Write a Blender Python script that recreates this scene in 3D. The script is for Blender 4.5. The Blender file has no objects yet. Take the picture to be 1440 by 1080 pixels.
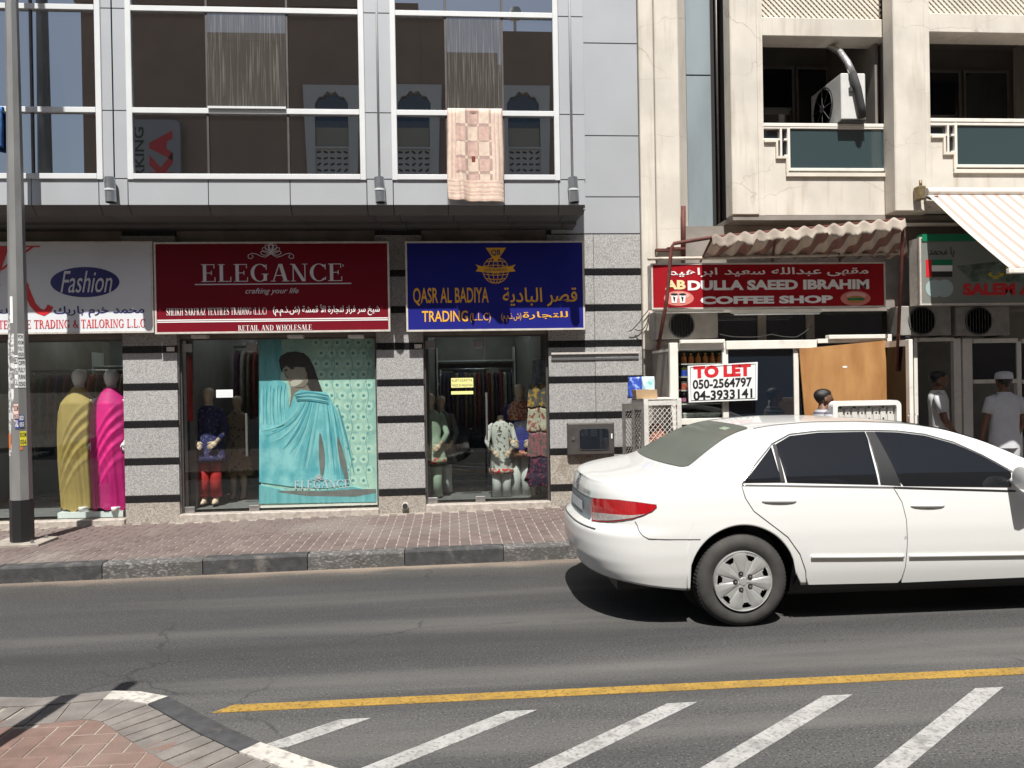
import bpy, bmesh, math, random, unicodedata
import numpy as np
from mathutils import Vector, Matrix
random.seed(7)
S = bpy.context.scene
COL = S.collection

# ------------------------------------------------------------------ camera
F = 1108.0; TH, RO, PI_ = .07594, -.01696, -.00439; H = 1.75
_R = Vector((math.cos(TH), -math.sin(TH), 0))
_F0 = Vector((math.sin(TH), math.cos(TH), 0))
_Fw = _F0*math.cos(PI_) + Vector((0, 0, 1))*math.sin(PI_)
_U = Vector((0, 0, 1))*math.cos(PI_) - _F0*math.sin(PI_)
_c, _s = math.cos(RO), math.sin(RO)
R2 = _R*_c + _U*_s; U2 = _U*_c - _R*_s
cam = bpy.data.cameras.new('camera'); cam.sensor_width = 36; cam.lens = F/1440*36; cam.clip_end = 2000; cam.clip_start = .05
camo = bpy.data.objects.new('camera', cam); COL.objects.link(camo)
M4 = Matrix((R2, U2, -_Fw)).transposed().to_4x4(); M4.translation = (0, 0, H); camo.matrix_world = M4
S.camera = camo
def ray(px, py):
    return R2*((px-720)/F) + U2*(-(py-540)/F) + _Fw
def P(px, py, Y):                    # a photo pixel on the vertical plane at depth Y
    v = ray(px, py); t = Y/v.y; return Vector((v.x*t, Y, H+v.z*t))
def G(px, py, z=0.):                 # a photo pixel on the level z
    v = ray(px, py); t = (z-H)/v.z; return Vector((v.x*t, v.y*t, z))
def RC(x0, y0, x1, y1, Y):           # pixel box -> X0, X1, Z0, Z1 on plane Y
    xm, ym = (x0+x1)/2, (y0+y1)/2
    return P(x0, ym, Y).x, P(x1, ym, Y).x, P(xm, y1, Y).z, P(xm, y0, Y).z

# ------------------------------------------------------------------ light
SUN_EL = math.radians(60.0); SUN_DX = .14
W = bpy.data.worlds.new('World'); S.world = W; W.use_nodes = True
nt = W.node_tree; bg = nt.nodes['Background']
sky = nt.nodes.new('ShaderNodeTexSky'); sky.sky_type = 'NISHITA'; sky.sun_disc = False
sky.sun_elevation = SUN_EL; sky.sun_rotation = math.pi + math.atan(SUN_DX)   # sun stands behind the camera, a little to its left
sky.air_density = 1.2; sky.dust_density = 2.5; sky.ozone_density = 1.0
nt.links.new(sky.outputs[0], bg.inputs[0]); bg.inputs[1].default_value = .05
sun = bpy.data.lights.new('sun', 'SUN'); sun.energy = 5.0; sun.angle = math.radians(.53); sun.color = (1, .965, .91)
suno = bpy.data.objects.new('sun', sun); COL.objects.link(suno)
_d = Vector((SUN_DX, 1, 0)).normalized()*math.cos(SUN_EL) + Vector((0, 0, -math.sin(SUN_EL)))
suno.rotation_euler = _d.to_track_quat('-Z', 'Y').to_euler(); suno.location = (0, -5, 30)
S.view_settings.view_transform = 'Standard'; S.view_settings.look = 'None'; S.view_settings.exposure = .55; S.view_settings.gamma = 1
S.cycles.max_bounces = 8; S.cycles.transparent_max_bounces = 16; S.cycles.caustics_reflective = False; S.cycles.caustics_refractive = False
S.cycles.sample_clamp_indirect = 6

# ------------------------------------------------------------------ materials
MATS = {}
def mat(name, col=(.5, .5, .5), rough=.6, metal=0., var=0., vscale=4., bump=0., bscale=60., col2=None, stretch=None, spec=.5, coat=0., lo=.35, hi=.65, detail=4.):
    if name in MATS: return MATS[name]
    m = bpy.data.materials.new(name); m.use_nodes = True; n = m.node_tree; b = n.nodes['Principled BSDF']
    b.inputs['Base Color'].default_value = (*col, 1); b.inputs['Roughness'].default_value = rough; b.inputs['Metallic'].default_value = metal
    b.inputs['Specular IOR Level'].default_value = spec; b.inputs['Coat Weight'].default_value = coat
    vec = None
    if var or bump or col2:
        g = n.nodes.new('ShaderNodeNewGeometry'); vec = g.outputs['Position']
        if stretch:
            mp = n.nodes.new('ShaderNodeMapping'); mp.inputs['Scale'].default_value = stretch; n.links.new(vec, mp.inputs[0]); vec = mp.outputs[0]
    if var or col2:
        t = n.nodes.new('ShaderNodeTexNoise'); t.inputs['Scale'].default_value = vscale; t.inputs['Detail'].default_value = detail; n.links.new(vec, t.inputs['Vector'])
        r = n.nodes.new('ShaderNodeValToRGB'); n.links.new(t.outputs['Fac'], r.inputs[0])
        c2 = col2 or tuple(max(0, c*(1+var)) for c in col); c1 = col if col2 else tuple(c*(1-var) for c in col)
        r.color_ramp.elements[0].position = lo; r.color_ramp.elements[1].position = hi
        r.color_ramp.elements[0].color = (*c1, 1); r.color_ramp.elements[1].color = (*c2, 1)
        n.links.new(r.outputs[0], b.inputs['Base Color'])
    if bump:
        t2 = n.nodes.new('ShaderNodeTexNoise'); t2.inputs['Scale'].default_value = bscale; t2.inputs['Detail'].default_value = 3; n.links.new(vec, t2.inputs['Vector'])
        bp = n.nodes.new('ShaderNodeBump'); bp.inputs['Strength'].default_value = bump; bp.inputs['Distance'].default_value = .01
        n.links.new(t2.outputs['Fac'], bp.inputs['Height']); n.links.new(bp.outputs[0], b.inputs['Normal'])
    MATS[name] = m; return m
def overlay(m, col, vscale, lo, hi, stretch=None, detail=4., amount=1., scatter=None):
    """mix another colour over a material's base colour where a noise is high (wear, stains, specks)"""
    n = m.node_tree; b = n.nodes['Principled BSDF']; inp = b.inputs['Base Color']
    g = n.nodes.new('ShaderNodeNewGeometry'); vec = g.outputs['Position']
    if stretch:
        mp = n.nodes.new('ShaderNodeMapping'); mp.inputs['Scale'].default_value = stretch; n.links.new(vec, mp.inputs[0]); vec = mp.outputs[0]
    t = n.nodes.new('ShaderNodeTexNoise'); t.inputs['Scale'].default_value = vscale; t.inputs['Detail'].default_value = detail; n.links.new(vec, t.inputs['Vector'])
    mr = n.nodes.new('ShaderNodeMapRange'); mr.inputs['From Min'].default_value = lo; mr.inputs['From Max'].default_value = hi; mr.inputs['To Max'].default_value = amount; mr.clamp = True
    n.links.new(t.outputs['Fac'], mr.inputs['Value'])
    mx = n.nodes.new('ShaderNodeMix'); mx.data_type = 'RGBA'; n.links.new(mr.outputs[0], mx.inputs['Factor'])
    if inp.is_linked:
        src = inp.links[0].from_socket; n.links.new(src, mx.inputs[6])
    else: mx.inputs[6].default_value = inp.default_value
    mx.inputs[7].default_value = (*col, 1); n.links.new(mx.outputs[2], inp); return m
def glass(name, tint=(.8, .85, .84), refl=.1, rough=.0, gcol=(1, 1, 1), diff=None, damt=0.):
    m = bpy.data.materials.new(name); m.use_nodes = True; n = m.node_tree; n.nodes.clear()
    o = n.nodes.new('ShaderNodeOutputMaterial'); tr = n.nodes.new('ShaderNodeBsdfTransparent'); tr.inputs[0].default_value = (*tint, 1)
    gl = n.nodes.new('ShaderNodeBsdfGlossy'); gl.inputs['Roughness'].default_value = rough; gl.inputs[0].default_value = (*gcol, 1)
    lw = n.nodes.new('ShaderNodeLayerWeight'); lw.inputs[0].default_value = .5
    pw_ = n.nodes.new('ShaderNodeMath'); pw_.operation = 'POWER'; pw_.inputs[1].default_value = 5; n.links.new(lw.outputs['Facing'], pw_.inputs[0])
    ma = n.nodes.new('ShaderNodeMath'); ma.operation = 'MULTIPLY_ADD'; ma.use_clamp = True; ma.inputs[1].default_value = .9; ma.inputs[2].default_value = refl; n.links.new(pw_.outputs[0], ma.inputs[0])
    mx = n.nodes.new('ShaderNodeMixShader'); n.links.new(ma.outputs[0], mx.inputs[0]); n.links.new(tr.outputs[0], mx.inputs[1]); n.links.new(gl.outputs[0], mx.inputs[2])
    out = mx.outputs[0]
    n.links.new(out, o.inputs[0]); MATS[name] = m; return m
def darkglass(name, refl=.3, base=(.012, .012, .013), gcol=(1, 1, 1), rough=.0, dust=None):
    m = bpy.data.materials.new(name); m.use_nodes = True; n = m.node_tree; n.nodes.clear()
    o = n.nodes.new('ShaderNodeOutputMaterial'); df = n.nodes.new('ShaderNodeBsdfDiffuse'); df.inputs[0].default_value = (*base, 1)
    gl = n.nodes.new('ShaderNodeBsdfGlossy'); gl.inputs['Roughness'].default_value = rough; gl.inputs[0].default_value = (*gcol, 1)
    mx = n.nodes.new('ShaderNodeMixShader'); mx.inputs[0].default_value = refl
    n.links.new(df.outputs[0], mx.inputs[1]); n.links.new(gl.outputs[0], mx.inputs[2])
    if dust:                               # rain-streaked dust: thin vertical runs
        g = n.nodes.new('ShaderNodeNewGeometry'); mp = n.nodes.new('ShaderNodeMapping'); mp.inputs['Scale'].default_value = (75, 1, 1.6); n.links.new(g.outputs['Position'], mp.inputs[0])
        t = n.nodes.new('ShaderNodeTexNoise'); t.inputs['Scale'].default_value = 1; t.inputs['Detail'].default_value = 3; n.links.new(mp.outputs[0], t.inputs['Vector'])
        r = n.nodes.new('ShaderNodeValToRGB'); n.links.new(t.outputs['Fac'], r.inputs[0])
        r.color_ramp.elements[0].position = .5; r.color_ramp.elements[0].color = (*[c*.75 for c in dust], 1)
        r.color_ramp.elements[1].position = .78; r.color_ramp.elements[1].color = (*[min(1, c*2.6) for c in dust], 1)
        n.links.new(r.outputs[0], df.inputs[0])
    n.links.new(mx.outputs[0], o.inputs[0]); MATS[name] = m; return m
def emit(name, col, st):
    m = bpy.data.materials.new(name); m.use_nodes = True; b = m.node_tree.nodes['Principled BSDF']
    b.inputs['Base Color'].default_value = (*col, 1); b.inputs['Emission Color'].default_value = (*col, 1); b.inputs['Emission Strength'].default_value = st
    MATS[name] = m; return m
def striped(name, c1, c2, axis='X', period=.2, duty=.5, rough=.7, soft=.03, var=.08, transl=0.):
    """woven stripes running across one world axis"""
    m = mat(name, c1, rough); n = m.node_tree; b = n.nodes['Principled BSDF']
    tc = n.nodes.new('ShaderNodeNewGeometry'); sx = n.nodes.new('ShaderNodeSeparateXYZ'); n.links.new(tc.outputs['Position'], sx.inputs[0])
    md = n.nodes.new('ShaderNodeMath'); md.operation = 'PINGPONG'; md.inputs[1].default_value = period/2; n.links.new(sx.outputs[axis], md.inputs[0])
    mr = n.nodes.new('ShaderNodeMapRange'); mr.inputs['From Min'].default_value = period/2*(duty-soft); mr.inputs['From Max'].default_value = period/2*(duty+soft); n.links.new(md.outputs[0], mr.inputs[0])
    mx = n.nodes.new('ShaderNodeMix'); mx.data_type = 'RGBA'; n.links.new(mr.outputs[0], mx.inputs['Factor'])
    mx.inputs[6].default_value = (*c1, 1); mx.inputs[7].default_value = (*c2, 1); n.links.new(mx.outputs[2], b.inputs['Base Color'])
    return m

# ------------------------------------------------------------------ mesh builder
class MB:
    def __init__(s): s.v = []; s.f = []; s.m = []
    def add(s, vs, fs, mi=0):
        o = len(s.v); s.v += [tuple(v) for v in vs]; s.f += [tuple(i+o for i in f) for f in fs]; s.m += [mi]*len(fs); return s
    def box(s, x0, x1, y0, y1, z0, z1, mi=0, bev=0.):
        x0, x1 = min(x0, x1), max(x0, x1); y0, y1 = min(y0, y1), max(y0, y1); z0, z1 = min(z0, z1), max(z0, z1)
        if bev:
            b = min(bev, (x1-x0)/3, (y1-y0)/3, (z1-z0)/3); vs = []; idx = {}
            for ix, (X, sx) in enumerate(((x0, 1), (x1, -1))):
                for iy, (Y, sy) in enumerate(((y0, 1), (y1, -1))):
                    for iz, (Z, sz) in enumerate(((z0, 1), (z1, -1))):
                        for a in range(3):
                            idx[ix, iy, iz, a] = len(vs)
                            vs.append((X+(0 if a == 0 else b*sx), Y+(0 if a == 1 else b*sy), Z+(0 if a == 2 else b*sz)))
            fs = []
            q = ((0, 0), (1, 0), (1, 1), (0, 1))
            for e in (0, 1):
                fx = [idx[e, i, j, 0] for i, j in q]; fs.append(fx if e else fx[::-1])
                fy = [idx[i, e, j, 1] for i, j in q]; fs.append(fy[::-1] if e else fy)
                fz = [idx[i, j, e, 2] for i, j in q]; fs.append(fz if e else fz[::-1])
            for i in (0, 1):
                for j in (0, 1):
                    fs.append([idx[0, i, j, 1], idx[1, i, j, 1], idx[1, i, j, 2], idx[0, i, j, 2]])
                    fs.append([idx[i, 0, j, 0], idx[i, 1, j, 0], idx[i, 1, j, 2], idx[i, 0, j, 2]])
                    fs.append([idx[i, j, 0, 0], idx[i, j, 1, 0], idx[i, j, 1, 1], idx[i, j, 0, 1]])
                    for k in (0, 1): fs.append([idx[i, j, k, a] for a in range(3)])
            return s.add(vs, fs, mi)
        vs = [(x, y, z) for x in (x0, x1) for y in (y0, y1) for z in (z0, z1)]
        return s.add(vs, [(0, 1, 3, 2), (4, 6, 7, 5), (0, 4, 5, 1), (2, 3, 7, 6), (0, 2, 6, 4), (1, 5, 7, 3)], mi)
    def hexa(s, b, t, mi=0):         # bottom quad, top quad
        return s.add(list(b)+list(t), [(3, 2, 1, 0), (4, 5, 6, 7)]+[(i, (i+1) % 4, (i+1) % 4+4, i+4) for i in range(4)], mi)
    def prism(s, pts, y0, y1, mi=0): # polygon in X,Z pulled from y0 to y1
        n = len(pts); vs = [(x, y0, z) for x, z in pts]+[(x, y1, z) for x, z in pts]
        return s.add(vs, [tuple(range(n)), tuple(range(2*n-1, n-1, -1))]+[(i, i+n, (i+1) % n+n, (i+1) % n) for i in range(n)], mi)
    def slab(s, pts, z0, z1, mi=0):  # polygon in X,Y pulled from z0 to z1
        n = len(pts); vs = [(x, y, z0) for x, y in pts]+[(x, y, z1) for x, y in pts]
        return s.add(vs, [tuple(range(n-1, -1, -1)), tuple(range(n, 2*n))]+[(i, (i+1) % n, (i+1) % n+n, i+n) for i in range(n)], mi)
    def tube(s, pts, r, n=10, cap=True, mi=0):
        pts = [Vector(p) for p in pts]; k = len(pts); rs = r if isinstance(r, (list, tuple)) else [r]*k
        t0 = (pts[1]-pts[0]).normalized(); up = Vector((0, 0, 1)) if abs(t0.z) < .9 else Vector((1, 0, 0))
        a = t0.cross(up).normalized(); vs = []
        for i, p in enumerate(pts):
            t = (pts[min(i+1, k-1)]-pts[max(i-1, 0)]).normalized(); a = (a-t*a.dot(t)).normalized(); b = t.cross(a)
            for j in range(n):
                w = 2*math.pi*j/n; vs.append(p+(a*math.cos(w)+b*math.sin(w))*rs[i])
        fs = [(i*n+j, i*n+(j+1) % n, (i+1)*n+(j+1) % n, (i+1)*n+j) for i in range(k-1) for j in range(n)]
        if cap: fs += [tuple(range(n-1, -1, -1)), tuple(range((k-1)*n, k*n))]
        return s.add(vs, fs, mi)
    def loft(s, rings, cap=True, mi=0):  # list of equal-length closed rings
        n = len(rings[0]); k = len(rings); vs = [p for r in rings for p in r]
        fs = [(i*n+j, i*n+(j+1) % n, (i+1)*n+(j+1) % n, (i+1)*n+j) for i in range(k-1) for j in range(n)]
        if cap: fs += [tuple(range(n-1, -1, -1)), tuple(range((k-1)*n, k*n))]
        return s.add(vs, fs, mi)
    def grid(s, rows, mi=0, flip=False):
        n = len(rows[0]); k = len(rows); vs = [p for r in rows for p in r]
        fs = [(i*n+j, i*n+j+1, (i+1)*n+j+1, (i+1)*n+j) for i in range(k-1) for j in range(n-1)]
        if flip: fs = [f[::-1] for f in fs]
        return s.add(vs, fs, mi)
    def lathe(s, prof, c, axis='Y', n=32, mi=0, cap=True):  # prof (r, a) round an axis through c
        rings = []
        for r, a in prof:
            ring = []
            for j in range(n):
                w = 2*math.pi*j/n; u, v = r*math.cos(w), r*math.sin(w)
                ring.append({'Y': (c[0]+u, c[1]+a, c[2]+v), 'Z': (c[0]+u, c[1]+v, c[2]+a), 'X': (c[0]+a, c[1]+u, c[2]+v)}[axis])
            rings.append(ring)
        return s.loft(rings, cap, mi)
    def xf(s, fn): s.v = [tuple(fn(Vector(v))) for v in s.v]; return s

ROOTLOC = {}
def tag(o, label=None, cat=None, group=None, kind=None):
    if label: o['label'] = label
    if cat: o['category'] = cat
    if group: o['group'] = group
    if kind: o['kind'] = kind
    return o
def thing(name, loc, label, cat, group=None):
    o = bpy.data.objects.new(name, None); COL.objects.link(o); o.location = loc; o.empty_display_size = .2
    ROOTLOC[o] = Vector(loc); return tag(o, label, cat, group)
def build(mb, name, m, parent=None, smooth=False, label=None, cat=None, group=None, kind=None, fixn=True):
    me = bpy.data.meshes.new(name); L = ROOTLOC.get(parent, Vector()) if parent else None
    if L is None:                     # a thing of one mesh: its origin goes to its base
        xs = [v[0] for v in mb.v]; ys = [v[1] for v in mb.v]; zs = [v[2] for v in mb.v]
        L = Vector(((min(xs)+max(xs))/2, (min(ys)+max(ys))/2, min(zs)))
    me.from_pydata([(v[0]-L.x, v[1]-L.y, v[2]-L.z) for v in mb.v], [], mb.f)
    ms = m if isinstance(m, (list, tuple)) else [m]
    for q in ms: me.materials.append(MATS[q] if isinstance(q, str) else q)
    if len(ms) > 1: me.polygons.foreach_set('material_index', mb.m)
    if fixn:
        b = bmesh.new(); b.from_mesh(me); bmesh.ops.recalc_face_normals(b, faces=b.faces); b.to_mesh(me); b.free()
    if smooth:
        me.polygons.foreach_set('use_smooth', [True]*len(me.polygons))
        if smooth is not True:
            try: me.set_sharp_from_angle(angle=math.radians(smooth))
            except Exception: pass
    me.update()
    o = bpy.data.objects.new(name, me); COL.objects.link(o)
    if parent: o.parent = parent; ROOTLOC[o] = L
    else: o.location = L; ROOTLOC[o] = L
    return tag(o, label, cat, group, kind)
def bx(name, m, parent, *a, bev=0., **k): return build(MB().box(*a, bev=bev), name, m, parent, **k)
def copy_tree(o, parent=None):
    c = o.copy(); COL.objects.link(c); c.parent = parent
    for ch in o.children: copy_tree(ch, c)
    return c

# ------------------------------------------------------------------ lettering
PF = {}
for cp in list(range(0xFE80, 0xFEFD)):
    d = unicodedata.decomposition(chr(cp)).split()
    if len(d) == 2: PF.setdefault(chr(int(d[1], 16)), {})[d[0]] = chr(cp)
def arabic(t):
    t = t.replace('لأ', '\ufef7').replace('لا', '\ufefb'); out = []
    joinf = lambda c: '<initial>' in PF.get(c, {}) or '<medial>' in PF.get(c, {})
    for i, c in enumerate(t):
        p = t[i-1] if i else ' '; n = t[i+1] if i+1 < len(t) else ' '
        if c not in PF: out.append({'(': ')', ')': '('}.get(c, c)); continue
        pj = joinf(p); nj = (n in PF) and joinf(c); f = PF[c]
        k = '<medial>' if pj and nj else '<final>' if pj else '<initial>' if nj else '<isolated>'
        out.append(f.get(k) or f.get('<isolated>') or c)
    return ''.join(reversed(out))
TC = {}
def textmesh(body, bold=0., shear=0.):
    k = (body, bold, shear)
    if k not in TC:
        c = bpy.data.curves.new('t', 'FONT'); c.body = body; c.resolution_u = 3; c.offset = bold; c.shear = shear
        o = bpy.data.objects.new('t', c); COL.objects.link(o); me = bpy.data.meshes.new_from_object(o)
        vs = [(v.co.x, v.co.y) for v in me.vertices]; fs = [tuple(p.vertices) for p in me.polygons]
        bpy.data.objects.remove(o); bpy.data.meshes.remove(me); bpy.data.curves.remove(c)
        x0, x1 = min(v[0] for v in vs), max(v[0] for v in vs); y0, y1 = min(v[1] for v in vs), max(v[1] for v in vs)
        TC[k] = ([((x-x0)/(x1-x0), (y-y0)/(y1-y0)) for x, y in vs], fs)
    return TC[k]
def placed(vs2, fs, box, Y, t):      # unit mesh -> a thin solid on plane Y facing the street
    x0, x1, z0, z1 = box; n = len(vs2); mb = MB()
    pts = [(x0+u*(x1-x0), Y, z0+v*(z1-z0)) for u, v in vs2]
    edges = {}
    for f in fs:
        for a, b in zip(f, f[1:]+f[:1]): edges[(a, b)] = 1
    vs = [(p[0], Y-t, p[2]) for p in pts]+pts
    mb.add(vs, [tuple(f) for f in fs]+[(a, a+n, b+n, b) for (a, b) in edges if (b, a) not in edges]); return mb
def text(body, box, Y, m, parent, bold=0., shear=0., t=.004, name='lettering', label=None, ar=False):
    vs, fs = textmesh(arabic(body) if ar else body, bold, shear)
    return build(placed(vs, fs, box, Y, t), name, m, parent, fixn=False, label=label)
# a thick-and-thin serif alphabet: each letter a list of convex polygons on a unit cap height
def _rect(x0, x1, y0, y1): return [(x0, y0), (x1, y0), (x1, y1), (x0, y1)]
def _stem(x, w=.15, y0=0, y1=1, sf=3):
    o = [_rect(x, x+w, y0, y1)]
    if sf & 1: o.append(_rect(x-.08, x+w+.08, 0, .035))
    if sf & 2: o.append(_rect(x-.08, x+w+.08, .965, 1))
    return o
def _diag(xa, ya, xb, yb, w): return [[(xa, ya), (xa+w, ya), (xb+w, yb), (xb, yb)]]
def _ring(cx, cy, rx, ry, a0, a1, w=.15, h=.045, n=22):
    o = []
    for i in range(n):
        a, b = [math.radians(a0+(a1-a0)*k/n) for k in (i, i+1)]
        o.append([(cx+(rx-w)*math.cos(a), cy+(ry-h)*math.sin(a)), (cx+rx*math.cos(a), cy+ry*math.sin(a)), (cx+rx*math.cos(b), cy+ry*math.sin(b)), (cx+(rx-w)*math.cos(b), cy+(ry-h)*math.sin(b))])
    return o
def _path(pts, ws):
    o = []; k = len(pts); L = []; Rr = []
    for i in range(k):
        a, b = pts[max(i-1, 0)], pts[min(i+1, k-1)]; dx, dy = b[0]-a[0], b[1]-a[1]; l = math.hypot(dx, dy) or 1
        L.append((pts[i][0]-dy/l*ws[i]/2, pts[i][1]+dx/l*ws[i]/2)); Rr.append((pts[i][0]+dy/l*ws[i]/2, pts[i][1]-dx/l*ws[i]/2))
    for i in range(k-1): o.append([L[i], L[i+1], Rr[i+1], Rr[i]])
    return o
def _ebar(y, x1=.62): return [_rect(.2, x1, y-.02, y+.02)]
_sp = [(.56, .8), (.5, .93), (.34, .98), (.16, .93), (.1, .76), (.18, .62), (.34, .52), (.5, .41), (.58, .25), (.5, .07), (.33, .02), (.14, .08), (.07, .24)]
SERIF = {
 'E': (.72, lambda: _stem(.1)+_ebar(.98)+_ebar(.5, .5)+_ebar(.02, .66)+[_rect(.585, .62, .76, .998), _rect(.625, .66, .002, .26), _rect(.465, .5, .38, .62)]),
 'L': (.68, lambda: _stem(.1)+_ebar(.02)+[_rect(.585, .62, .002, .28)]),
 'F': (.66, lambda: _stem(.1)+_ebar(.98)+_ebar(.5, .48)+[_rect(.585, .62, .74, .998), _rect(.445, .48, .38, .62)]),
 'H': (.86, lambda: _stem(.1)+_stem(.61)+[_rect(.24, .62, .48, .525)]),
 'I': (.36, lambda: _stem(.1)),
 'T': (.76, lambda: _stem(.305, sf=1)+[_rect(.02, .74, .958, 1), _rect(.02, .055, .74, .997), _rect(.705, .74, .74, .997)]),
 'K': (.84, lambda: _stem(.1)+_diag(.22, .4, .62, .97, .06)+_diag(.58, .02, .34, .58, .17)+[_rect(.5, .82, 0, .033), _rect(.5, .78, .967, 1)]),
 'N': (.86, lambda: [_rect(.14, .185, .0, .95), _rect(.68, .725, .02, 1), _rect(.05, .28, 0, .033), _rect(.58, .82, .967, 1), _rect(.02, .2, .967, 1)]+_diag(.57, 0, .08, .99, .16)),
 'A': (.84, lambda: _diag(.1, .02, .37, .99, .05)+_diag(.6, .02, .37, .998, .17)+[_rect(.22, .62, .32, .36), _rect(0, .24, 0, .033), _rect(.52, .86, 0, .033)]),
 'R': (.8, lambda: _stem(.1)+_ring(.3, .745, .28, .25, -90, 90)+[_rect(.2, .31, .952, .996), _rect(.2, .31, .496, .54)]+_diag(.6, .0, .32, .52, .17)),
 'D': (.84, lambda: _stem(.1)+_ring(.3, .5, .48, .5, -90, 90, .16)+[_rect(.2, .31, .954, .998), _rect(.2, .31, .002, .046)]),
 'P': (.72, lambda: _stem(.1)+_ring(.3, .73, .3, .268, -90, 90)+[_rect(.2, .31, .952, .996), _rect(.2, .31, .462, .506)]),
 'O': (.9, lambda: _ring(.45, .5, .42, .51, 0, 360, .16, .04, 30)),
 'C': (.82, lambda: _ring(.45, .5, .42, .51, 42, 318, .16, .04, 28)+[_rect(.72, .76, .68, .98), _rect(.735, .77, .08, .26)]),
 'G': (.9, lambda: _ring(.45, .5, .42, .51, 42, 320, .16, .04, 28)+[_rect(.72, .76, .68, .98), _rect(.62, .77, .04, .42), _rect(.54, .85, .405, .44)]),
 'S': (.66, lambda: _path(_sp, [.03, .04, .05, .08, .14, .17, .18, .17, .14, .08, .05, .04, .03])+[_rect(.535, .57, .72, .98), _rect(.06, .095, .02, .3)]),
 'W': (1.16, lambda: _diag(.3, 0, .06, .98, .16)+_diag(.34, 0, .56, .97, .05)+_diag(.74, 0, .5, .985, .16)+_diag(.78, 0, 1.03, .98, .05)+[_rect(-.02, .3, .967, 1), _rect(.92, 1.14, .967, .998)]),
 'X': (.84, lambda: _diag(.58, .01, .08, .99, .18)+_diag(.1, .02, .6, .98, .05)+[_rect(0, .26, 0, .033), _rect(.5, .84, 0, .033), _rect(0, .34, .967, 1), _rect(.5, .78, .967, 1)]),
 'Z': (.74, lambda: _diag(.06, .02, .5, .98, .18)+[_rect(.06, .68, .955, .998), _rect(.06, .7, .002, .045), _rect(.06, .095, .74, .99), _rect(.665, .7, .01, .28)]),
 '&': (.86, lambda: _path([(.82, .52), (.7, .2), (.5, .03), (.26, .02), (.1, .18), (.14, .38), (.4, .58), (.5, .78), (.4, .95), (.27, .93), (.22, .76), (.36, .5), (.62, .15), (.84, .0)], [.04, .04, .06, .08, .13, .13, .06, .07, .06, .09, .13, .15, .15, .08])),
 '.': (.28, lambda: [_rect(.06, .2, 0, .13)]), '(': (.36, lambda: _ring(.5, .45, .42, .62, 130, 230, .09, .0, 12)), ')': (.36, lambda: _ring(-.16, .45, .42, .62, -50, 50, .09, .0, 12)), ' ': (.36, lambda: []),
}
def serif(body, box, Y, m, parent, shear=0., name='lettering', t=.004, gap=.04):
    x = 0; polys = []
    for ch in body:
        w, fn = SERIF[ch]
        for p in fn(): polys.append([(x+u+shear*v, v) for u, v in p])
        x += w+gap
    xs = [u for p in polys for u, v in p]; ys = [v for p in polys for u, v in p]; a, b, c, d = min(xs), max(xs), min(ys), max(ys)
    if body.strip('().') and '(' in body: c, d = 0., 1.
    x0, x1, z0, z1 = box; mb = MB()
    for i, p in enumerate(polys):
        mb.prism([(x0+(u-a)/(b-a)*(x1-x0), z0+(v-c)/(d-c)*(z1-z0)) for u, v in p], Y-t-(i % 9)*.00022, Y)
    return build(mb, name, m, parent)
def strokes(paths, Y, m, parent, w=.01, t=.003, name='ornament'):
    mb = MB(); i = 0
    for pts in paths:
        for q in _path(pts, [w]*len(pts)): mb.prism(q, Y-t-(i % 7)*.0002, Y); i += 1
    return build(mb, name, m, parent)
def flat(name, m, parent, pts, Y, t=.003, **k): return build(MB().prism(pts, Y-t, Y), name, m, parent, **k)

# ------------------------------------------------------------------ palette
granite = mat('granite', (.25, .247, .243), .5, col2=(.47, .465, .455), vscale=95, lo=.40, hi=.60, detail=6)
overlay(granite, (.06, .06, .06), 130, .59, .66, detail=3, amount=.8); overlay(granite, (.20, .18, .15), 1.4, .58, .8, amount=.35)
plinthm = mat('plinth_stone', (.25, .225, .19), .6, col2=(.42, .39, .345), vscale=75, lo=.42, hi=.58, detail=6)
overlay(plinthm, (.17, .13, .09), 5, .5, .75, amount=.55); overlay(plinthm, (.06, .055, .05), 110, .60, .66, detail=3, amount=.8)
mat('black_stone', (.012, .012, .013), .25, var=.3, vscale=60)
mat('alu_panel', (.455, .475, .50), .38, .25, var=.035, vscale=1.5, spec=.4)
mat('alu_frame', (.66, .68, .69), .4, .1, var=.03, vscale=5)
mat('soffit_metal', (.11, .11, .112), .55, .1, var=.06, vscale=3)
mat('core_dark', (.03, .03, .03), .9)
mat('steel', (.45, .45, .45), .3, .9, var=.08, vscale=20)
mat('bronze_alu', (.11, .10, .095), .45, .5, var=.1, vscale=12)
cream = mat('cream_wall', (.61, .57, .505), .9, var=.09, vscale=2.2, bump=.25, bscale=90)
overlay(cream, (.30, .23, .16), 1.6, .58, .85, stretch=(2.5, 2.5, .5), amount=.5); overlay(cream, (.22, .18, .14), 34, .74, .82, amount=.45)
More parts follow.
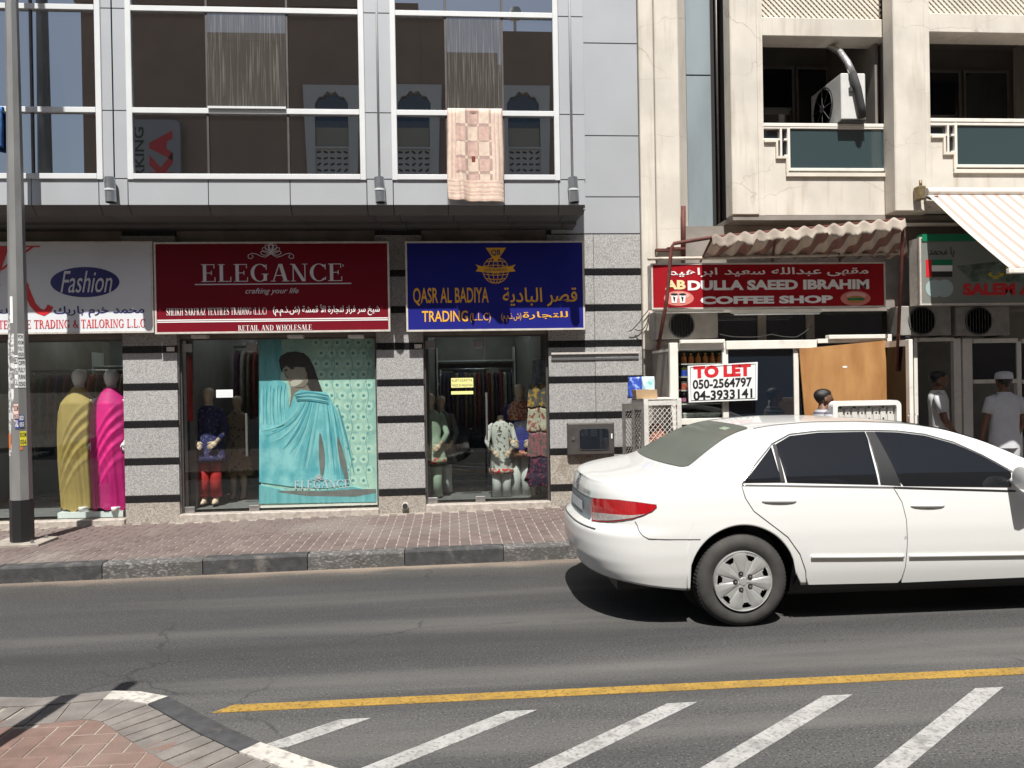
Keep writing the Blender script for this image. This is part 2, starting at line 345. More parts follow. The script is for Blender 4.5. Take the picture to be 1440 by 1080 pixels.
def cracks(m, scale, width, col, stretch, amount):
    '''hairline cracks: the edges of a warped cell pattern'''
    n = m.node_tree; b = n.nodes['Principled BSDF']; inp = b.inputs['Base Color']; g = n.nodes.new('ShaderNodeNewGeometry'); mp = n.nodes.new('ShaderNodeMapping'); mp.inputs['Scale'].default_value = stretch; n.links.new(g.outputs['Position'], mp.inputs[0])
    t = n.nodes.new('ShaderNodeTexNoise'); t.inputs['Scale'].default_value = 5; t.inputs['Detail'].default_value = 5; n.links.new(g.outputs['Position'], t.inputs['Vector'])
    ad = n.nodes.new('ShaderNodeVectorMath'); ad.operation = 'MULTIPLY_ADD'; ad.inputs[1].default_value = (.25, .25, .25); n.links.new(t.outputs['Color'], ad.inputs[0]); n.links.new(mp.outputs[0], ad.inputs[2])
    v = n.nodes.new('ShaderNodeTexVoronoi'); v.feature = 'DISTANCE_TO_EDGE'; v.inputs['Scale'].default_value = scale; n.links.new(ad.outputs[0], v.inputs['Vector'])
    gate = n.nodes.new('ShaderNodeTexNoise'); gate.inputs['Scale'].default_value = 1.3; n.links.new(g.outputs['Position'], gate.inputs['Vector'])
    mr = n.nodes.new('ShaderNodeMapRange'); mr.inputs['From Min'].default_value = width; mr.inputs['From Max'].default_value = 0; mr.inputs['To Max'].default_value = amount; n.links.new(v.outputs['Distance'], mr.inputs[0])
    g2 = n.nodes.new('ShaderNodeMapRange'); g2.inputs['From Min'].default_value = .42; g2.inputs['From Max'].default_value = .58; n.links.new(gate.outputs['Fac'], g2.inputs[0])
    mu = n.nodes.new('ShaderNodeMath'); mu.operation = 'MULTIPLY'; n.links.new(mr.outputs[0], mu.inputs[0]); n.links.new(g2.outputs[0], mu.inputs[1])
    mx = n.nodes.new('ShaderNodeMix'); mx.data_type = 'RGBA'; n.links.new(mu.outputs[0], mx.inputs['Factor']); n.links.new(inp.links[0].from_socket, mx.inputs[6]); mx.inputs[7].default_value = (*col, 1); n.links.new(mx.outputs[2], inp)
cracks(cream, .9, .007, (.30, .24, .18), (.6, .6, 1.6), .6); overlay(cream, (.36, .29, .21), 3.2, .56, .78, stretch=(4, 4, .35), amount=.45)
mat('cream_trim', (.68, .63, .545), .85, var=.08, vscale=3, bump=.15, bscale=70)
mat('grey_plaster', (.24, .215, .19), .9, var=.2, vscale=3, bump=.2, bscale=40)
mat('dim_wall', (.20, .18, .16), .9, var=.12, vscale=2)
mat('blue_cladding', (.30, .355, .385), .4, .3, var=.12, vscale=2.5, stretch=(1, 1, .3))
mat('white_alu', (.74, .71, .65), .45, var=.05, vscale=6)
overlay(MATS['white_alu'], (.38, .33, .27), 9, .6, .8, amount=.5)
mat('sign_white', (.66, .69, .72), .5, var=.02, vscale=3, spec=.25)
mat('sign_red', (.165, .006, .015), .5, spec=.15, var=.05, vscale=3)
mat('sign_blue', (.014, .017, .19), .5, spec=.15, var=.06, vscale=3)
mat('sign_cafe', (.30, .008, .014), .45, spec=.2, var=.08, vscale=5)
mat('sign_frame', (.62, .58, .53), .45, .2, var=.1, vscale=15)
mat('ink_white', (.80, .79, .78), .5); mat('ink_silver', (.62, .62, .65), .45); mat('ink_red', (.60, .02, .03), .45); mat('ink_navy', (.02, .02, .14), .45)
mat('ink_gold', (.80, .42, .03), .4); mat('ink_black', (.015, .015, .015), .5); mat('ink_cream', (.80, .66, .36), .45); mat('ink_green', (.0, .16, .07), .5); mat('ink_yellow', (.55, .42, .02), .5)
mat('white_paper', (.78, .79, .78), .8, var=.04, vscale=20); mat('yellow_paper', (.80, .77, .30), .7); mat('pink_paper', (.75, .5, .45), .8); mat('navy_paper', (.05, .07, .25), .7); mat('orange_paper', (.75, .2, .04), .7); mat('bright_yellow_paper', (.75, .68, .04), .7)
mat('mannequin_white', (.72, .72, .70), .35); mat('mannequin_skin', (.62, .47, .34), .45)
glass('shop_glass', (.94, .965, .96), .035); glass('vitrine_glass', (.88, .91, .90), .04)
darkglass('mirror_glass', .54, (.016, .015, .014), (.90, .95, 1.0))
darkglass('dusty_glass', .24, (.1, .1, .1), (.92, .95, 1.0), .0, dust=(.085, .08, .072))
darkglass('dark_pane', .14, (.010, .015, .022)); darkglass('balcony_glass', .14, (.04, .066, .072), rough=.12)
darkglass('car_glass', .055, (.010, .011, .013)); emit('tube_light', (.9, .97, 1.0), 14.0)
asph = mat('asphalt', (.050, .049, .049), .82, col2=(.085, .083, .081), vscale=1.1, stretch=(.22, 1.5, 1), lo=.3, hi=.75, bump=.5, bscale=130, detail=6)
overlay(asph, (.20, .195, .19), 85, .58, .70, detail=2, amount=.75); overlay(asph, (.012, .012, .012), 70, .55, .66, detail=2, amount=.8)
overlay(asph, (.15, .145, .135), .55, .50, .72, stretch=(.22, 3.0, 1), amount=.75); overlay(asph, (.03, .03, .03), .8, .52, .7, stretch=(.3, 2.2, 1), amount=.6); overlay(asph, (.035, .034, .034), 2.2, .66, .74, amount=.35)  # long pale streaks: wear, strengthened to paint reflected sunlight into the road colour
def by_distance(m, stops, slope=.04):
    '''tint a road material across its width: darker middle lane, dusty gutter along the far kerb'''
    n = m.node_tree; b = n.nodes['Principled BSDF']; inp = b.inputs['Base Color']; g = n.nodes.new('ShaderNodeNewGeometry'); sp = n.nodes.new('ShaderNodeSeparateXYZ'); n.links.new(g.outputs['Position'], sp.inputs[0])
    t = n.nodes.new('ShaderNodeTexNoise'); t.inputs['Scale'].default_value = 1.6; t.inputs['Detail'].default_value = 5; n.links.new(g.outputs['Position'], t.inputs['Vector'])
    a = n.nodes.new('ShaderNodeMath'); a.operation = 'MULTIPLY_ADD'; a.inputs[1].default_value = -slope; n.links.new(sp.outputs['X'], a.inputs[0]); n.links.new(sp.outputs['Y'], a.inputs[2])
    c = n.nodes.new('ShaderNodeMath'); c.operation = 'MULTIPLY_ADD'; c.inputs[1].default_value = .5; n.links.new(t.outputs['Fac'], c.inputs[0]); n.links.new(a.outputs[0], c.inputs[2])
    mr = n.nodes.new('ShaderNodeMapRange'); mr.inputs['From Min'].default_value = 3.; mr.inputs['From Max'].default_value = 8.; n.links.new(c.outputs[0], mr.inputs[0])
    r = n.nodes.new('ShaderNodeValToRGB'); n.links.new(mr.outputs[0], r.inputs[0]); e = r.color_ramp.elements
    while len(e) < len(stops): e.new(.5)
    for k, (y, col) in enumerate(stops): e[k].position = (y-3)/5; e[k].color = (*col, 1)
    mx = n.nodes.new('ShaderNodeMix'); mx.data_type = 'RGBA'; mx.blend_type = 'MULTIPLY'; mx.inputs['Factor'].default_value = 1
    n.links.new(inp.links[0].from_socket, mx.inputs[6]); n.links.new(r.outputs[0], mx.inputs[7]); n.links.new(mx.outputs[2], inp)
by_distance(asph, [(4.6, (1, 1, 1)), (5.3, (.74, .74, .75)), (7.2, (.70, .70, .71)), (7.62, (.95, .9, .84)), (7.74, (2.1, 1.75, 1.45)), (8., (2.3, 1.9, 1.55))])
sand = mat('joint_sand', (.29, .26, .225), .95, var=.2, vscale=30)
mat('earth', (.22, .19, .15), .95, var=.2, vscale=.3)
def randomised(m, amt=.22):
    n = m.node_tree; b = n.nodes['Principled BSDF']; inp = b.inputs['Base Color']; oi = n.nodes.new('ShaderNodeObjectInfo')
    mr = n.nodes.new('ShaderNodeMapRange'); mr.inputs['To Min'].default_value = 1-amt; mr.inputs['To Max'].default_value = 1+amt; n.links.new(oi.outputs['Random'], mr.inputs[0])
    hs = n.nodes.new('ShaderNodeHueSaturation'); n.links.new(mr.outputs[0], hs.inputs['Value'])
    if inp.is_linked: n.links.new(inp.links[0].from_socket, hs.inputs['Color'])
    else: hs.inputs['Color'].default_value = inp.default_value
    n.links.new(hs.outputs[0], inp)
randomised(granite, .07); randomised(plinthm, .08)
paver = mat('paver_red', (.135, .100, .093), .9, var=.12, vscale=9, bump=.4, bscale=110)
overlay(paver, (.20, .175, .155), 1.1, .46, .7, amount=.75); overlay(paver, (.10, .085, .08), 3.5, .62, .75, amount=.4); randomised(paver, .13)
islb = mat('paver_island', (.165, .105, .086), .9, var=.12, vscale=11, bump=.4, bscale=120)
overlay(islb, (.215, .165, .14), 2.0, .45, .7, amount=.5); randomised(islb, .07)
mat('paver_grey', (.165, .150, .137), .92, var=.2, vscale=7, bump=.4, bscale=90)
kerbk = mat('kerb_black', (.045, .045, .047), .8, var=.25, vscale=12, bump=.4, bscale=70); overlay(kerbk, (.17, .155, .14), 7, .55, .72, amount=.6)
kerbw = mat('kerb_worn', (.085, .082, .08), .85, var=.2, vscale=9, bump=.4, bscale=70); overlay(kerbw, (.34, .33, .31), 30, .50, .66, amount=.6, stretch=(1, 1, 2)); overlay(kerbw, (.07, .068, .065), 4, .45, .6, amount=.75)
kerbn = mat('kerb_white', (.46, .44, .40), .8, var=.1, vscale=9, bump=.4, bscale=70); overlay(kerbn, (.24, .22, .2), 28, .52, .64, amount=.8)
yel = mat('yellow_paint', (.33, .205, .045), .8, spec=.2, var=.12, vscale=8, bump=.4, bscale=130); overlay(yel, (.13, .09, .04), 45, .52, .64, amount=.7, detail=6); overlay(yel, (.20, .13, .05), 5, .5, .7, amount=.6)
whp = mat('white_paint', (.34, .335, .325), .8, var=.12, vscale=9, bump=.4, bscale=130); overlay(whp, (.09, .088, .085), 48, .50, .66, amount=.55, detail=6); overlay(whp, (.12, .115, .11), 7, .55, .7, amount=.7, detail=6)

cracks(asph, .30, .004, (.016, .016, .016), (1, 1, 1), .75); overlay(asph, (.02, .02, .02), 1.1, .68, .76, amount=.5)
# ------------------------------------------------------------------ ground, road, pavements
YA = 9.70; YB = .917*YA
def ykerb(X): return 7.57+.040*max(-8, min(9, X))
def pz(X, Y):
    k = ykerb(X)+.14; t = max(0., min(1., (Y-k)/(YA-k))); return .15*(1-t)+(.165+.012*max(-5., min(4., X)))*t
build(MB().box(-300, 300, -300, 300, -.4, -.02), 'ground', 'earth', kind='structure')
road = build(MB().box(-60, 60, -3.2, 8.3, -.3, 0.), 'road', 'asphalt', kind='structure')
def strip(name, pts, m, z=.004): return build(MB().slab(pts, z-.003, z), name, m, road)
strip('yellow_line', [(-1.31, 4.312), (14, 4.315), (14, 4.43), (-1.22, 4.405)], 'yellow_paint')
for k in range(-1, 9):
    tx = .418+.868*k; ln = .47 if k == -1 else (2.3 if k > 0 else 1.25)
    dx, dy = .79*ln, .61*ln
    strip('hatch_stripe', [(tx, 4.148), (tx-.165, 4.148), (tx-.165-dx, 4.148-dy), (tx-dx, 4.148-dy)], 'white_paint')
kerb = thing('kerb', (0, 7.6, 0), None, None); kerb['kind'] = 'structure'
xj = -8.62; i = 0
KX = [-8.3, -7.35, -6.4, -5.45, -4.52]+[G(px, 800-.046*px, .0).x for px in (50, 185, 315, 450, 575, 702)]+[1.2, 2.15, 3.1, 4.05, 5.0, 5.95, 6.9, 7.85, 8.8]
for i, (a, b) in enumerate(zip(KX, KX[1:])):
    a += .004; b -= .004; ya, yb = ykerb(a), ykerb(b); mb = MB(); dz = random.uniform(-.006, .006); bv = .02
    prof = [(0, -.1), (0, .15-bv), (bv*.35, .15-bv*.3), (bv, .15), (.14, .15), (.14, -.1)]
    mb.loft([[(x, ykerb(x)+q, z+dz) for q, z in prof] for x in (a, b)])
    build(mb, 'kerb_stone', 'kerb_worn' if i % 2 == 0 else 'kerb_black', kerb)
pav = []
for i in range(41):
    X = -12+24*i/40; pav.append([(X, ykerb(X)+.14+(9.95-ykerb(X)-.14)*j/6, pz(X, ykerb(X)+.14+(9.95-ykerb(X)-.14)*j/6)-.005) for j in range(7)])
pavement = build(MB().grid(pav), 'pavement', 'joint_sand', kind='structure')
def brickmesh(l, w, h, bev, m):
    me = bpy.data.meshes.new('paver'); mb = MB().box(-l/2, l/2, -w/2, w/2, -h, 0); me.from_pydata(mb.v, [], mb.f)
    b = bmesh.new(); b.from_mesh(me); bmesh.ops.recalc_face_normals(b, faces=b.faces)
    bmesh.ops.bevel(b, geom=[e for e in b.edges if all(v.co.z > -h/2 for v in e.verts)], offset=bev, segments=1, affect='EDGES')
    b.to_mesh(me); b.free(); me.materials.append(MATS[m]); return me
def lay(spots, l, w, me, parent, m, limit=300):
    """spots: (x, y, z, angle) in order of how large they show; the first are single pavers, the rest one mass"""
    mb = MB()
    for k, (x, y, z, a) in enumerate(spots):
        if k < limit:
            o = bpy.data.objects.new('paver', me); COL.objects.link(o); o.location = (x-ROOTLOC[parent].x, y-ROOTLOC[parent].y, z-ROOTLOC[parent].z+random.uniform(-.0015, .0015))
            o.rotation_euler = (random.uniform(-.006, .006), random.uniform(-.006, .006), a); o.parent = parent
        else:
            q = MB().box(-l/2, l/2, -w/2, w/2, -.03, 0); ca, sa = math.cos(a), math.sin(a); zz = z+random.uniform(-.0015, .0015)
            mb.add([(x+v[0]*ca-v[1]*sa, y+v[0]*sa+v[1]*ca, zz+v[2]) for v in q.v], q.f)
    if mb.v: build(mb, 'paving', m, parent, kind='stuff')
spots = []
for c in range(-88, 89):
    for r in range(-1, 12):
        X = c*.1045; Y = ykerb(X)+.14+.104+r*.2045+(.102 if c % 2 else 0)
        if Y > 9.62 or Y-.1 < ykerb(X)+.139: continue
        spots.append((X, Y, pz(X, Y), .04+math.pi/2))
    for half in (0,):
        X = c*.1045
spots.sort(key=lambda s: (0 if -4.9 < s[0] < 1.5 else 1, round((s[1]-ykerb(s[0]))/.2045), s[0]))
halfs = []
for c in range(-87, 89, 2):
    X = c*.1045; Y = ykerb(X)+.14+.052; halfs.append((X, Y, pz(X, Y), .04+math.pi/2))
lay(halfs, .0985, .0945, None, pavement, 'paver_red', 0)
lay(spots, .2015, .0945, brickmesh(.2015, .0945, .05, .004, 'paver_red'), pavement, 'paver_red')
# near corner of the opposite pavement, lower left
edge = [(-6.5, 4.62), (-4.2, 4.50), (-3.0, 4.40)]+[tuple(G(px, py, .15).xy) for px, py in ((60, 980), (110, 975), (160, 970), (200, 971), (240, 978), (280, 999), (320, 1020), (370, 1042), (440, 1066), (510, 1088), (590, 1120))]+[(.0, 2.7), (.25, 1.8), (.4, .6), (.42, -3.2)]
def offs(poly, d):
    o = []
    for i, p in enumerate(poly):
        a, b = poly[max(i-1, 0)], poly[min(i+1, len(poly)-1)]; dx, dy = b[0]-a[0], b[1]-a[1]; l = math.hypot(dx, dy); o.append((p[0]+dy/l*d, p[1]-dx/l*d))
    return o
e1 = offs(edge, -.13*-1); e2 = offs(edge, .36)
# which side is inside? the pavement lies to the right of the walk along the edge
isl_poly = e1+[(-6.5, -3.2)]
island = build(MB().slab(isl_poly[::-1], -.1, .143), 'corner_pavement', 'joint_sand', kind='structure')
ik = thing('corner_kerb', (-1, 3.6, 0), None, None); ik['kind'] = 'structure'
segs = [(0, 1, 'paver_grey'), (1, 2, 'paver_grey'), (2, 5, 'paver_grey'), (5, 7, 'kerb_white'), (7, 10, 'kerb_black'), (10, 12, 'kerb_white'), (12, 14, 'kerb_black'), (14, 15, 'kerb_white'), (15, 16, 'kerb_black'), (16, 17, 'kerb_white')]
def sub(a, b, n=4): return [(a[0]+(b[0]-a[0])*k/n, a[1]+(b[1]-a[1])*k/n) for k in range(n)]
for a, b, m in segs:
    rings = []
    for k in range(a, b+1):
        (x0, y0), (x1, y1) = edge[k], e1[k]; f = lambda q: (x0+(x1-x0)*q, y0+(y1-y0)*q)
        t = .004 if k == a else (-.004 if k == b else 0)
        rings.append([(*f(0), -.1), (*f(0), .135), (*f(.12), .152), (*f(.97), .153), (*f(.97), -.1)])
    build(MB().loft(rings), 'kerb_stone', m, ik)
def inside(p, poly):
    r = False; j = len(poly)-1
    for i in range(len(poly)):
        if (poly[i][1] > p[1]) != (poly[j][1] > p[1]) and p[0] < (poly[j][0]-poly[i][0])*(p[1]-poly[i][1])/(poly[j][1]-poly[i][1])+poly[i][0]: r = not r
        j = i
    return r
red = offs(edge, .29)+[(-6.5, -3.2)]; band = []
for k in range(1, len(edge)-2):           # the grey border course, laid across the kerb
    n = max(1, round(math.hypot(e1[k+1][0]-e1[k][0], e1[k+1][1]-e1[k][1])/.105))
    for q in range(n):
        t0, t1 = q/n+.02, (q+1)/n-.02; L = lambda A, t: (A[k][0]+(A[k+1][0]-A[k][0])*t, A[k][1]+(A[k+1][1]-A[k][1])*t)
        a, b, c, d = L(e1, t0), L(e1, t1), L(e2, t1), L(e2, t0); z = .149+random.uniform(-.0015, .0015)
        build(MB().slab([a, b, c, d], .10, z), 'border_paver', 'paver_grey', island)
spots = []
for ix in range(-66, 6):
    for iy in range(-6, 48):
        k = (ix-iy) % 4
        if k == 0: x, y, a = (ix+1)*.105, (iy+.5)*.105, 0
        elif k == 3: x, y, a = (ix+.5)*.105, (iy+1)*.105, math.pi/2
        else: continue
        if inside((x, y), red) and y > -.5: spots.append((x, y, .1465, a))
spots.sort(key=lambda s: (0 if s[1] > 2.7 and s[0] > -3.6 else 1, math.hypot(s[0], s[1])))
lay(spots, .2055, .1005, brickmesh(.2055, .1005, .05, .004, 'paver_island'), island, 'paver_island', 260)

# ------------------------------------------------------------------ grey building with the three shops
gb = thing('grey_building', (0, YA, .1), 'grey metal-panelled building with mirrored windows over three clothing shops', 'building')
XL = -8.4; XR = P(899, 250, YA).x; XBR = P(823, 200, YB).x
ZS = P(600, 330, YA).z; ZF = P(500, 288.7, YB).z          # soffit height at the wall, lower edge of the upper storey front
bandz = [P(212, y, YA).z for y in (491.5, 543.7, 596.2, 648.9, 701.6)]; pit = (bandz[0]-bandz[4])/4; bh = .040
bands = [bandz[4]+k*pit for k in range(8)]
pil = [(P(174, 600, YA).x, P(251, 600, YA).x), (P(531, 600, YA).x, P(597, 600, YA).x), (P(773, 600, YA).x, XR)]
pil0 = (pil[0][0]-3.05, pil[0][0]-2.25)
def cladding(x0, x1, joints=()):
    xs = [x0]+list(joints)+[x1]
    zb = .05
    for a, b in zip(xs, xs[1:]):
        a += .002; b -= .002
        z = zb
        for k, c in enumerate(bands):
            if c+bh > ZS: 
                if ZS-z > .03: bx('stone_slab', 'granite', gb, a, b, YA, YA+.03, z, ZS-.004, bev=.003)
                break
            bx('stone_slab', 'plinth_stone' if k == 0 or (k == 1 and random.random() < .5) else 'granite', gb, a, b, YA+random.uniform(0, .003), YA+.03, z, c-bh-.002, bev=.003)
            bx('black_band', 'black_stone', gb, a-.001, b+.001, YA-.004, YA+.03, c-bh, c+bh, bev=.003)
            z = c+bh+.002
for i, (a, b) in enumerate(pil):
    cladding(a, b, [P(838, 560, YA).x] if i == 2 else ())
    bx('pillar', 'core_dark', gb, a+.006, b-.006, YA+.03, YA+.42, -.1, ZS+.2)
cladding(*pil0); bx('pillar', 'core_dark', gb, pil0[0]+.006, pil0[1]-.006, YA+.03, YA+.42, -.1, ZS+.2)
for a, b in pil[:2]+[pil0]:               # stone returns beside the shopfronts
    for sx in (a, b):
        bx('stone_return', 'granite', gb, sx-.004 if sx == a else sx-.02, sx+.02 if sx == a else sx+.004, YA+.034, YA+.30, .05, ZS-.01)
bays = [(pil0[1], pil[0][0]), (pil[0][1], pil[1][0]), (pil[1][1], pil[2][0])]
# fascia behind the signs and the shop shells
ZC = 2.78
for i, (a, b) in enumerate(bays):
    bx('lintel', 'grey_plaster', gb, a-.003, b+.003, YA+.06, YA+.28, P(400, 474, YA).z, ZS+.1)
    bx('shop_floor', mat('shop_tile', (.20, .20, .195), .25, var=.1, vscale=3), gb, a-.5, b+.5, YA+.12, YA+5.0, -.1, pz((a+b)/2, YA)+.075)
    bx('shop_ceiling', mat('shop_ceiling', (.62, .64, .62), .8), gb, a-.5, b+.5, YA+.3, YA+5.0, ZC, ZC+.1)
    bx('shop_back_wall', mat('shop_wall', (.20, .19, .175), .8, var=.1), gb, a-.5, b+.5, YA+4.6, YA+4.75, 0, ZC)
    for sx in (a, b): bx('shop_side_wall', 'shop_wall', gb, sx-.05, sx+.05, YA+.43, YA+4.6, .0, ZC)
    # stone sill under the glass
    zs0 = pz((a+b)/2, YA); bx('sill', mat('sill_stone', (.38, .34, .30), .6, var=.2, vscale=20), gb, a+.001, b-.001, YA-.035, YA+.36, zs0-.2, zs0+.075, bev=.006)
# soffit: a bevelled nose, then two rows of panels
YN = YB+.11; ZN = P(500, 303, YN).z; YR = YB+.47
fx = [P(x, 270, YB).x for x in (44, 139, 180, 293, 408, 516, 553, 630, 709, 786, 823)]
fx = [XL, fx[0]-3.0, fx[0]-2.1, fx[0]-1.05]+fx
for a, b in zip(fx, fx[1:]):
    a += .004; b -= .004
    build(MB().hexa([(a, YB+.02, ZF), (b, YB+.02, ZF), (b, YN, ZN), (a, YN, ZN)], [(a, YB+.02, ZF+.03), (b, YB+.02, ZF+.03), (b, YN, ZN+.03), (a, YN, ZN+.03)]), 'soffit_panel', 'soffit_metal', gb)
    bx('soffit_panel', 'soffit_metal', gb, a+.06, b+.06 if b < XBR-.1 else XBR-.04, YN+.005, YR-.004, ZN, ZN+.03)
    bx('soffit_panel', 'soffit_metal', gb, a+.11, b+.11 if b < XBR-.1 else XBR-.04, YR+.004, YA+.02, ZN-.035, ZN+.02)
    bx('fascia_panel', 'alu_panel', gb, a, b, YB, YB+.02, ZF+.004, P(400, 252.5, YB).z, bev=.002)
ZT = 8.6
bx('upper_storey', 'core_dark', gb, XL, XBR-.005, YB+.06, YA+6, ZN+.05, ZT)
# right-hand metal cladding at the wall line
zz = [ZS+.004]+[P(860, y, YA).z for y in (277, 191, 61)]+[P(860, -75, YA).z, ZT]
for a, b in zip(zz, zz[1:]): bx('metal_panel', 'alu_panel', gb, XBR-.3, XR-.003, YA, YA+.025, a+.006, b-.006, bev=.003)
bx('wall_core', 'core_dark', gb, XBR-.001, XR-.006, YA+.03, YA+6, ZS-.1, ZT)
bx('upper_end_wall', 'alu_panel', gb, XBR-.03, XBR-.004, YB+.021, YA-.002, ZN+.05, ZT)
# pillars of the upper front: metal panels with a groove between
zt0 = P(400, 16, YB).z; zt1 = P(400, 157.5, YB).z; zt2 = P(400, 249, YB).z; zt3 = zt0+(zt0-zt1)*1.0
rows = [P(400, 252.5, YB).z+.006, zt1, zt0, zt3, ZT]
def upil(xa, xb, xm):
    for a, b in ((xa, xm-.004), (xm+.004, xb)):
        for z0, z1 in zip(rows, rows[1:]): bx('pillar_panel', 'alu_panel', gb, a+.003, b-.003, YB, YB+.02, z0+.005, z1-.005, bev=.002)
q = lambda x: P(x, 130, YB).x
upil(q(142.5), q(178.5), q(158.5)); upil(q(512.5), q(550), q(531)); upil(q(786), XBR, q(802))
upil(q(142.5)-3.35, q(178.5)-3.35, q(158.5)-3.35)
for x in (531.5, 803): build(MB().tube([(q(x), YB+.005, ZF+.3), (q(x), YB+.005, ZT)], .016, 8), 'conduit', 'alu_frame', gb, smooth=True)
fw = .052
def window_bank(xs, sash=()):
    """frame members and mirrored panes: xs are the mullion centres, ends included"""
    x0, x1 = xs[0], xs[-1]
    for z in (zt2, zt1, zt0, zt3): bx('transom', 'alu_frame', gb, x0+.03, x1-.03, YB-.022, YB+.03, z-.030, z+.030, bev=.004)
    for x in (x0, x1): bx('window_jamb', 'alu_frame', gb, x-.031, x+.031, YB-.018, YB+.03, zt2-.034, ZT, bev=.004)
    for x in xs[1:-1]: bx('mullion', 'bronze_alu', gb, x-.011, x+.011, YB-.004, YB+.03, zt2+.03, ZT-.01)
    for a, b in zip(xs, xs[1:]):
        for r, (z0, z1) in enumerate(((zt2, zt1), (zt1, zt0), (zt0, zt3), (zt3, ZT))):
            aa, bb = a+(.033 if a == x0 else .013), b-(.033 if b == x1 else .013)
            if (xs.index(a), r) in sash:          # a top-hung sash standing slightly open
                o = .022; zb, zt = z0+.032, z1-.032
                build(MB().hexa([(aa, YB-.012-o, zb), (bb, YB-.012-o, zb), (bb, YB-o, zb), (aa, YB-o, zb)], [(aa, YB-.006, zt), (bb, YB-.006, zt), (bb, YB+.006, zt), (aa, YB+.006, zt)]), 'open_sash', 'dusty_glass', gb, label='dusty streaked sash standing slightly open')
                bx('sash_rail', 'alu_frame', gb, aa, bb, YB-.025-o, YB-.013-o, zb-.012, zb+.012)
                bx('dark_opening', 'core_dark', gb, aa, bb, YB+.022, YB+.028, zb, zt)
            else:
                tl = random.uniform(-.0012, .0012); tz = random.uniform(-.0012, .0012); h = z1-z0; w = bb-aa; y = YB+.014
                build(MB().hexa([(aa, y, z0+.031), (bb, y+tz*w, z0+.031), (bb, y+.01+tz*w, z0+.031), (aa, y+.01, z0+.031)], [(aa, y+tl*h, z1-.031), (bb, y+tl*h+tz*w, z1-.031), (bb, y+.01+tl*h+tz*w, z1-.031), (aa, y+.01+tl*h, z1-.031)]), 'window_pane', 'mirror_glass', gb)
window_bank([q(182), q(291.5), q(404.5), q(509)], {(1, 1)})
window_bank([q(553.5), q(627.5), q(707), q(782)], {(1, 1)})
window_bank([q(139)-2.95, q(139)-1.85, q(44), q(139)])
window_bank([q(139)-6.3, q(139)-5.2, q(139)-4.3, q(139)-3.36])
bx('parapet', 'alu_panel', gb, XL, XR, YB-.05, YA+6, ZT, ZT+.25)

# shopfront glass
GY = YA+.10
for i, (a, b) in enumerate(bays):
    z0 = pz((a+b)/2, YA)+.078; z1 = P(400, 474, YA).z-.002
    px = {0: [a, P(38, 600, GY).x-.65, P(82, 600, GY).x, b], 1: [a, P(365, 600, GY).x, b], 2: [a, P(683, 600, GY).x, b]}[i]
    for c, d in zip(px, px[1:]):
        p = bx('glass_door' if (i == 1 and c == a) or (i == 2 and c == a) else 'shop_window', 'shop_glass' if i != 2 else 'vitrine_glass', gb, c+.006, d-.006, GY, GY+.010, z0+.004, z1-.02)
        if p.name.startswith('glass_door'):
            for zz0, zz1 in ((z1-.16, z1-.06), (z0+.0, z0+.07)):
                for e in (c+.02, d-.14): bx('patch_fitting', 'steel', p, e, e+.12, GY-.012, GY+.022, zz0, zz1, bev=.003)
            hx = P(348 if i == 1 else 684.5, 600, GY).x; ha, hb = (581, 641) if i == 1 else (558, 626)
            build(MB().tube([(hx, GY-.045, P(348, ha, GY).z), (hx, GY-.045, P(348, hb, GY).z)], .014, 10).tube([(hx, GY-.045, P(348, ha+6, GY).z), (hx, GY-.005, P(348, ha+6, GY).z)], .008, 8).tube([(hx, GY-.045, P(348, hb-6, GY).z), (hx, GY-.005, P(348, hb-6, GY).z)], .008, 8), 'handle', 'steel', p, smooth=30)
    for c in (a+.001, b-.026): bx('glazing_channel', 'bronze_alu', gb, c, c+.025, GY-.02, GY+.03, z0, z1-.004)
    bx('glazing_head', 'bronze_alu', gb, a+.03, b-.03, GY-.018, GY+.03, z1-.018, z1-.001)
# lit tubes and downlights under the shop ceilings
for i, (a, b) in enumerate(bays):
    for k in range(5):
        x = a+.25+(b-a-.5)*((k*.37) % 1.0); y = YA+.9+.75*k
        bx('ceiling_light', 'tube_light', gb, x-.16, x+.16, y-.02, y+.02, ZC-.03, ZC-.006)
for px in (285, 418, 502): 
    c = P(px, 473, YA+.02); bx('under_sign_light', 'sign_frame', gb, c.x-.09, c.x+.09, YA-.13, YA+.0, c.z-.03, c.z+.012, bev=.004)
for px, py in ((240, 491), (588, 487)):   # small number plates on the black bands
    c = P(px, py, YA-.004); bx('number_plate', 'sign_frame', gb, c.x-.045, c.x+.045, YA-.012, YA-.004, c.z-.026, c.z+.026)
vp = P(570, 711, YA); build(MB().tube([(vp.x, YA-.05, vp.z), (vp.x, YA+.02, vp.z)], .042, 20).tube([(vp.x, YA-.056, vp.z), (vp.x, YA-.051, vp.z)], .033, 20, mi=1), 'drain_pipe', ['sign_frame', 'core_dark'], gb, smooth=30)
for py in (497.5, 505.5):
    c = P(775, py, YA); d = P(899, py-2.2, YA); zc = (c.z+d.z)/2
    bx('rail', 'sign_frame' if py < 500 else 'soffit_metal', gb, c.x, d.x-.01, YA-.022 if py < 500 else YA-.014, YA-.005, zc-.012, zc+.012)

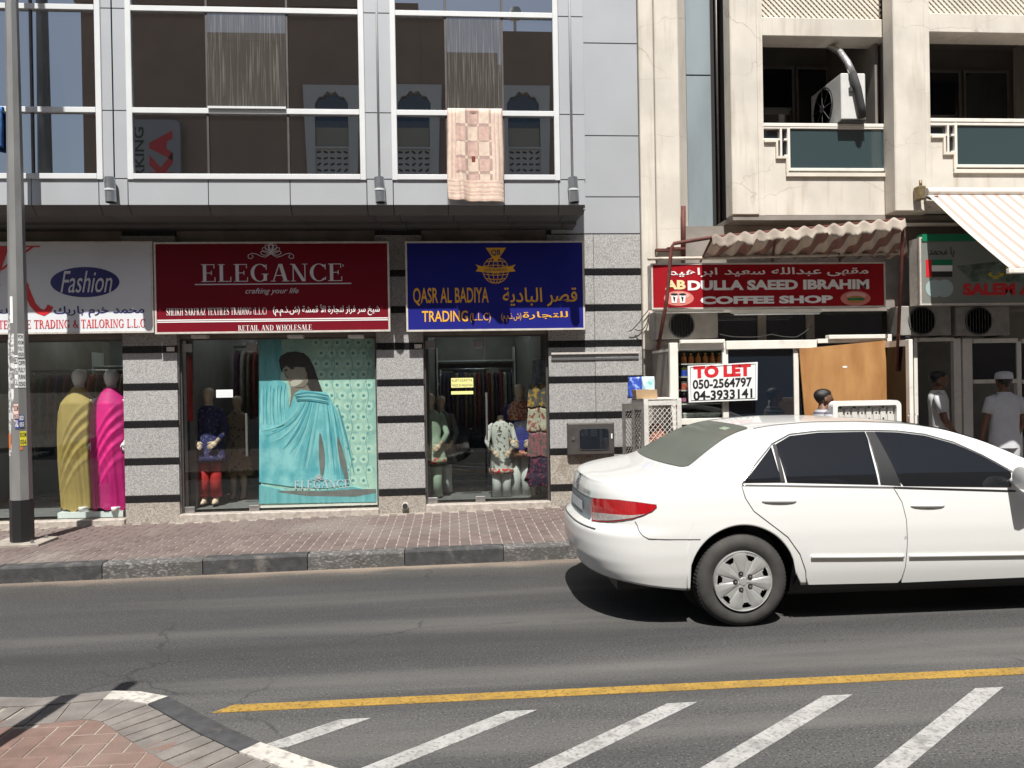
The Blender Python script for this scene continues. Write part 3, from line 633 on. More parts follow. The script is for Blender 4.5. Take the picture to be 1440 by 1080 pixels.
# ------------------------------------------------------------------ shop signs
YS = YA-.17
def signbox(name, px, m, label, Y=YS, th=.165, fr=.022):
    x0, x1, z0, z1 = RC(*px, Y); r = thing(name, ((x0+x1)/2, Y+th/2, z0), label, 'sign')
    bx('sign_box', 'sign_frame', r, x0+.006, x1-.006, Y+.012, Y+th, z0+.006, z1-.006)
    f = MB().box(x0, x1, Y-.006, Y+.02, z0, z0+fr).box(x0, x1, Y-.006, Y+.02, z1-fr, z1).box(x0, x0+fr, Y-.006, Y+.02, z0+fr, z1-fr).box(x1-fr, x1, Y-.006, Y+.02, z0+fr, z1-fr)
    build(f, 'frame', 'sign_frame', r); bx('face', m, r, x0+fr, x1-fr, Y, Y+.012, z0+fr, z1-fr)
    return r
def T(body, px, Y, m, r, **k): return text(body, RC(*px, Y), Y, m, r, **k)
def ell(cx, cz, rx, rz, n=40): return [(cx+rx*math.cos(2*math.pi*i/n), cz+rz*math.sin(2*math.pi*i/n)) for i in range(n)]
sg = signbox('shop_sign', (-170, 340, 215.5, 470), 'sign_white', 'white shop sign with red K and navy Fashion oval over the left shop')
x0, x1, z0, z1 = RC(71, 375.5, 168, 418, YS); e = flat('oval', 'ink_navy', sg, ell((x0+x1)/2, (z0+z1)/2, (x1-x0)/2, (z1-z0)/2), YS)
T('Fashion', (85, 381, 158, 411.5), YS-.003, 'ink_silver', sg, shear=.35)
serif('K', RC(-26, 346, 57, 402, YS), YS, 'ink_red', sg, shear=.25)
px = [(34, 398), (40, 414), (46, 428), (54, 437), (62, 440), (68, 436), (71, 430)]
build(MB().xf(lambda v: v), 'lettering', 'ink_red', sg) if False else strokes([[(P(a, b, YS).x, P(a, b, YS).z) for a, b in px]], YS, 'ink_red', sg, w=.07, name='lettering')
T('محمد خرم باريك', (76, 430, 203, 446), YS, 'ink_navy', sg, ar=True, bold=.012)
T('للتجارة', (-45, 434, 18, 443), YS, 'ink_navy', sg, ar=True)
serif('TEXTILE TRADING & TAILORING L.L.C', RC(-2, 449.5, 204, 461.5, YS), YS, 'ink_red', sg)

sg = signbox('shop_sign', (217, 340, 548, 468), 'sign_red', 'dark red shop sign with large white ELEGANCE lettering')
serif('ELEGANCE', RC(283, 371, 481, 396, YS), YS, 'ink_silver', sg)
x0, x1, z0, z1 = RC(274, 398.6, 494, 400, YS); flat('rule', 'ink_silver', sg, [(x0, z0), (x1, z0), (x1, z1), (x0, z1)], YS)
T('crafting your life', (345, 405, 420, 415), YS, 'ink_silver', sg, shear=.35)
T('R', (481.5, 372, 484, 375), YS, 'ink_silver', sg)
def ornament(cx, cy, s, Y, m, r, w):
    pp = lambda a, b: (lambda v: (v.x, v.z))(P(cx+a*s, cy+b*s, Y)); pa = []
    for sx in (-1, 1):
        pa.append([pp(sx*a, b) for a, b in ((2, 5), (8, 8.5), (14, 7), (20, 4), (26, 3), (31, 5.5), (31, 9.5), (27, 10.5), (24, 8), (26, 5))])
        for k in range(4):
            a0 = math.radians(8+26*k); pa.append([pp(sx*math.cos(a0)*q+sx*math.sin(a0)*b, -math.sin(a0)*q+math.cos(a0)*b+4) for q, b in ((0, 0), (5, 2.2), (10, 3), (13.5, 1.4), (14, 0), (13.5, -1.4), (10, -3), (5, -2.2), (0, 0))])
    pa.append([pp(a, b) for a, b in ((0, 4), (-2.6, -4), (-2, -9), (0, -12), (2, -9), (2.6, -4), (0, 4))])
    strokes(pa, Y, m, r, w)
ornament(381, 353, 1.03, YS, 'ink_silver', sg, .0075)
serif('SHEIKH SARFRAZ TEXTILES TRADING (L.L.C)', RC(234, 433, 375, 443, YS), YS, 'ink_white', sg)
T('شيخ سر فراز لتجارة الأ قمشة (ش.ذ.م.م)', (384, 428, 534, 444), YS, 'ink_white', sg, ar=True, bold=.012)
for a, b in ((448, 449.6), (450.6, 452.2)):
    x0, x1, z0, z1 = RC(221, a, 545.5, b, YS); flat('rule', 'ink_white', sg, [(x0, z0), (x1, z0), (x1, z1), (x0, z1)], YS)
serif('RETAIL AND WHOLESALE', RC(335, 457, 438.5, 464.6, YS), YS, 'ink_white', sg)

sg = signbox('shop_sign', (570.5, 339, 822, 465), 'sign_blue', 'deep blue shop sign with gold QASR AL BADIYA lettering and globe emblem')
T('QASR AL BADIYA', (581, 404.5, 687, 430), YS, 'ink_gold', sg, bold=.012); T('TRADING', (593.5, 437, 658, 452.5), YS, 'ink_gold', sg, bold=.012); T('(L.L.C)', (661, 440, 690, 454), YS, 'ink_gold', sg)
T('قصر البادية', (707, 404, 811.5, 431), YS, 'ink_gold', sg, ar=True, bold=.01); T('للتجارة', (735, 438, 798.5, 449), YS, 'ink_gold', sg, ar=True, bold=.01); T('(ش.ذ.م.م)', (705, 440, 733, 453), YS, 'ink_gold', sg, ar=True)
em = lambda a, b: (lambda v: (v.x, v.z))(P(a, b, YS)); gl = []
for kx in (1., .62, .2): gl.append([em(697+18*kx*math.cos(t), 380+18.5*math.sin(t)) for t in [2*math.pi*i/28 for i in range(29)]])
for ky in (-.62, -.3, .3, .62): gl.append([em(697+18*math.sqrt(1-ky*ky)*t, 380+18.5*ky+1.5*(1-t*t)*(1 if ky > 0 else -1)) for t in (-1, -.6, -.2, .2, .6, 1)])
strokes(gl, YS, 'ink_gold', sg, .0085, name='globe')
flat('ribbon', 'ink_gold', sg, [em(*p) for p in ((669, 372), (677, 374.5), (697, 376.5), (717, 374.5), (725, 372), (721.5, 377), (725, 381.5), (716, 382.5), (697, 384.5), (678, 382.5), (669, 381.5), (672.5, 377))], YS, .007)
T('QASR AL BADIYA', (681, 377.6, 713, 381.8), YS-.0072, 'ink_navy', sg)
flat('triangle', 'ink_gold', sg, [em(*p) for p in ((683, 348.5), (711.5, 348.5), (697.5, 369.5))], YS, .007)
T('QB', (690.5, 351, 704, 360), YS-.0072, 'ink_navy', sg, bold=.01)
# upper-floor spotlights
for px, wd in ((155.5, 'left end of the facade, above the Fashion sign'), (534, 'middle of the facade, between the two window banks'), (806, 'right end of the mirrored windows, above the blue sign')):
    a, b = P(px-1, 250, YB-.07), P(px+1.5, 285, YB-.07); r = thing('wall_light', (b.x, YB-.07, b.z), 'grey cylindrical wall light at the '+wd, 'lamp', 'cylinder lights along the facade')
    build(MB().tube([(a.x, YB-.075, a.z), (b.x, YB-.085, b.z)], .056, 24), 'lamp_body', 'steel', r, smooth=30)
    m = (a+b)/2; build(MB().tube([(m.x, YB-.085, m.z-.01), (m.x, YB-.085, m.z+.01)], .058, 24), 'collar', 'alu_frame', r, smooth=30)
    bx('bracket', 'steel', r, m.x-.02, m.x+.02, YB-.03, YB+.0, m.z-.03, m.z+.03)
    build(MB().tube([(b.x, YB-.085, b.z-.004), (b.x, YB-.085, b.z-.0005)], .048, 20), 'lens', 'dark_pane', r)
# blanket over the transom, with folds
mat('cloth_cream', (.66, .535, .44), .9, var=.1, vscale=18); mat('cloth_pink', (.56, .39, .335), .9, var=.12, vscale=22); mat('cloth_mauve', (.40, .29, .25), .9, var=.1, vscale=20); mat('cloth_maroon', (.18, .04, .03), .9)
def hanging(name, tl, br, Yp, mats, pat, label, cat, n=44, k=60, fold=.05, sag=.0):
    a, b = P(*tl, Yp), P(*br, Yp); rows = []; w = b.x-a.x; h = a.z-b.z
    for j in range(k+1):
        v = j/k; row = []
        for i in range(n+1):
            u = i/n; x = a.x+w*(u+(.035*(u-.5)*v)+.012*math.sin(7*v+5*u)*v)
            y = Yp-.045-fold*(.35+.65*v)*(math.sin(u*9+.7)*.5+math.sin(u*23+v*2)*.30+.9*math.exp(-((u-.17-.09*v)/.03)**2)+.8*math.exp(-((u-.86-.05*v)/.04)**2)+.6*math.exp(-((u-.95)/.02)**2))
            z = a.z-h*v*(1+sag*math.sin(u*3.3+.2)+.03*u)
            row.append((x, y if v > .03 else Yp-.045+.0*u, z))
        rows.append(row)
    top = [[(p[0], Yp+.03, p[2]+.002) for p in rows[0]], [(p[0], Yp-.02, p[2]+.014) for p in rows[0]]]
    rows = top+rows; mb = MB().grid(rows)
    mb.m = [pat((f % n)/n, max(0, (f//n-2)/k)) for f in range(len(mb.f))]
    o = build(mb, name, mats, smooth=True, label=label, cat=cat, fixn=False)
    s = o.modifiers.new('thickness', 'SOLIDIFY'); s.thickness = .006; return o
def quilt(u, v):
    if u < .14 or u > .78 or v > .76:
        return 1 if (v*46 % 2 < .7 if v > .76 else u*60 % 2 < .7) else 0
    cu, cv = (u-.14)/.64*3.0, v/.76*4.4; fu, fv = cu % 1, cv % 1
    if .42 < u < .5 and .49 < v < .56: return 3
    if fu > .8 or fv > .84: return 2 if not (fu > .8 and fv > .84) else 0
    return (int(cu)+int(cv)) % 2
hanging('blanket', (629, 156), (708, 283), YB-.025, ['cloth_cream', 'cloth_pink', 'cloth_mauve', 'cloth_maroon'], quilt, 'pink and cream checked blanket hung over the upper window rail', 'blanket')
mat('towel_blue', (.05, .16, .45), .9, var=.2, vscale=25); mat('towel_dark', (.02, .035, .1), .9)
hanging('towel', (-45, 153), (7, 208), YB-.025, ['towel_blue', 'towel_dark'], lambda u, v: 1 if v > .95 else 0, 'bright blue towel hung over the window rail at the left edge', 'towel', 20, 20)

# ------------------------------------------------------------------ cream building on the right
cb = thing('cream_building', (6, 9.7, .1), 'weathered cream building with balconies above the coffee shop', 'building')
Y0 = 9.64; YF1 = 9.28; YF2 = 9.06; ZTOP = 8.6
xp0 = XR+.004; xp1 = P(956, 200, Y0).x
zlow = P(905, 492, Y0).z
bx('pier', 'cream_wall', cb, xp0, P(921.5, 200, Y0).x-.006, Y0, Y0+3, zlow, ZTOP, bev=.01); bx('pier', 'cream_wall', cb, P(921.5, 200, Y0).x+.006, xp1, Y0, Y0+3, zlow, ZTOP, bev=.01)
bx('pier_foot', 'grey_plaster', cb, xp0, xp1+.1, Y0+.01, Y0+3, 0, zlow-.003)
bx('pier_core', 'grey_plaster', cb, xp0+.01, xp1-.01, Y0+.03, Y0+3, zlow, ZTOP-.01)
# the narrow slot with blue cladding
ys = Y0+.22; xa, xb = P(966, 200, ys).x, P(1001, 200, ys).x
build(MB().hexa([(xp1+.003, Y0+.05, 2.6), (xp1+.014, Y0+.05, 2.6), (xa, ys, 2.6), (xa-.012, ys, 2.6)], [(xp1+.003, Y0+.05, ZTOP), (xp1+.014, Y0+.05, ZTOP), (xa, ys, ZTOP), (xa-.012, ys, ZTOP)]), 'slot_reveal', 'cream_wall', cb)
zj = P(985, 106, ys).z
for a, b in ((2.6, zj-.008), (zj+.008, ZTOP)): bx('cladding_panel', 'blue_cladding', cb, xa+.004, xb, ys, ys+.03, a, b, bev=.004)
bx('slot_back', 'core_dark', cb, xa, P(1040, 200, ys).x+.2, ys+.15, ys+.3, 2.6, ZTOP)
build(MB().tube([(P(1012, 200, ys).x, ys+.05, 2.7), (P(1012, 200, ys).x, ys+.05, ZTOP)], .022, 8), 'downpipe', 'bronze_alu', cb, smooth=True)
def balcony(px0, px1, pxe, Y, zb_px, rail_y, gl_y, soff_y, beam_y, gx0, ref, YBK=10.75, lattice=True):
    """one bay: pier px0..px1, opening up to pxe; ref is the pixel column used for heights"""
    Zp = lambda py: P(ref, py, Y).z
    X0, X1, XE = P(px0, 200, Y).x, P(px1, 200, Y).x, P(pxe, 200, Y).x; zb = Zp(zb_px)
    bx('pier', 'cream_wall', cb, X0, X1, Y, Y+.24, zb, ZTOP, bev=.012); bx('pier_core', 'core_dark' if px0 < 1100 else 'dim_wall', cb, X0+.09, X1, Y+.241, YBK, zb, ZTOP)
    X1b = X1+.075; Yi = Y+.03
    bx('jamb', 'cream_wall', cb, X1+.002, X1b, Yi, YBK, zb+.002, ZTOP)
    zr = Zp(rail_y); zg0, zg1 = Zp(gl_y[1]), Zp(gl_y[0]); GX = P(gx0, 200, Y).x
    # stepped parapet
    st = (GX-X1b)/2.0; z2 = zg0-.03; hs = (zr-.09-z2)/3
    poly = [(X1b+.001, zb+.004), (XE, zb+.004), (XE, z2), (GX, z2), (GX, z2+hs*1.15), (GX-st*.85, z2+hs*1.15), (GX-st*.85, z2+hs*2.3), (X1b+.001, z2+hs*2.3)]
    build(MB().prism(poly, Yi, Yi+.14), 'parapet', 'cream_wall', cb)
    c = .028; trim = MB().box(GX-.03, XE+.03, Yi-.03, Yi+.0, z2-c*1.6, z2).box(GX-.032, GX-.004, Yi-.03, Yi, z2+.001, z2+hs*1.15-c).box(GX-st*.85-.03, GX-.004, Yi-.03, Yi, z2+hs*1.15-c, z2+hs*1.15).box(GX-st*.85-.03, GX-st*.85-.004, Yi-.03, Yi, z2+hs*1.15+.001, z2+hs*2.3-c).box(X1b, GX-st*.85-.004, Yi-.03, Yi, z2+hs*2.3-c, z2+hs*2.3)
    build(trim, 'parapet_trim', 'cream_trim', cb)
    # railing with glass
    rail = bx('handrail', 'white_alu', cb, X1b, XE, Yi-.005, Yi+.06, zr-.045, zr, bev=.006)
    f = .034
    for a, b, z0, z1 in ((GX, GX+f, zg0, zr-.05), (XE-f, XE-.002, zg0, zr-.05), (GX+f, XE-f, zg0, zg0+f), (GX+f, XE-f, zg1-f*.4, zg1+f*.4)): bx('rail_bar', 'white_alu', cb, a, b, Yi, Yi+.045, z0, z1, bev=.003)
    for a, b, z0, z1 in ((X1b, GX, zg1-f*.4, zg1+f*.4), (GX-st*.5-f/2, GX-st*.5+f/2-.01, z2+hs*1.16, zg1-f*.45), (X1b, GX-st*.5-f/2-.002, z2+hs*2.31, z2+hs*2.31+f*.7), (GX-st*.5+f, GX-.002, z2+hs*1.16, z2+hs*1.16+f*.7), (GX-st*.5+f, GX-.002, z2+hs*2.31, z2+hs*2.31+f*.7)): bx('rail_bar', 'white_alu', cb, a, b, Yi+.002, Yi+.043, z0, z1)
    bx('rail_glass', 'balcony_glass', cb, GX+f+.001, XE-f-.001, Yi+.018, Yi+.026, zg0+f+.001, zg1-f*.4-.001)
    bx('rail_glass', 'dark_pane', cb, X1b+.002, GX-.002, Yi+.045, Yi+.05, z2+hs*1.2, zg1-f*.42)
    # beam above, lattice screen above that
    zs, zt = Zp(soff_y), Zp(beam_y); bx('beam', 'cream_wall', cb, X1b+.001, XE+.1, Yi+.012, Yi+.34, zs, zt, bev=.01)
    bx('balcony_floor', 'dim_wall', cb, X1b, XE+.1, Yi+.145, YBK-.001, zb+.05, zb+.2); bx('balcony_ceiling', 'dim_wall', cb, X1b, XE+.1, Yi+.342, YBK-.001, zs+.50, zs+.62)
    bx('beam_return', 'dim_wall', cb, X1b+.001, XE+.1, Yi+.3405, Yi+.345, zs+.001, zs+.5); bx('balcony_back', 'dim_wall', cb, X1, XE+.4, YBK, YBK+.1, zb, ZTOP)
    w = (XE-X1b); zw0, zw1 = zb+.25, zs+.16
    for k, (a, b) in enumerate(((.02, .24), (.26, .66), (.68, .98))):
        p = bx('balcony_window', 'dark_pane', cb, X1b+w*a+.03, X1b+w*b-.03, YBK-.03, YBK-.02, zw0, zw1)
        build(MB().box(X1b+w*a, X1b+w*a+.03, YBK-.045, YBK-.001, zw0, zw1).box(X1b+w*b-.03, X1b+w*b, YBK-.045, YBK-.001, zw0, zw1).box(X1b+w*a, X1b+w*b, YBK-.045, YBK-.001, zw1+.001, zw1+.04), 'window_frame', 'grey_plaster', p)
    if lattice:
        m = MB(); zh = zt+.62; stp = .068; x = X1b-.7
        L = zh-zt
        while x < XE+.02:
            for s in (1, -1):
                xs0 = x if s > 0 else x+L; xs1 = xs0+s*L; za, zbb = zt+.002, zh
                ta = max(0., (X1b-min(xs0, xs1))/L); tb = max(0., (max(xs0, xs1)-XE)/L)
                lo, hi = (ta, 1-tb) if s > 0 else (tb, 1-ta)
                if hi-lo > .03:
                    pa = (xs0+s*L*lo, za+L*lo); pb = (xs0+s*L*hi, za+L*hi); yo = Yi+.09+(.014 if s > 0 else 0)
                    dx, dz = (.010*s, -.010)
                    m.prism([(pa[0]-.010, pa[1]+s*.010), (pa[0]+.010, pa[1]-s*.010), (pb[0]+.010, pb[1]-s*.010), (pb[0]-.010, pb[1]+s*.010)], yo, yo+.012)
            x += stp
        build(m, 'lattice_screen', 'cream_trim', cb, kind='stuff'); bx('screen_back', 'core_dark', cb, X1b, XE, Yi+.3, Yi+.32, zt+.001, zh); bx('beam', 'cream_wall', cb, X1b+.001, XE+.1, Yi+.012, Yi+.34, zh+.002, ZTOP)
    return X0, XE, zb
a1 = balcony(1029, 1067, 1249, YF1, 302, 172, (178, 239), 49, 22, 1109, 1120)
a2 = balcony(1258.5, 1302.5, 1560, YF2, 297, 165, (173, 234), 43.5, 16, 1345, 1340)
a3x = a2[1]; bx('pier', 'cream_wall', cb, a3x+.002, 11.5, YF2, 10.7, a2[2], ZTOP, bev=.012)
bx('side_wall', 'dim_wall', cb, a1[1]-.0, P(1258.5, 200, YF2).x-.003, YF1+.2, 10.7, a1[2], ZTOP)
bx('roof', 'grey_plaster', cb, xp0, 11.5, YF2, 14, ZTOP+.002, ZTOP+.3)
# ground-floor wall of the cream building
YW = 9.66; zq = a1[2]
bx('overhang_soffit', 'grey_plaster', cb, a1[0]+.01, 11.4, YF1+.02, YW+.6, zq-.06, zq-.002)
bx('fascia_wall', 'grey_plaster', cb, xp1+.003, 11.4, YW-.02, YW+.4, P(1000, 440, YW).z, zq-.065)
for px in (1030, 1262): bx('wall_pier', 'grey_plaster', cb, P(px-7, 450, YW).x, P(px+9, 450, YW).x, YW-.03, YW+.4, 0, P(1000, 440, YW).z-.002) if px > 1200 else None
zfl = .19
bx('cafe_floor', 'shop_tile', cb, xp1+.1, 11.4, YW-1.0, YW+4, -.1, zfl); bx('cafe_back_wall', 'shop_wall', cb, xp1, 11.4, YW+2.6, YW+2.7, 0, 3.2); bx('cafe_ceiling', 'dim_wall', cb, xp1, 11.4, YW+.41, YW+2.6, 2.95, 3.05)
bx('cafe_end_wall', 'dim_wall', cb, xp1+.1, xp1+.2, YW+.42, YW+2.6, 0, 3)

# ------------------------------------------------------------------ air conditioner on the balcony
mat('ac_white', (.62, .62, .60), .45, var=.05, vscale=9); mat('ac_grille', (.06, .06, .065), .5); mat('foam_black', (.03, .03, .03), .8); mat('foil', (.6, .6, .6), .3, .7, var=.2, vscale=30); mat('brass', (.22, .17, .09), .5, .5, var=.2, vscale=30)
def condenser(label, c, w, d, h, fan_axis, extra=None, fanr=None, name='air_conditioner'):
    """outdoor unit: box w (X) x d (Y) x h with its fan on the -X or -Y face; c is the front lower left corner"""
    x, y, z = c; r = thing(name, (x+w/2, y+d/2, z), label, 'air conditioner')
    bx('casing', 'ac_white' if fan_axis == 'X' else mat('ac_dusty_shaded', (.27, .255, .235), .7, var=.15, vscale=8), r, x, x+w, y, y+d, z+.02, z+h, bev=.01)  # lower units: dust, plus the shade under the signs put into the colour
    for q in (.15, .85):
        if fan_axis == 'X': bx('foot', 'ac_grille', r, x+.01, x+w-.01, y+d*q-.03, y+d*q+.03, z, z+.02)
        else: bx('foot', 'ac_grille', r, x+w*q-.03, x+w*q+.03, y+.01, y+d-.01, z, z+.02)
    fr = fanr or h*.45
    if fan_axis == 'X':
        cc = (x, y+d*.58, z+h*.52); g = MB().tube([(x-.004, cc[1], cc[2]), (x-.001, cc[1], cc[2])], fr, 32); build(g, 'fan_opening', 'ac_grille', r)
        g = MB()
        for k in range(1, 6): g.lathe([(fr*k/5.5-.004, -.012), (fr*k/5.5+.004, -.012), (fr*k/5.5+.004, -.006), (fr*k/5.5-.004, -.006), (fr*k/5.5-.004, -.012)], cc, 'X', 28)
        for k in range(8):
            a = math.pi*2*k/8; g.tube([(x-.014, cc[1], cc[2]), (x-.014, cc[1]+fr*math.cos(a), cc[2]+fr*math.sin(a))], .004, 5)
        build(g, 'fan_grille', mat('grille_wire', (.12, .12, .12), .5), r); build(MB().tube([(x-.022, cc[1], cc[2]), (x-.01, cc[1], cc[2])], .05, 16), 'fan_hub', 'ac_grille', r)
    else:
        cc = (x+w*.42, y, z+h*.52); build(MB().tube([(cc[0], y-.004, cc[2]), (cc[0], y-.001, cc[2])], fr, 32), 'fan_opening', 'ac_grille', r)
        g = MB()
        for k in range(1, 4): g.lathe([(fr*k/3.2-.004, -.014), (fr*k/3.2+.004, -.014), (fr*k/3.2+.004, -.008), (fr*k/3.2-.004, -.008), (fr*k/3.2-.004, -.014)], cc, 'Y', 28)
        for k in range(-4, 5):
            dx = fr*k/4.6; hh = math.sqrt(max(0, fr*fr-dx*dx)); g.tube([(cc[0]+dx, y-.012, cc[2]-hh), (cc[0]+dx, y-.012, cc[2]+hh)], .004, 5)
        build(g, 'fan_grille', mat('grille_wire', (.12, .12, .12), .5), r)
    return r
Yr = YF1-.06
x0, x1, z0, z1 = RC(1183, 103, 1217.5, 170.5, Yr); zrail = P(1200, 173, YF1+.03).z
zrail = P(1120, 172, YF1).z
ac = condenser('white air conditioner standing on the first balcony rail with a bent insulated pipe', (x0, Yr, zrail+.002), x1-x0, .80, z1-zrail, 'X')
pp = [P(px, py, yy) for px, py, yy in ((1213, 166, Yr-.03), (1211, 150, Yr-.05), (1206, 125, Yr-.05), (1199, 103, Yr-.03), (1192, 88, Yr+.05), (1181, 73, Yr+.2), (1165, 64, Yr+.4), (1145, 60, Yr+.6), (1120, 59, Yr+.8), (1095, 59, Yr+1.0))]
build(MB().tube(pp[:4], .045, 12), 'insulated_pipe', 'foam_black', ac, smooth=True); build(MB().tube(pp[3:], .04, 12), 'foil_pipe', 'foil', ac, smooth=True)
for dx in (-.03, .03): build(MB().tube([(x1-.06+dx, Yr-.035, zrail+.06), (x1-.06+dx, Yr-.001, zrail+.06)], .018, 8), 'valve', 'brass', ac, smooth=30)
c = P(1197, 126, Yr); bx('cable_gland', 'ac_grille', ac, c.x-.035, c.x+.02, Yr-.03, Yr-.001, c.z-.03, c.z+.02); text('LG', RC(1194, 150, 1203, 154, Yr), Yr-.0015, 'ink_navy', ac) if False else None
bx('base_tray', 'ac_grille', ac, x0-.01, x1+.02, Yr-.01, YF1+.14, zrail-.002, zrail+.0)

# ------------------------------------------------------------------ coffee shop
YC = 9.02
sg = signbox('cafe_sign', (916, 369.5, 1245, 433.5), 'sign_cafe', 'red coffee shop sign with Arabic and English name under the ragged canopy', YC, .2, .018)
T('مقهى عبدالله سعيد ابراهيم', (938, 376, 1221, 391), YC, 'ink_white', sg, ar=True, bold=.012)
T('AB', (935, 394, 964, 407), YC, 'ink_cream', sg, bold=.045); T('DULLA SAEED IBRAHIM', (967, 393.5, 1222, 407.5), YC, 'ink_white', sg, bold=.045); T('COFFEE SHOP', (985, 416, 1171, 427), YC, 'ink_white', sg, bold=.05)
ec = lambda a, b: (lambda v: (v.x, v.z))(P(a, b, YC))
def pell(cx, cy, rx, ry): return [ec(cx+rx*math.cos(2*math.pi*i/32), cy-ry*math.sin(2*math.pi*i/32)) for i in range(32)]
mat('ink_pink', (.62, .2, .17), .45); mat('ink_bun', (.45, .2, .05), .5)
for cx in (954.5, 1203): flat('oval', 'ink_pink', sg, pell(cx, 419.5, 21, 10.5), YC, .003); flat('oval_shine', mat('ink_shine', (.72, .38, .34), .45), sg, pell(cx+1, 415.5, 14, 4.5), YC-.003, .002)
for cx in (948, 959.5):
    flat('printed_cup', 'ink_white', sg, [ec(cx-4.5, 414), ec(cx+4.5, 414), ec(cx+3.6, 426), ec(cx-3.6, 426)], YC-.005, .002); flat('printed_coffee', 'ink_black', sg, pell(cx, 414, 5, 1.6), YC-.007, .002); flat('printed_steam', 'ink_black', sg, [ec(cx-2, 417), ec(cx+1.5, 418), ec(cx+.8, 424), ec(cx-.4, 424)], YC-.0072, .001)
flat('printed_bun', 'ink_bun', sg, pell(1203, 421, 13, 5), YC-.0055, .002); flat('printed_filling', 'ink_green', sg, [ec(1191, 418.7), ec(1197, 419.7), ec(1209, 418.6), ec(1215.5, 419.8), ec(1214, 422.5), ec(1192, 422.5)], YC-.0077, .001)
# corrugated ragged canopy on pipes
rust = mat('rust_pipe', (.10, .025, .018), .7, var=.3, vscale=20); mat('pipe_pale', (.48, .42, .35), .6, .2, var=.2, vscale=20)
mat('canopy_sheet', (.22, .18, .15), .85, col2=(.44, .385, .32), vscale=3, lo=.35, hi=.7, bump=.2, bscale=30)
stripec = striped('canopy_stripe', (.19, .095, .075), (.43, .36, .29), 'X', .26, .5)
cn = thing('canopy', (P(1130, 350, 8.9).x, 8.9, P(1130, 360, 9.1).z), 'ragged brown striped canopy on pipes above the red coffee shop sign', 'canopy')
fa, fb = P(1000, 334, 8.55), P(1271, 309, 8.25); ba, bb = P(985, 362, 9.15), P(1277, 352, 9.2)
bb.z = ba.z; N = 110; rows = []
for j in range(7):
    t = j/6; row = []
    for i in range(N+1):
        u = i/N; a, b = fa.lerp(fb, u), ba.lerp(bb, u); p = a.lerp(b, t)
        p.z += .022*math.sin(u*2*math.pi*13)+.05*math.sin(u*5)*t*(1-t)-.10*math.sin(math.pi*t)*.4
        row.append(tuple(p))
    rows.append(row)
o = build(MB().grid(rows), 'canopy_sheet', 'canopy_stripe', cn, smooth=True, fixn=False); md = o.modifiers.new('thickness', 'SOLIDIFY'); md.thickness = .006
RAG = []; q_ = .1
for i in range(N+1):
    q_ = .6*q_+.4*random.choice((.05, .08, .10, .12, .16)); RAG.append(q_+.03*abs(math.sin(i/N*2*math.pi*6.5))+random.uniform(-.008, .008))
rows = []
for j in range(5):
    t = j/4; row = []
    for i in range(N+1):
        u = i/N; p = fa.lerp(fb, u); rag = RAG[i]
        row.append((p.x, p.y-.02-.03*t+.02*math.sin(u*2*math.pi*13)*t, p.z+.022*math.sin(u*2*math.pi*13)*(1-t)-rag*t+.01))
    rows.append(row)
o = build(MB().grid(rows), 'canopy_valance', 'canopy_sheet', cn, smooth=True, fixn=False); md = o.modifiers.new('thickness', 'SOLIDIFY'); md.thickness = .005
k0 = P(944, 345, 8.62); build(MB().tube([tuple(P(925, 492, 8.7)), tuple(P(938, 420, 8.66)), tuple(k0-Vector((0, 0, .03))), tuple(k0+Vector((.03, 0, .02))), tuple(fa), tuple(fb)], .021, 8), 'pipe_frame', 'rust_pipe', cn, smooth=True)
build(MB().tube([tuple(fb), tuple(P(1269, 340, 8.3)), tuple(P(1261, 522, 8.5))], .019, 8), 'stay_pipe', 'rust_pipe', cn, smooth=True)
build(MB().tube([tuple(P(911, 364, 8.98)), tuple(P(985, 363, 9.0)), tuple(P(1262, 356, 9.0))], .02, 8), 'rear_pipe', 'pipe_pale', cn, smooth=True)
for px in (1000, 1092, 1180, 1268):
    u = (px-1000)/271; a = fa.lerp(fb, u); b = ba.lerp(bb, u); build(MB().tube([tuple(a-Vector((0, 0, .03))), tuple(b-Vector((0, 0, .05)))], .014, 8), 'rafter_pipe', 'rust_pipe', cn, smooth=True)
for px, py in ((935, 352), (951, 350)): bx('wall_bracket', 'rust_pipe', cn, P(px, py, 9.6).x-.12, P(px, py, 9.6).x+.1, 9.55, 9.63, P(px, py, 9.6).z-.015, P(px, py, 9.6).z+.015)
build(MB().tube([tuple(P(961, 290, 9.6)), tuple(P(961, 362, 9.6))], .03, 8), 'wall_post', 'rust_pipe', cn, smooth=True)

# cafe front: aluminium frame
YK = 8.78
kf = cb
def fr(name, px, m='white_alu', y0=YK, y1=YK+.06, par=None, bev=.004): a, b, c, d = RC(*px, (y0+0)); return bx(name, m, par or kf, a, b, y0, y1, c, d, bev=bev)
fr('frame_post', (944, 482, 955.5, 760)); fr('frame_post', (1018, 491, 1026, 760), y0=YK+.003); fr('frame_post', (1118, 489, 1125, 760), y0=YK+.003); fr('frame_post', (1248, 470, 1256.5, 760)); 
fr('header', (956, 482, 1020, 491.5)); fr('header', (1021.5, 478.5, 1149, 490.5), y0=YK-.03); fr('header', (1150, 476, 1247, 482)); fr('shelf_edge', (956, 588.5, 1017.5, 597), y0=YK-.02)
fr('lamp_tube_cover', (957, 477.5, 1019.5, 482.5), y0=YK-.06, y1=YK-.01); fr('header_cap', (1166, 470.5, 1249, 476.2), y0=YK-.035)
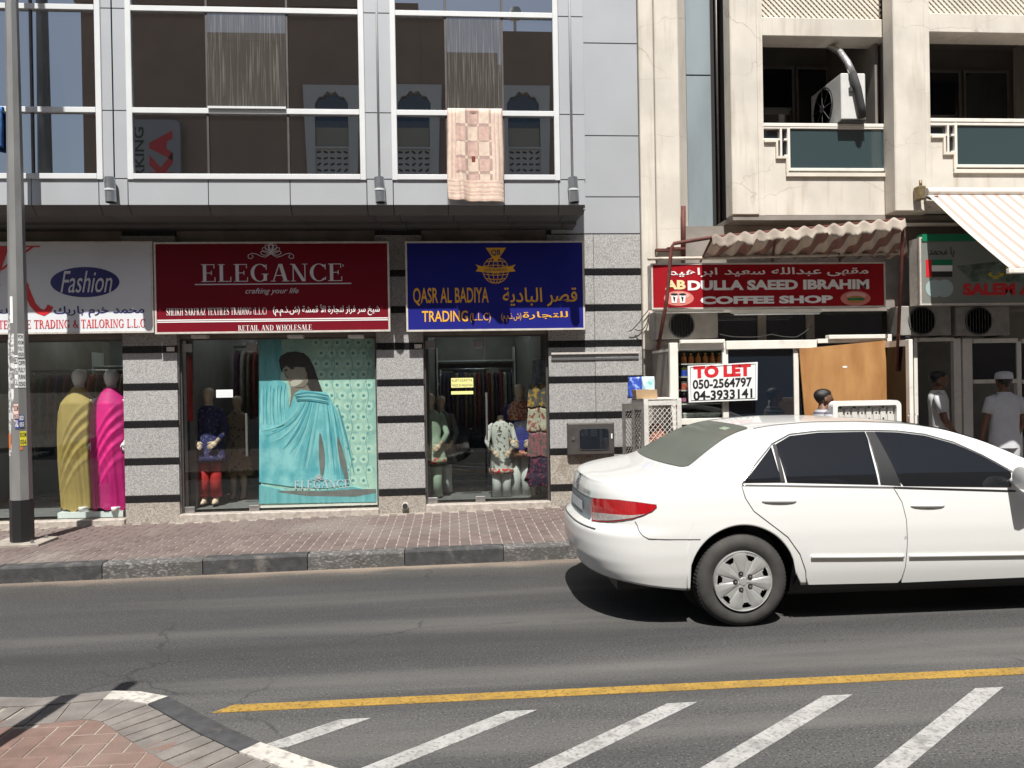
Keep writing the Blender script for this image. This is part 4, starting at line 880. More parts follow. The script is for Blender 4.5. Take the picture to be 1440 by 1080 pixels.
fr('window_pane', (956, 492, 1017.5, 588), 'vitrine_glass', YK+.02, YK+.028, bev=0); fr('window_pane', (956, 597.5, 1017.5, 760), 'vitrine_glass', YK+.02, YK+.028, bev=0); fr('window_pane', (1026.5, 492, 1117.5, 760), 'dark_pane', YK+.02, YK+.028, bev=0); fr('window_pane', (1126, 483, 1247.5, 760), 'dark_pane', YK+.02, YK+.028, bev=0)
xs = P(945, 600, YK).x; bx('side_panel', 'grey_plaster', kf, xs+.002, xs+.03, YK+.062, YW-.03, zfl, P(944, 488, YK).z)
bx('top_board', 'white_alu', kf, xs, P(1256, 480, YK).x, YK+.062, YW-.03, P(1050, 492, YK).z, P(1050, 489, YK).z)
for k, py in enumerate((511, 529, 548, 567, 590)):
    a, b, c, d = RC(957, py, 1016, py+1.6, YK+.1); bx('shelf', 'white_alu', kf, a, b, YK+.07, YK+.42, c, d)
a, b, c, d = RC(957, 490, 1018, 760, YK+.5); bx('cabinet_back', mat('cabinet_dark', (.06, .06, .065), .6), kf, a-.02, b+.05, YK+.48, YK+.5, zfl, d)
bx('cabinet_side', 'cabinet_dark', kf, b+.03, b+.05, YK+.08, YK+.48, zfl, d)
# bottles and packets behind the glass
cols = [('orange_juice', (.65, .2, .03), 'bottle', 'small orange juice bottle on the top cafe shelf'), ('blue_packet', (.03, .08, .5), 'packet', 'blue and yellow packet on the second cafe shelf'), ('red_packet', (.55, .12, .07), 'packet', 'orange and white packet on the third cafe shelf'), ('pink_bottle', (.6, .2, .35), 'bottle', 'clear bottle with pink label on the fourth cafe shelf')]
for r_, (nm, c, cat, lb) in enumerate(cols):
    py = (511, 529, 548, 567)[r_]; zb = P(985, py, YK+.12).z+.002; first = None
    mat(nm, c, .35, var=.15, vscale=30); mat('cap_'+nm, ((.7, .6, .1), (.6, .5, .05), (.75, .75, .7), (.65, .7, .75))[r_], .4)
    for k in range(6):
        x = P(962+10*k, py, YK+.12).x; y = YK+.12
        if first is None:
            t = thing('bottle' if cat == 'bottle' else 'packet', (x, y, zb), lb, cat, lb.replace('small ', 'row of ')+'s' if False else 'items on cafe shelf '+('one', 'two', 'three', 'four')[r_])
            if cat == 'bottle':
                build(MB().lathe([(.004, 0), (.03, .001), (.032, .01), (.032, .065), (.02, .085), (.011, .095), (.011, .102)], (x, y, zb), 'Z', 14), 'bottle_body', nm if r_ == 0 else 'shop_glass', t, smooth=40)
                if r_: build(MB().lathe([(.0325, .02), (.0335, .021), (.0335, .06), (.0325, .061)], (x, y, zb), 'Z', 14), 'bottle_label', nm, t)
                build(MB().lathe([(.005, .1021), (.013, .1025), (.013, .116), (.005, .117)], (x, y, zb), 'Z', 12), 'cap', 'cap_'+nm, t)
            else:
                bx('packet_body', nm, t, x-.032, x+.032, y-.02, y+.02, zb, zb+.07, bev=.006); bx('packet_top', 'cap_'+nm, t, x-.031, x+.031, y-.014, y+.014, zb+.0702, zb+.10, bev=.005)
            first = t
        else:
            t = copy_tree(first); t.location = (x, y, zb)
        t['label'] = ('leftmost', 'second', 'third', 'fourth', 'fifth', 'rightmost')[k]+' '+lb.replace('small ', '')
a, b, c, d = RC(962, 577, 1012, 588, YK+.1); mat('plastic_pale', (.5, .52, .52), .4, var=.2, vscale=30)
for k in range(3):
    xx = a+(b-a)*k/3; t = thing('plastic_box', (xx+.06, YK+.2, P(985, 590, YK+.1).z+.016), ('left', 'middle', 'right')[k]+' pale plastic food box lying on the lower cafe shelf', 'box', 'plastic boxes on the lower cafe shelf'); zz = P(985, 590, YK+.1).z+.016
    build(MB().hexa([(xx, YK+.1, zz), (xx+.13, YK+.1, zz), (xx+.13, YK+.3, zz), (xx, YK+.3, zz)], [(xx-.012, YK+.09, zz+.05), (xx+.142, YK+.09, zz+.05), (xx+.142, YK+.31, zz+.05), (xx-.012, YK+.31, zz+.05)]), 'tray', 'plastic_pale', t); bx('lid', 'white_paper', t, xx-.016, xx+.146, YK+.086, YK+.314, zz+.0505, zz+.062)
# TO LET board
YT = YK-.07; q4 = [P(*p, YT) for p in ((967.5, 514.5), (1065.5, 509), (1065, 562.5), (969, 566))]
tl = thing('to_let_board', (q4[3].x+.3, YT, q4[3].z), 'white TO LET board with two phone numbers on the cafe front', 'sign')
build(MB().prism([(p.x, p.z) for p in q4], YT, YT+.03), 'board', 'white_paper', tl)
ins = [(q4[0]*(1-u)+q4[1]*u)*(1-v)+(q4[3]*(1-u)+q4[2]*u)*v for u, v in ((.03, .05), (.97, .05), (.97, .95), (.03, .95))]
strokes([[(p.x, p.z) for p in ins+ins[:1]]], YT, 'ink_black', tl, .006, .002, 'border')
for bdy, bp, m, bo in (('TO LET', (975, 513, 1056, 530.5), 'ink_red', .06), ('050-2564797', (974, 532, 1057.5, 545.5), 'ink_black', .03), ('04-3933141', (975, 548, 1058, 561.5), 'ink_black', .03)):
    o = T(bdy, bp, YT, m, tl, bold=bo, t=.002)
    for v in o.data.vertices: v.co.z += .03*(v.co.x+ROOTLOC[tl].x-(q4[0].x+q4[1].x)/2)
# plywood sheet covering the right bay
ply = mat('plywood', (.33, .15, .045), .7, col2=(.46, .245, .09), vscale=3, stretch=(2.2, 1, .7), lo=.3, hi=.7, detail=6); overlay(ply, (.22, .06, .02), 2.2, .58, .8, amount=.6)
YP = YK-.045; qp = [(P(a, b, YP).x, P(a, b, YP).z) for a, b in ((1124, 490.5), (1247.5, 478.5), (1256, 600), (1258, 700), (1142, 705), (1133, 600))]
pw = thing('plywood_sheet', (qp[0][0]+.5, YP, qp[4][1]), 'brown plywood sheet nailed crookedly over the right cafe window', 'board'); build(MB().prism(qp, YP, YP+.018), 'sheet', 'plywood', pw)
build(MB().prism(ell(P(1188, 516, YP).x, P(1188, 516, YP).z, .03, .011, 12), YP-.003, YP), 'paper_scrap', 'white_paper', pw)
# opened glass door beside it
od = thing('open_door', (P(1282, 600, 8.3).x, 8.3, .19), 'open glass door with cream frame right of the plywood', 'door')
xd = P(1279, 540, 8.25).x; zt_ = P(1281, 477, 8.25).z; zb_ = .175
build(MB().box(xd, xd+.045, 8.25, 8.32, zb_, zt_, bev=.004), 'door_stile', 'white_alu', od); build(MB().box(xd+.004, xd+.04, 8.9, 8.96, zb_, zt_), 'door_stile', 'white_alu', od)
bx('door_rail', 'white_alu', od, xd+.003, xd+.042, 8.321, 8.899, zt_-.07, zt_-.002); bx('door_rail', 'white_alu', od, xd+.003, xd+.042, 8.321, 8.899, zb_+.002, zb_+.2); bx('door_glass', 'car_glass', od, xd+.018, xd+.026, 8.322, 8.898, zb_+.201, zt_-.071)
hz = P(1282, 590, 8.25).z
for s in (-1, 1): build(MB().tube([(xd+.022+s*.03, 8.24, hz+.06), (xd+.022+s*.055, 8.23, hz+.04), (xd+.022+s*.055, 8.23, hz-.04), (xd+.022+s*.03, 8.24, hz-.06)], .006, 6), 'handle', 'steel', od, smooth=True)
# things above the cafe front
a, b, c, d = RC(920, 438, 1008, 479, 9.35)
zz = c; condenser('dusty air conditioner tucked under the left end of the red cafe sign', (a, 9.3, zz), (b-a), .3, d-c, 'Y', fanr=(d-c)*.62 if False else None)
ow = cb
a, b, c, d = RC(1008, 441, 1240, 478, 9.5); bx('transom_pane', 'dark_pane', ow, a, b, 9.5, 9.51, c, d)
for px in (1072, 1140): x = P(px, 460, 9.46).x; bx('mullion', 'grey_plaster', ow, x-.05, x+.05, 9.46, 9.498, c+.001, d-.001)
for i, px in enumerate(((920, 435, 1020, 438.5), (1031, 437.5, 1156, 441))):
    a, b, c, d = RC(*px, 9.05); t = thing('tube_lamp', ((a+b)/2, 9.08, c), ('left', 'right')[i]+' white fluorescent tube lamp under the red cafe sign', 'lamp'); bx('lamp_housing', 'white_alu', t, a, b, 9.06, 9.14, c+.012, d+.02); build(MB().tube([(a+.02, 9.075, c), (b-.02, 9.075, c)], .012, 8), 'tube', 'white_paper', t, smooth=True)
# bread cage with its open door, bag and carton on top
mat('wire_white', (.62, .60, .56), .5, var=.1, vscale=20); mat('cage_grey', (.22, .205, .19), .5, .4, var=.15, vscale=12); mat('terracotta', (.42, .15, .09), .9, var=.35, vscale=22, bump=.6, bscale=40)
YG = 8.35; cg = thing('mesh_cage', (P(930, 700, YG).x, YG+.25, .17), 'cream metal cage with diamond mesh holding a reddish sack', 'cage')
ax0, ax1 = P(906, 600, YG).x, P(959, 600, YG).x; ct = P(930, 562, YG).z; cb0 = .172
for x in (ax0, ax1-.05):
    for y in (YG, YG+.55): bx('post', 'wire_white', cg, x, x+.05, y, y+.05, cb0, ct, bev=.003)
for y in (YG, YG+.55):
    for z in (ct-.06, .93, .45, .26): bx('rail', 'wire_white', cg, ax0+.051, ax1-.051, y+.004, y+.046, z, z+.05)
for x in (ax0+.005, ax1-.045): 
    for z in (ct-.06, .9, .26): bx('rail', 'wire_white', cg, x, x+.04, YG+.051, YG+.549, z, z+.05)
bx('top', 'wire_white', cg, ax0+.001, ax1-.001, YG+.004, YG+.596, ct+.001, ct+.012); bx('bottom', 'cage_grey', cg, ax0+.051, ax1-.051, YG+.05, YG+.55, .25, .262)
def diamonds(P0, U, V, w, h, cw=.052, chh=.058, r=.0035):
    m = MB(); nx = max(1, round(w/cw)); nz = max(1, round(h/chh)); dx, dz = w/nx, h/nz
    for i in range(-nz, nx+1):
        for s in (1, -1):
            pts = []
            for k in range(nz+1):
                ii = (i+k if s > 0 else i+nz-k)
                if 0 <= ii <= nx: pts.append(P0+U*(ii*dx)+V*(k*dz))
            if len(pts) > 1: m.tube([tuple(p+Vector((0, -.002*s, 0))) for p in (pts[0], pts[-1])], r, 5)
    return m
up = Vector((0, 0, 1))
build(diamonds(Vector((ax0+.05, YG+.025, .98)), Vector((1, 0, 0)), up, ax1-ax0-.1, ct-.06-.98), 'diamond_mesh', 'wire_white', cg)
build(diamonds(Vector((ax0+.05, YG+.025, .31)), Vector((1, 0, 0)), up, ax1-ax0-.1, .62), 'diamond_mesh', 'wire_white', cg)
build(diamonds(Vector((ax0+.022, YG+.05, .95)), Vector((0, 1, 0)), up, .5, ct-.06-.95), 'diamond_mesh', 'cage_grey', cg)
# door swung out to the left
h0 = Vector((ax0-.012, YG+.0, 0)); dv = Vector((P(876, 600, YG-.22).x-h0.x, -.22, 0)); L = dv.length; dv.normalize(); nv = Vector((-dv.y, dv.x, 0))
dr = MB()
def dbox(m, u0, u1, z0, z1, t=.02):
    a, b = h0+dv*u0, h0+dv*u1; m.hexa([(*(a-nv*t/2).xy, z0), (*(b-nv*t/2).xy, z0), (*(b+nv*t/2).xy, z0), (*(a+nv*t/2).xy, z0)], [(*(a-nv*t/2).xy, z1), (*(b-nv*t/2).xy, z1), (*(b+nv*t/2).xy, z1), (*(a+nv*t/2).xy, z1)])
ct2 = ct-.03
for u0, u1, z0, z1 in ((.0, .035, .3, ct2), (L-.035, L, .3, ct2), (.036, L-.036, ct2-.07, ct2), (.036, L-.036, .3, .95), (L*.5-.015, L*.5+.015, .951, ct2-.071)): dbox(dr, u0, u1, z0, z1)
dd = build(dr, 'cage_door', 'cage_grey', cg, label='grey mesh door swung open'); build(diamonds(h0+dv*.035+up*.95, dv, up, L-.07, ct2-.07-.95, .045, .05, .003), 'diamond_mesh', 'cage_grey', dd)
sk = thing('sack', ((ax0+ax1)/2, YG+.28, .30), 'reddish lumpy sack behind the diamond mesh of the cage', 'sack'); rr = []
for k in range(14):
    t = k/13; z = .265+.985*t; sc = math.sqrt(max(.02, 1-(max(0, t-.55)/.47)**2)); rr.append([((ax0+ax1)/2+.155*sc*(1+.05*math.sin(5*w+9*t))*math.cos(w), YG+.29+.2*sc*(1+.06*math.sin(4*w+7*t))*math.sin(w), z) for w in [2*math.pi*j/28 for j in range(28)]])
build(MB().loft(rr), 'sack_body', 'terracotta', sk, smooth=True); build(MB().tube([rr[7][j] for j in range(0, 28)]+[rr[7][0]], .012, 6), 'sack_fold', 'terracotta', sk, smooth=True)
bgx = thing('plastic_bag', (P(900, 562, YG+.35).x, YG+.35, ct+.013), 'blue and white printed plastic bag on top of the cage', 'bag')
mat('bag_blue', (.03, .07, .38), .35, col2=(.35, .5, .75), vscale=28, lo=.55, hi=.7); mat('bag_white', (.55, .68, .7), .35, col2=(.2, .5, .5), vscale=18, lo=.5, hi=.66)
def bagpart(nm, pa, pb, m, ph):
    a, b, c, d = RC(*pa, YG+.35); rr = []
    for k in range(10):
        t = k/9; z = ct+.013+(d-ct-.013)*t; rr.append([((a+b)/2+(b-a)/2*(1-.1*t)*math.copysign(abs(math.cos(w))**.6, math.cos(w))*(1+.05*math.sin(9*t+ph+3*w)), YG+.4+.07*(1-.6*t)*math.sin(w)*(1+.2*math.sin(7*t+ph+5*w)), z) for w in [2*math.pi*j/24 for j in range(24)]])
    build(MB().loft(rr), nm, m, bgx, smooth=True)
bagpart('bag_body', (884, 530, 905, 563), None, 'bag_blue', 0); bagpart('bag_panel', (903, 529.5, 923, 560), None, 'bag_white', 2)
mat('cardboard', (.48, .33, .19), .85, var=.08, vscale=10); cx = thing('carton', (P(912, 560, YG+.12).x, YG+.18, ct+.013), 'small open brown carton on top of the mesh cage', 'box')
a, b, c, d = RC(894, 548, 926, 563, YG+.06); c = ct+.013
build(MB().hexa([(a+.01, YG+.06, c), (b-.01, YG+.06, c), (b-.01, YG+.24, c), (a+.01, YG+.24, c)], [(a, YG+.05, d), (b-.02, YG+.05, d), (b-.02, YG+.25, d), (a, YG+.25, d)]), 'carton_body', 'cardboard', cx); bx('tape', 'cloth_mauve', cx, (a+b)/2-.02, (a+b)/2+.02, YG+.06, YG+.24, d+.001, d+.003)
# meter cabinet on the stone wall
mc = thing('meter_cabinet', (P(830, 640, YA).x, YA-.06, P(830, 640, YA).z), 'bronze metal meter cabinet with dark window on the stone wall', 'cabinet'); YM = YA-.065
a, b, c, d = RC(798, 594.5, 864, 640, YM); bx('cabinet_box', 'bronze_alu', mc, a, b, YM, YA-.005, c, d, bev=.008)
build(MB().box(a+.012, b-.012, YM-.012, YM-.001, c+.012, d-.012, bev=.005), 'cabinet_door', 'bronze_alu', mc)
a2_, b2_, c2_, d2_ = RC(815, 603, 856, 631, YM-.013)
def rrect(a, b, c, d, r, n=6): return [(xx+r*math.cos(t), zz+r*math.sin(t)) for xx, zz, t0 in ((b-r, d-r, 0), (a+r, d-r, 90), (a+r, c+r, 180), (b-r, c+r, 270)) for t in [math.radians(t0+90*k/n) for k in range(n+1)]]
build(MB().prism(rrect(a2_-.014, b2_+.014, c2_-.014, d2_+.014, .05), YM-.02, YM-.0125), 'window_gasket', 'ac_grille', mc); build(MB().prism(rrect(a2_, b2_, c2_, d2_, .04), YM-.0235, YM-.0205), 'cabinet_window', 'dark_pane', mc)
lk = P(806, 617, YM-.013); build(MB().tube([(lk.x, YM-.022, lk.z), (lk.x, YM-.012, lk.z)], .022, 16), 'lock', 'steel', mc, smooth=30); lk = P(860, 613, YM); bx('reflector', 'ink_white', mc, lk.x-.01, lk.x+.008, YM-.016, YM-.0125, lk.z-.03, lk.z+.03)

# ------------------------------------------------------------------ right-hand shop under the striped awning
YQ = 9.05
sg = signbox('grocery_sign', (1293, 333, 1560, 428), mat('sign_grey', (.21, .21, .19), .5, col2=(.16, .19, .175), vscale=1.5), 'faded shop sign with UAE flag and red SALEM lettering under the awning', YQ, .22, .02)
x0, x1, z0, z1 = RC(1296, 329, 1558, 339, YQ); bx('green_edge', 'ink_green', sg, x0, x1, YQ-.01, YQ+.1, z0+.0, z1)
T('يا محمد', (1306, 347.5, 1342, 361), YQ, 'ink_black', sg, ar=True)
for pxb, m, nm in (((1302, 365, 1310, 389.5), 'ink_red', 'flag_red'), ((1310.2, 365, 1339, 373), 'ink_green', 'flag_green'), ((1310.2, 373.2, 1339, 381.5), 'ink_white', 'flag_white'), ((1310.2, 381.7, 1339, 389.5), 'ink_black', 'flag_black')):
    x0, x1, z0, z1 = RC(*pxb, YQ); flat(nm, m, sg, [(x0, z0), (x1, z0), (x1, z1), (x0, z1)], YQ)
eq = lambda a, b: (lambda v: (v.x, v.z))(P(a, b, YQ)); mat('ink_sky', (.34, .44, .44), .5)
for k, cx_ in enumerate((1314, 1328)): flat('printed_circle', 'ink_sky', sg, [eq(cx_+12.5*math.cos(2*math.pi*i/28), 405.5-12.5*math.sin(2*math.pi*i/28)) for i in range(28)], YQ, .003+.0006*k)
flat('printed_field', mat('ink_field', (.10, .14, .11), .5, var=.5, vscale=9), sg, [eq(1345, 374), eq(1400, 368), eq(1545, 368), eq(1545, 398), eq(1365, 396)], YQ, .002)
T('سالم علي', (1390, 375, 1500, 392), YQ-.0022, 'ink_yellow', sg, ar=True, bold=.02); T('SALEM ALI', (1354, 398, 1470, 415), YQ, 'ink_red', sg, bold=.05)
for i, (px0, px1) in enumerate(((1266, 1338), (1344, 1420))):
    a, b, c, d = RC(px0, 430, px1, 474, 9.3); condenser(('dark-fanned air conditioner below the flag end of the grocery sign', 'air conditioner below the SALEM lettering of the grocery sign')[i], (a, 9.3, c), b-a, .3, d-c, 'Y', fanr=(d-c)*.46)
gf = cb; YGf = 9.40
for px in ((1343, 476, 1353, 780), (1356, 476, 1369, 780), (1287, 475, 1292, 780), (1432, 480, 1438, 780), (1500, 476, 1512, 780)):
    a, b, c, d = RC(*px, YGf); bx('frame_post', 'white_alu', gf, a, b, YGf, YGf+.06, zfl, d)
for px in ((1292.5, 475, 1342.5, 480), (1369.5, 476, 1431.5, 482), (1438.5, 476, 1499.5, 482), (1369.5, 533.5, 1431.5, 539), (1438.5, 533.5, 1499.5, 539)):
    a, b, c, d = RC(*px, YGf); bx('frame_rail', 'white_alu', gf, a, b, YGf+.004, YGf+.056, c, d)
a, b, c, d = RC(1369.5, 482.5, 1431.5, 533, YGf); bx('window_pane', 'dark_pane', gf, a, b, YGf+.02, YGf+.028, c, d)
a, b, c, d = RC(1438.5, 482.5, 1499.5, 780, YGf); bx('window_pane', 'dark_pane', gf, a, b, YGf+.02, YGf+.028, zfl, d)
# striped awning
awm = striped('awning_stripe', (.62, .565, .50), (.44, .30, .26), 'X', .15, .62, soft=.08)
aw = thing('awning', (5.2, 8.0, 2.8), 'cream and pink striped canvas awning at the upper right', 'awning')
Xw = P(1303, 272, 8.99).x; zw = P(1303, 273, 8.99).z
lo = 6.2
for k in range(40):                       # the outer corner keeps the same X: solve its distance
    lo = lo+(.5 if P(1419, 377, lo).x < Xw else -.05) if k < 4 else lo+(Xw-P(1419, 377, lo).x)
zo = P(1419, 377, lo).z; XE_ = Xw+3.4; rows = []
for j in range(15):
    t = j/14; rows.append([(Xw+(XE_-Xw)*i/60, 8.99+(lo-8.99)*t, zw+(zo-zw)*t-.018*math.sin(math.pi*t)-.006*math.sin(i*1.3)*t) for i in range(61)])
o = build(MB().grid(rows), 'canvas', 'awning_stripe', aw, smooth=True, fixn=False); md = o.modifiers.new('thickness', 'SOLIDIFY'); md.thickness = .004
bx('front_bar', 'white_alu', aw, Xw-.02, XE_, lo-.03, lo+.02, zo-.055, zo-.006, bev=.006); build(MB().tube([(Xw, 8.99, zw+.03), (XE_, 8.99, zw+.03)], .045, 14), 'roller', 'white_alu', aw, smooth=30)
for x in (XE_-.1,): build(MB().tube([(x, 9.02, zw-.55), (x, 8.1, zw-.95), (x+.0, lo+.03, zo-.06)], .02, 8), 'arm', 'white_alu', aw, smooth=True)
bx('bracket', 'brass', aw, Xw-.13, Xw-.04, 8.93, 9.05, zw-.07, zw+.09, bev=.01); build(MB().tube([(Xw-.085, 8.97, zw+.08), (Xw-.085, 8.97, zw+.16)], .018, 8), 'bracket_knob', 'brass', aw, smooth=True); build(MB().tube([(Xw-.05, 8.97, zw-.02), (Xw+.02, 8.95, zw-.06), (Xw+.1, 8.93, zw-.05)], .018, 8), 'bracket_arm', 'ac_grille', aw, smooth=True)
bx('beam_strip', 'white_alu', cb, P(1262, 314, 9.3).x, 11.3, 9.27, 9.32, P(1300, 318, 9.3).z, P(1300, 314, 9.3).z)

# ------------------------------------------------------------------ lamp posts
mat('galvanised', (.27, .27, .265), .45, .4, var=.12, vscale=7, stretch=(1, 1, .3)); mat('pole_black', (.012, .012, .013), .5); mat('concrete', (.30, .27, .235), .95, var=.2, vscale=8, bump=.4, bscale=40)
def lamp_post(loc, h, label):
    x, y, z = loc; r = thing('lamp_post', loc, label, 'lamp post', 'street lamp posts')
    oct_ = lambda R, zz: [(x+R*math.cos(math.radians(22.5+45*k)), y+R*math.sin(math.radians(22.5+45*k)), zz) for k in range(8)]
    rad = lambda zz: .108-(.108-.045)*(zz-z)/h
    bx('base_plate', 'concrete', r, x-.26, x+.26, y-.2, y+.22, z-.01, z+.025, bev=.006)
    zb = z+.46; build(MB().loft([oct_(.112, z+.026), oct_(.112, zb)]), 'painted_foot', 'pole_black', r); build(MB().loft([oct_(rad(zb), zb+.001), oct_(rad(z+h), z+h)]), 'shaft', 'galvanised', r)
    for sx, sy in ((-1, -1), (1, -1), (-1, 1), (1, 1)): build(MB().tube([(x+sx*.17, y+sy*.14, z+.026), (x+sx*.17, y+sy*.14, z+.055)], .018, 6), 'bolt', 'steel', r)
    build(MB().tube([(x, y, z+h), (x, y-.5, z+h+.25), (x, y-1.3, z+h+.32)], [.045, .04, .035], 10), 'arm', 'galvanised', r, smooth=True); build(MB().box(x-.12, x+.12, y-1.9, y-1.25, z+h+.26, z+h+.38, bev=.04), 'lamp_head', 'galvanised', r)
    return r, rad
pb = G(31.5, 764, pz(-4.4, 8.4)); lp, rad = lamp_post((pb.x, pb.y, pb.z+.0), 7.5, 'octagonal grey lamp post covered in torn notices on the far pavement')
def facet(k, zz, off): # front facets: k=0 faces the street, -1 left of it, 1 right of it
    R = rad(zz)*math.cos(math.radians(22.5))+off; a = math.radians(-90+45*k); n = Vector((math.cos(a), math.sin(a), 0)); t = Vector((-n.y, n.x, 0)); return Vector((pb.x, pb.y, zz))+n*R, n, t
fl = 0
def notice(k, u0, u1, py0, py1, m, name='notice', lines=0, txt=None, ink='ink_black', off=0.):
    z1, z0 = P(30, py0, pb.y).z, P(30, py1, pb.y).z; hw = rad(z0)*math.sin(math.radians(22.5)); mb = MB(); q = []
    for zz, uu in ((z0, u0), (z0, u1), (z1, u1), (z1, u0)):
        c, n, t = facet(k, zz, .0015+off); q.append((c+t*hw*uu, n))
    mb.hexa([q[0][0], q[1][0], q[1][0]+q[1][1]*.001, q[0][0]+q[0][1]*.001], [q[3][0], q[2][0], q[2][0]+q[2][1]*.001, q[3][0]+q[3][1]*.001]); o = build(mb, name, m, lp)
    for j, tt in enumerate(txt or []):
        vs, fs = textmesh(tt, .02); zt = z1-(z1-z0)*(j+.15)/len(txt); zb = z1-(z1-z0)*(j+.82)/len(txt); vv = []
        for u, v in vs:
            c, n, t = facet(k, zb+(zt-zb)*v, .0035+off); vv.append(c+t*hw*(u0+(u1-u0)*(.06+.88*u)))
        me = MB(); me.add(vv, fs); build(me, 'notice_text', ink, o, fixn=False)
# torn white remnants and printed notices
torn = mat('torn_paper', (.20, .20, .20), .85, col2=(.68, .68, .67), vscale=26, lo=.42, hi=.54, detail=5)
notice(0, -.98, -.2, 418, 455, 'white_paper'); notice(-1, -.4, .95, 440, 478, 'torn_paper'); notice(0, -.9, .0, 470, 520, 'torn_paper'); notice(-1, -.9, .9, 478, 640, 'torn_paper'); notice(0, -.95, -.25, 521, 570, 'torn_paper'); notice(0, -.95, .3, 571, 588, 'torn_paper')
notice(-1, .1, .95, 448, 470, 'white_paper', txt=['OFF', 'RENT', '050'], off=.002)
notice(1, -.95, .6, 470, 503, 'white_paper', txt=['FOR', 'ROOM', 'FULLY', '050'], off=.001); notice(1, -.98, .9, 506, 545, 'white_paper', txt=['OFFI', 'FULLY', 'FURNI', '050'], off=.001); notice(0, .1, .95, 500, 545, 'white_paper', txt=['BED', '056', 'CALL'], off=.001)
notice(0, -.3, .95, 568, 592, 'pink_paper', txt=['ROOM', '055'], off=.003); notice(0, .0, .98, 588, 602, 'navy_paper', txt=['CALL'], ink='ink_white', off=.004); notice(1, -.98, .2, 583, 601, 'navy_paper', txt=['BED', '055'], ink='ink_white', off=.003)
notice(1, -.9, .75, 606, 626, 'bright_yellow_paper', txt=['ROOM', '056'], off=.001); notice(-1, -.7, .6, 609, 630, 'orange_paper', off=.003); notice(1, -.85, -.3, 627, 632, 'orange_paper', off=.001)
sp_ = thing('sign_post', (-2.19, 2.98, .148), 'plain grey steel post casting its shadow across the near corner pavement', 'post')
build(MB().tube([(-2.19, 2.98, .15), (-2.19, 2.98, 3.15)], .048, 16), 'post', 'galvanised', sp_, smooth=30); bx('post_foot', 'concrete', sp_, -2.3, -2.08, 2.87, 3.09, .147, .17, bev=.006); build(MB().lathe([(.05, 3.15), (.054, 3.16), (.03, 3.18), (.002, 3.185)], (-2.19, 2.98, 0), 'Z', 16), 'post_cap', 'galvanised', sp_, smooth=30)

# ------------------------------------------------------------------ figures
SK = mat('skin_brown', (.165, .082, .050), .55, var=.1, vscale=30); HAIR = mat('hair_black', (.010, .009, .009), .45, bump=.4, bscale=200)
mat('cloth_white', (.55, .56, .58), .9, var=.05, vscale=8); mat('eye_dark', (.02, .016, .014), .3)
HEADP = [(0, .30, .34, .10), (.06, .42, .52, .10), (.14, .55, .66, .08), (.25, .66, .76, .05), (.36, .74, .86, .02), (.48, .80, .95, -.01), (.6, .83, 1.0, -.03), (.72, .80, .97, -.04), (.83, .70, .86, -.05), (.92, .52, .64, -.05), (.98, .26, .33, -.05), (1.0, .06, .08, -.05)]
class Fig:
    """a standing figure in local axes (facing -Y), base at the origin, height h; fr(angle) turns it into place"""
    def __init__(s, loc, ang, h): s.o = Vector(loc); s.a = ang; s.h = h
    def w(s, p): c, q = math.cos(s.a), math.sin(s.a); return Vector((s.o.x+(p[0]*c-p[1]*q)*s.h, s.o.y+(p[0]*q+p[1]*c)*s.h, s.o.z+p[2]*s.h))
    def ring(s, z, rx, ry, cy=0, cx=0, n=24, fold=0, k=7, ph=0, sq=1.):
        out = []
        for j in range(n):
            t = 2*math.pi*j/n; m = 1+fold*math.sin(k*t+ph); c, q = math.cos(t), math.sin(t)
            out.append(s.w((cx+rx*m*math.copysign(abs(c)**sq, c), cy+ry*m*math.copysign(abs(q)**sq, q), z)))
        return out
    def head(s, mb, hh=.13, nose=True, tilt=0.):
        z0 = 1-hh; R = []
        for t, rx, ry, dy in HEADP:
            ring = []; w_, d_ = hh*.5*rx*.92, hh*.5*ry
            for j in range(28):
                a = 2*math.pi*j/28; x, y = w_*math.cos(a), d_*math.sin(a)
                if nose and math.sin(a) < -.93:
                    y -= hh*.13*math.exp(-((t-.36)/.09)**2)+hh*.03*math.exp(-((t-.5)/.1)**2)+hh*.03*math.exp(-((t-.2)/.05)**2)+hh*.02*math.exp(-((t-.06)/.05)**2)
                ring.append(s.w((x, y-dy*hh*.9, z0+hh*t)))
            R.append(ring)
        mb.loft(R)
        if nose:
            for sx in (-1, 1): mb.loft([[s.w((sx*hh*(.37+.06*q), hh*(.03+.09*math.cos(v)*r+.03*q), z0+hh*(.42+.14*math.sin(v)*r))) for v in [2*math.pi*i/10 for i in range(10)]] for q, r in ((0, .7), (.6, 1), (1, .7))])
        return z0
    def limb(s, mb, pts, rs, n=12): mb.tube([s.w(p) for p in pts], [r*s.h for r in rs], n)
    def hand(s, mb, wrist, d, side, hs=.052):
        wv, d = Vector(wrist), Vector(d).normalized(); a = d.cross(Vector((0, 1, 0))); a = a.normalized() if a.length > .1 else Vector((1, 0, 0)); nrm = a.cross(d).normalized()
        pal = wv+d*hs; mb.loft([[s.w(c+a*(r*1.0*math.cos(t))+nrm*(r*.45*math.sin(t))) for t in [2*math.pi*i/10 for i in range(10)]] for c, r in ((wv, .016), (wv+d*hs*.5, .024), (pal, .023))])
        for k in range(4):
            b = pal+a*(.017*(k-1.5)/1.5)-d*.006; L = (.040, .047, .044, .034)[k]; s.limb(mb, [b, b+d*L*.5+nrm*.004, b+d*L+nrm*.014], [.0062, .0056, .004], 6)
        b = wv+d*hs*.4+a*side*.018; s.limb(mb, [b, b+d*.022+a*side*.014, b+d*.042+a*side*.016+nrm*.008], [.0075, .0066, .0045], 6)
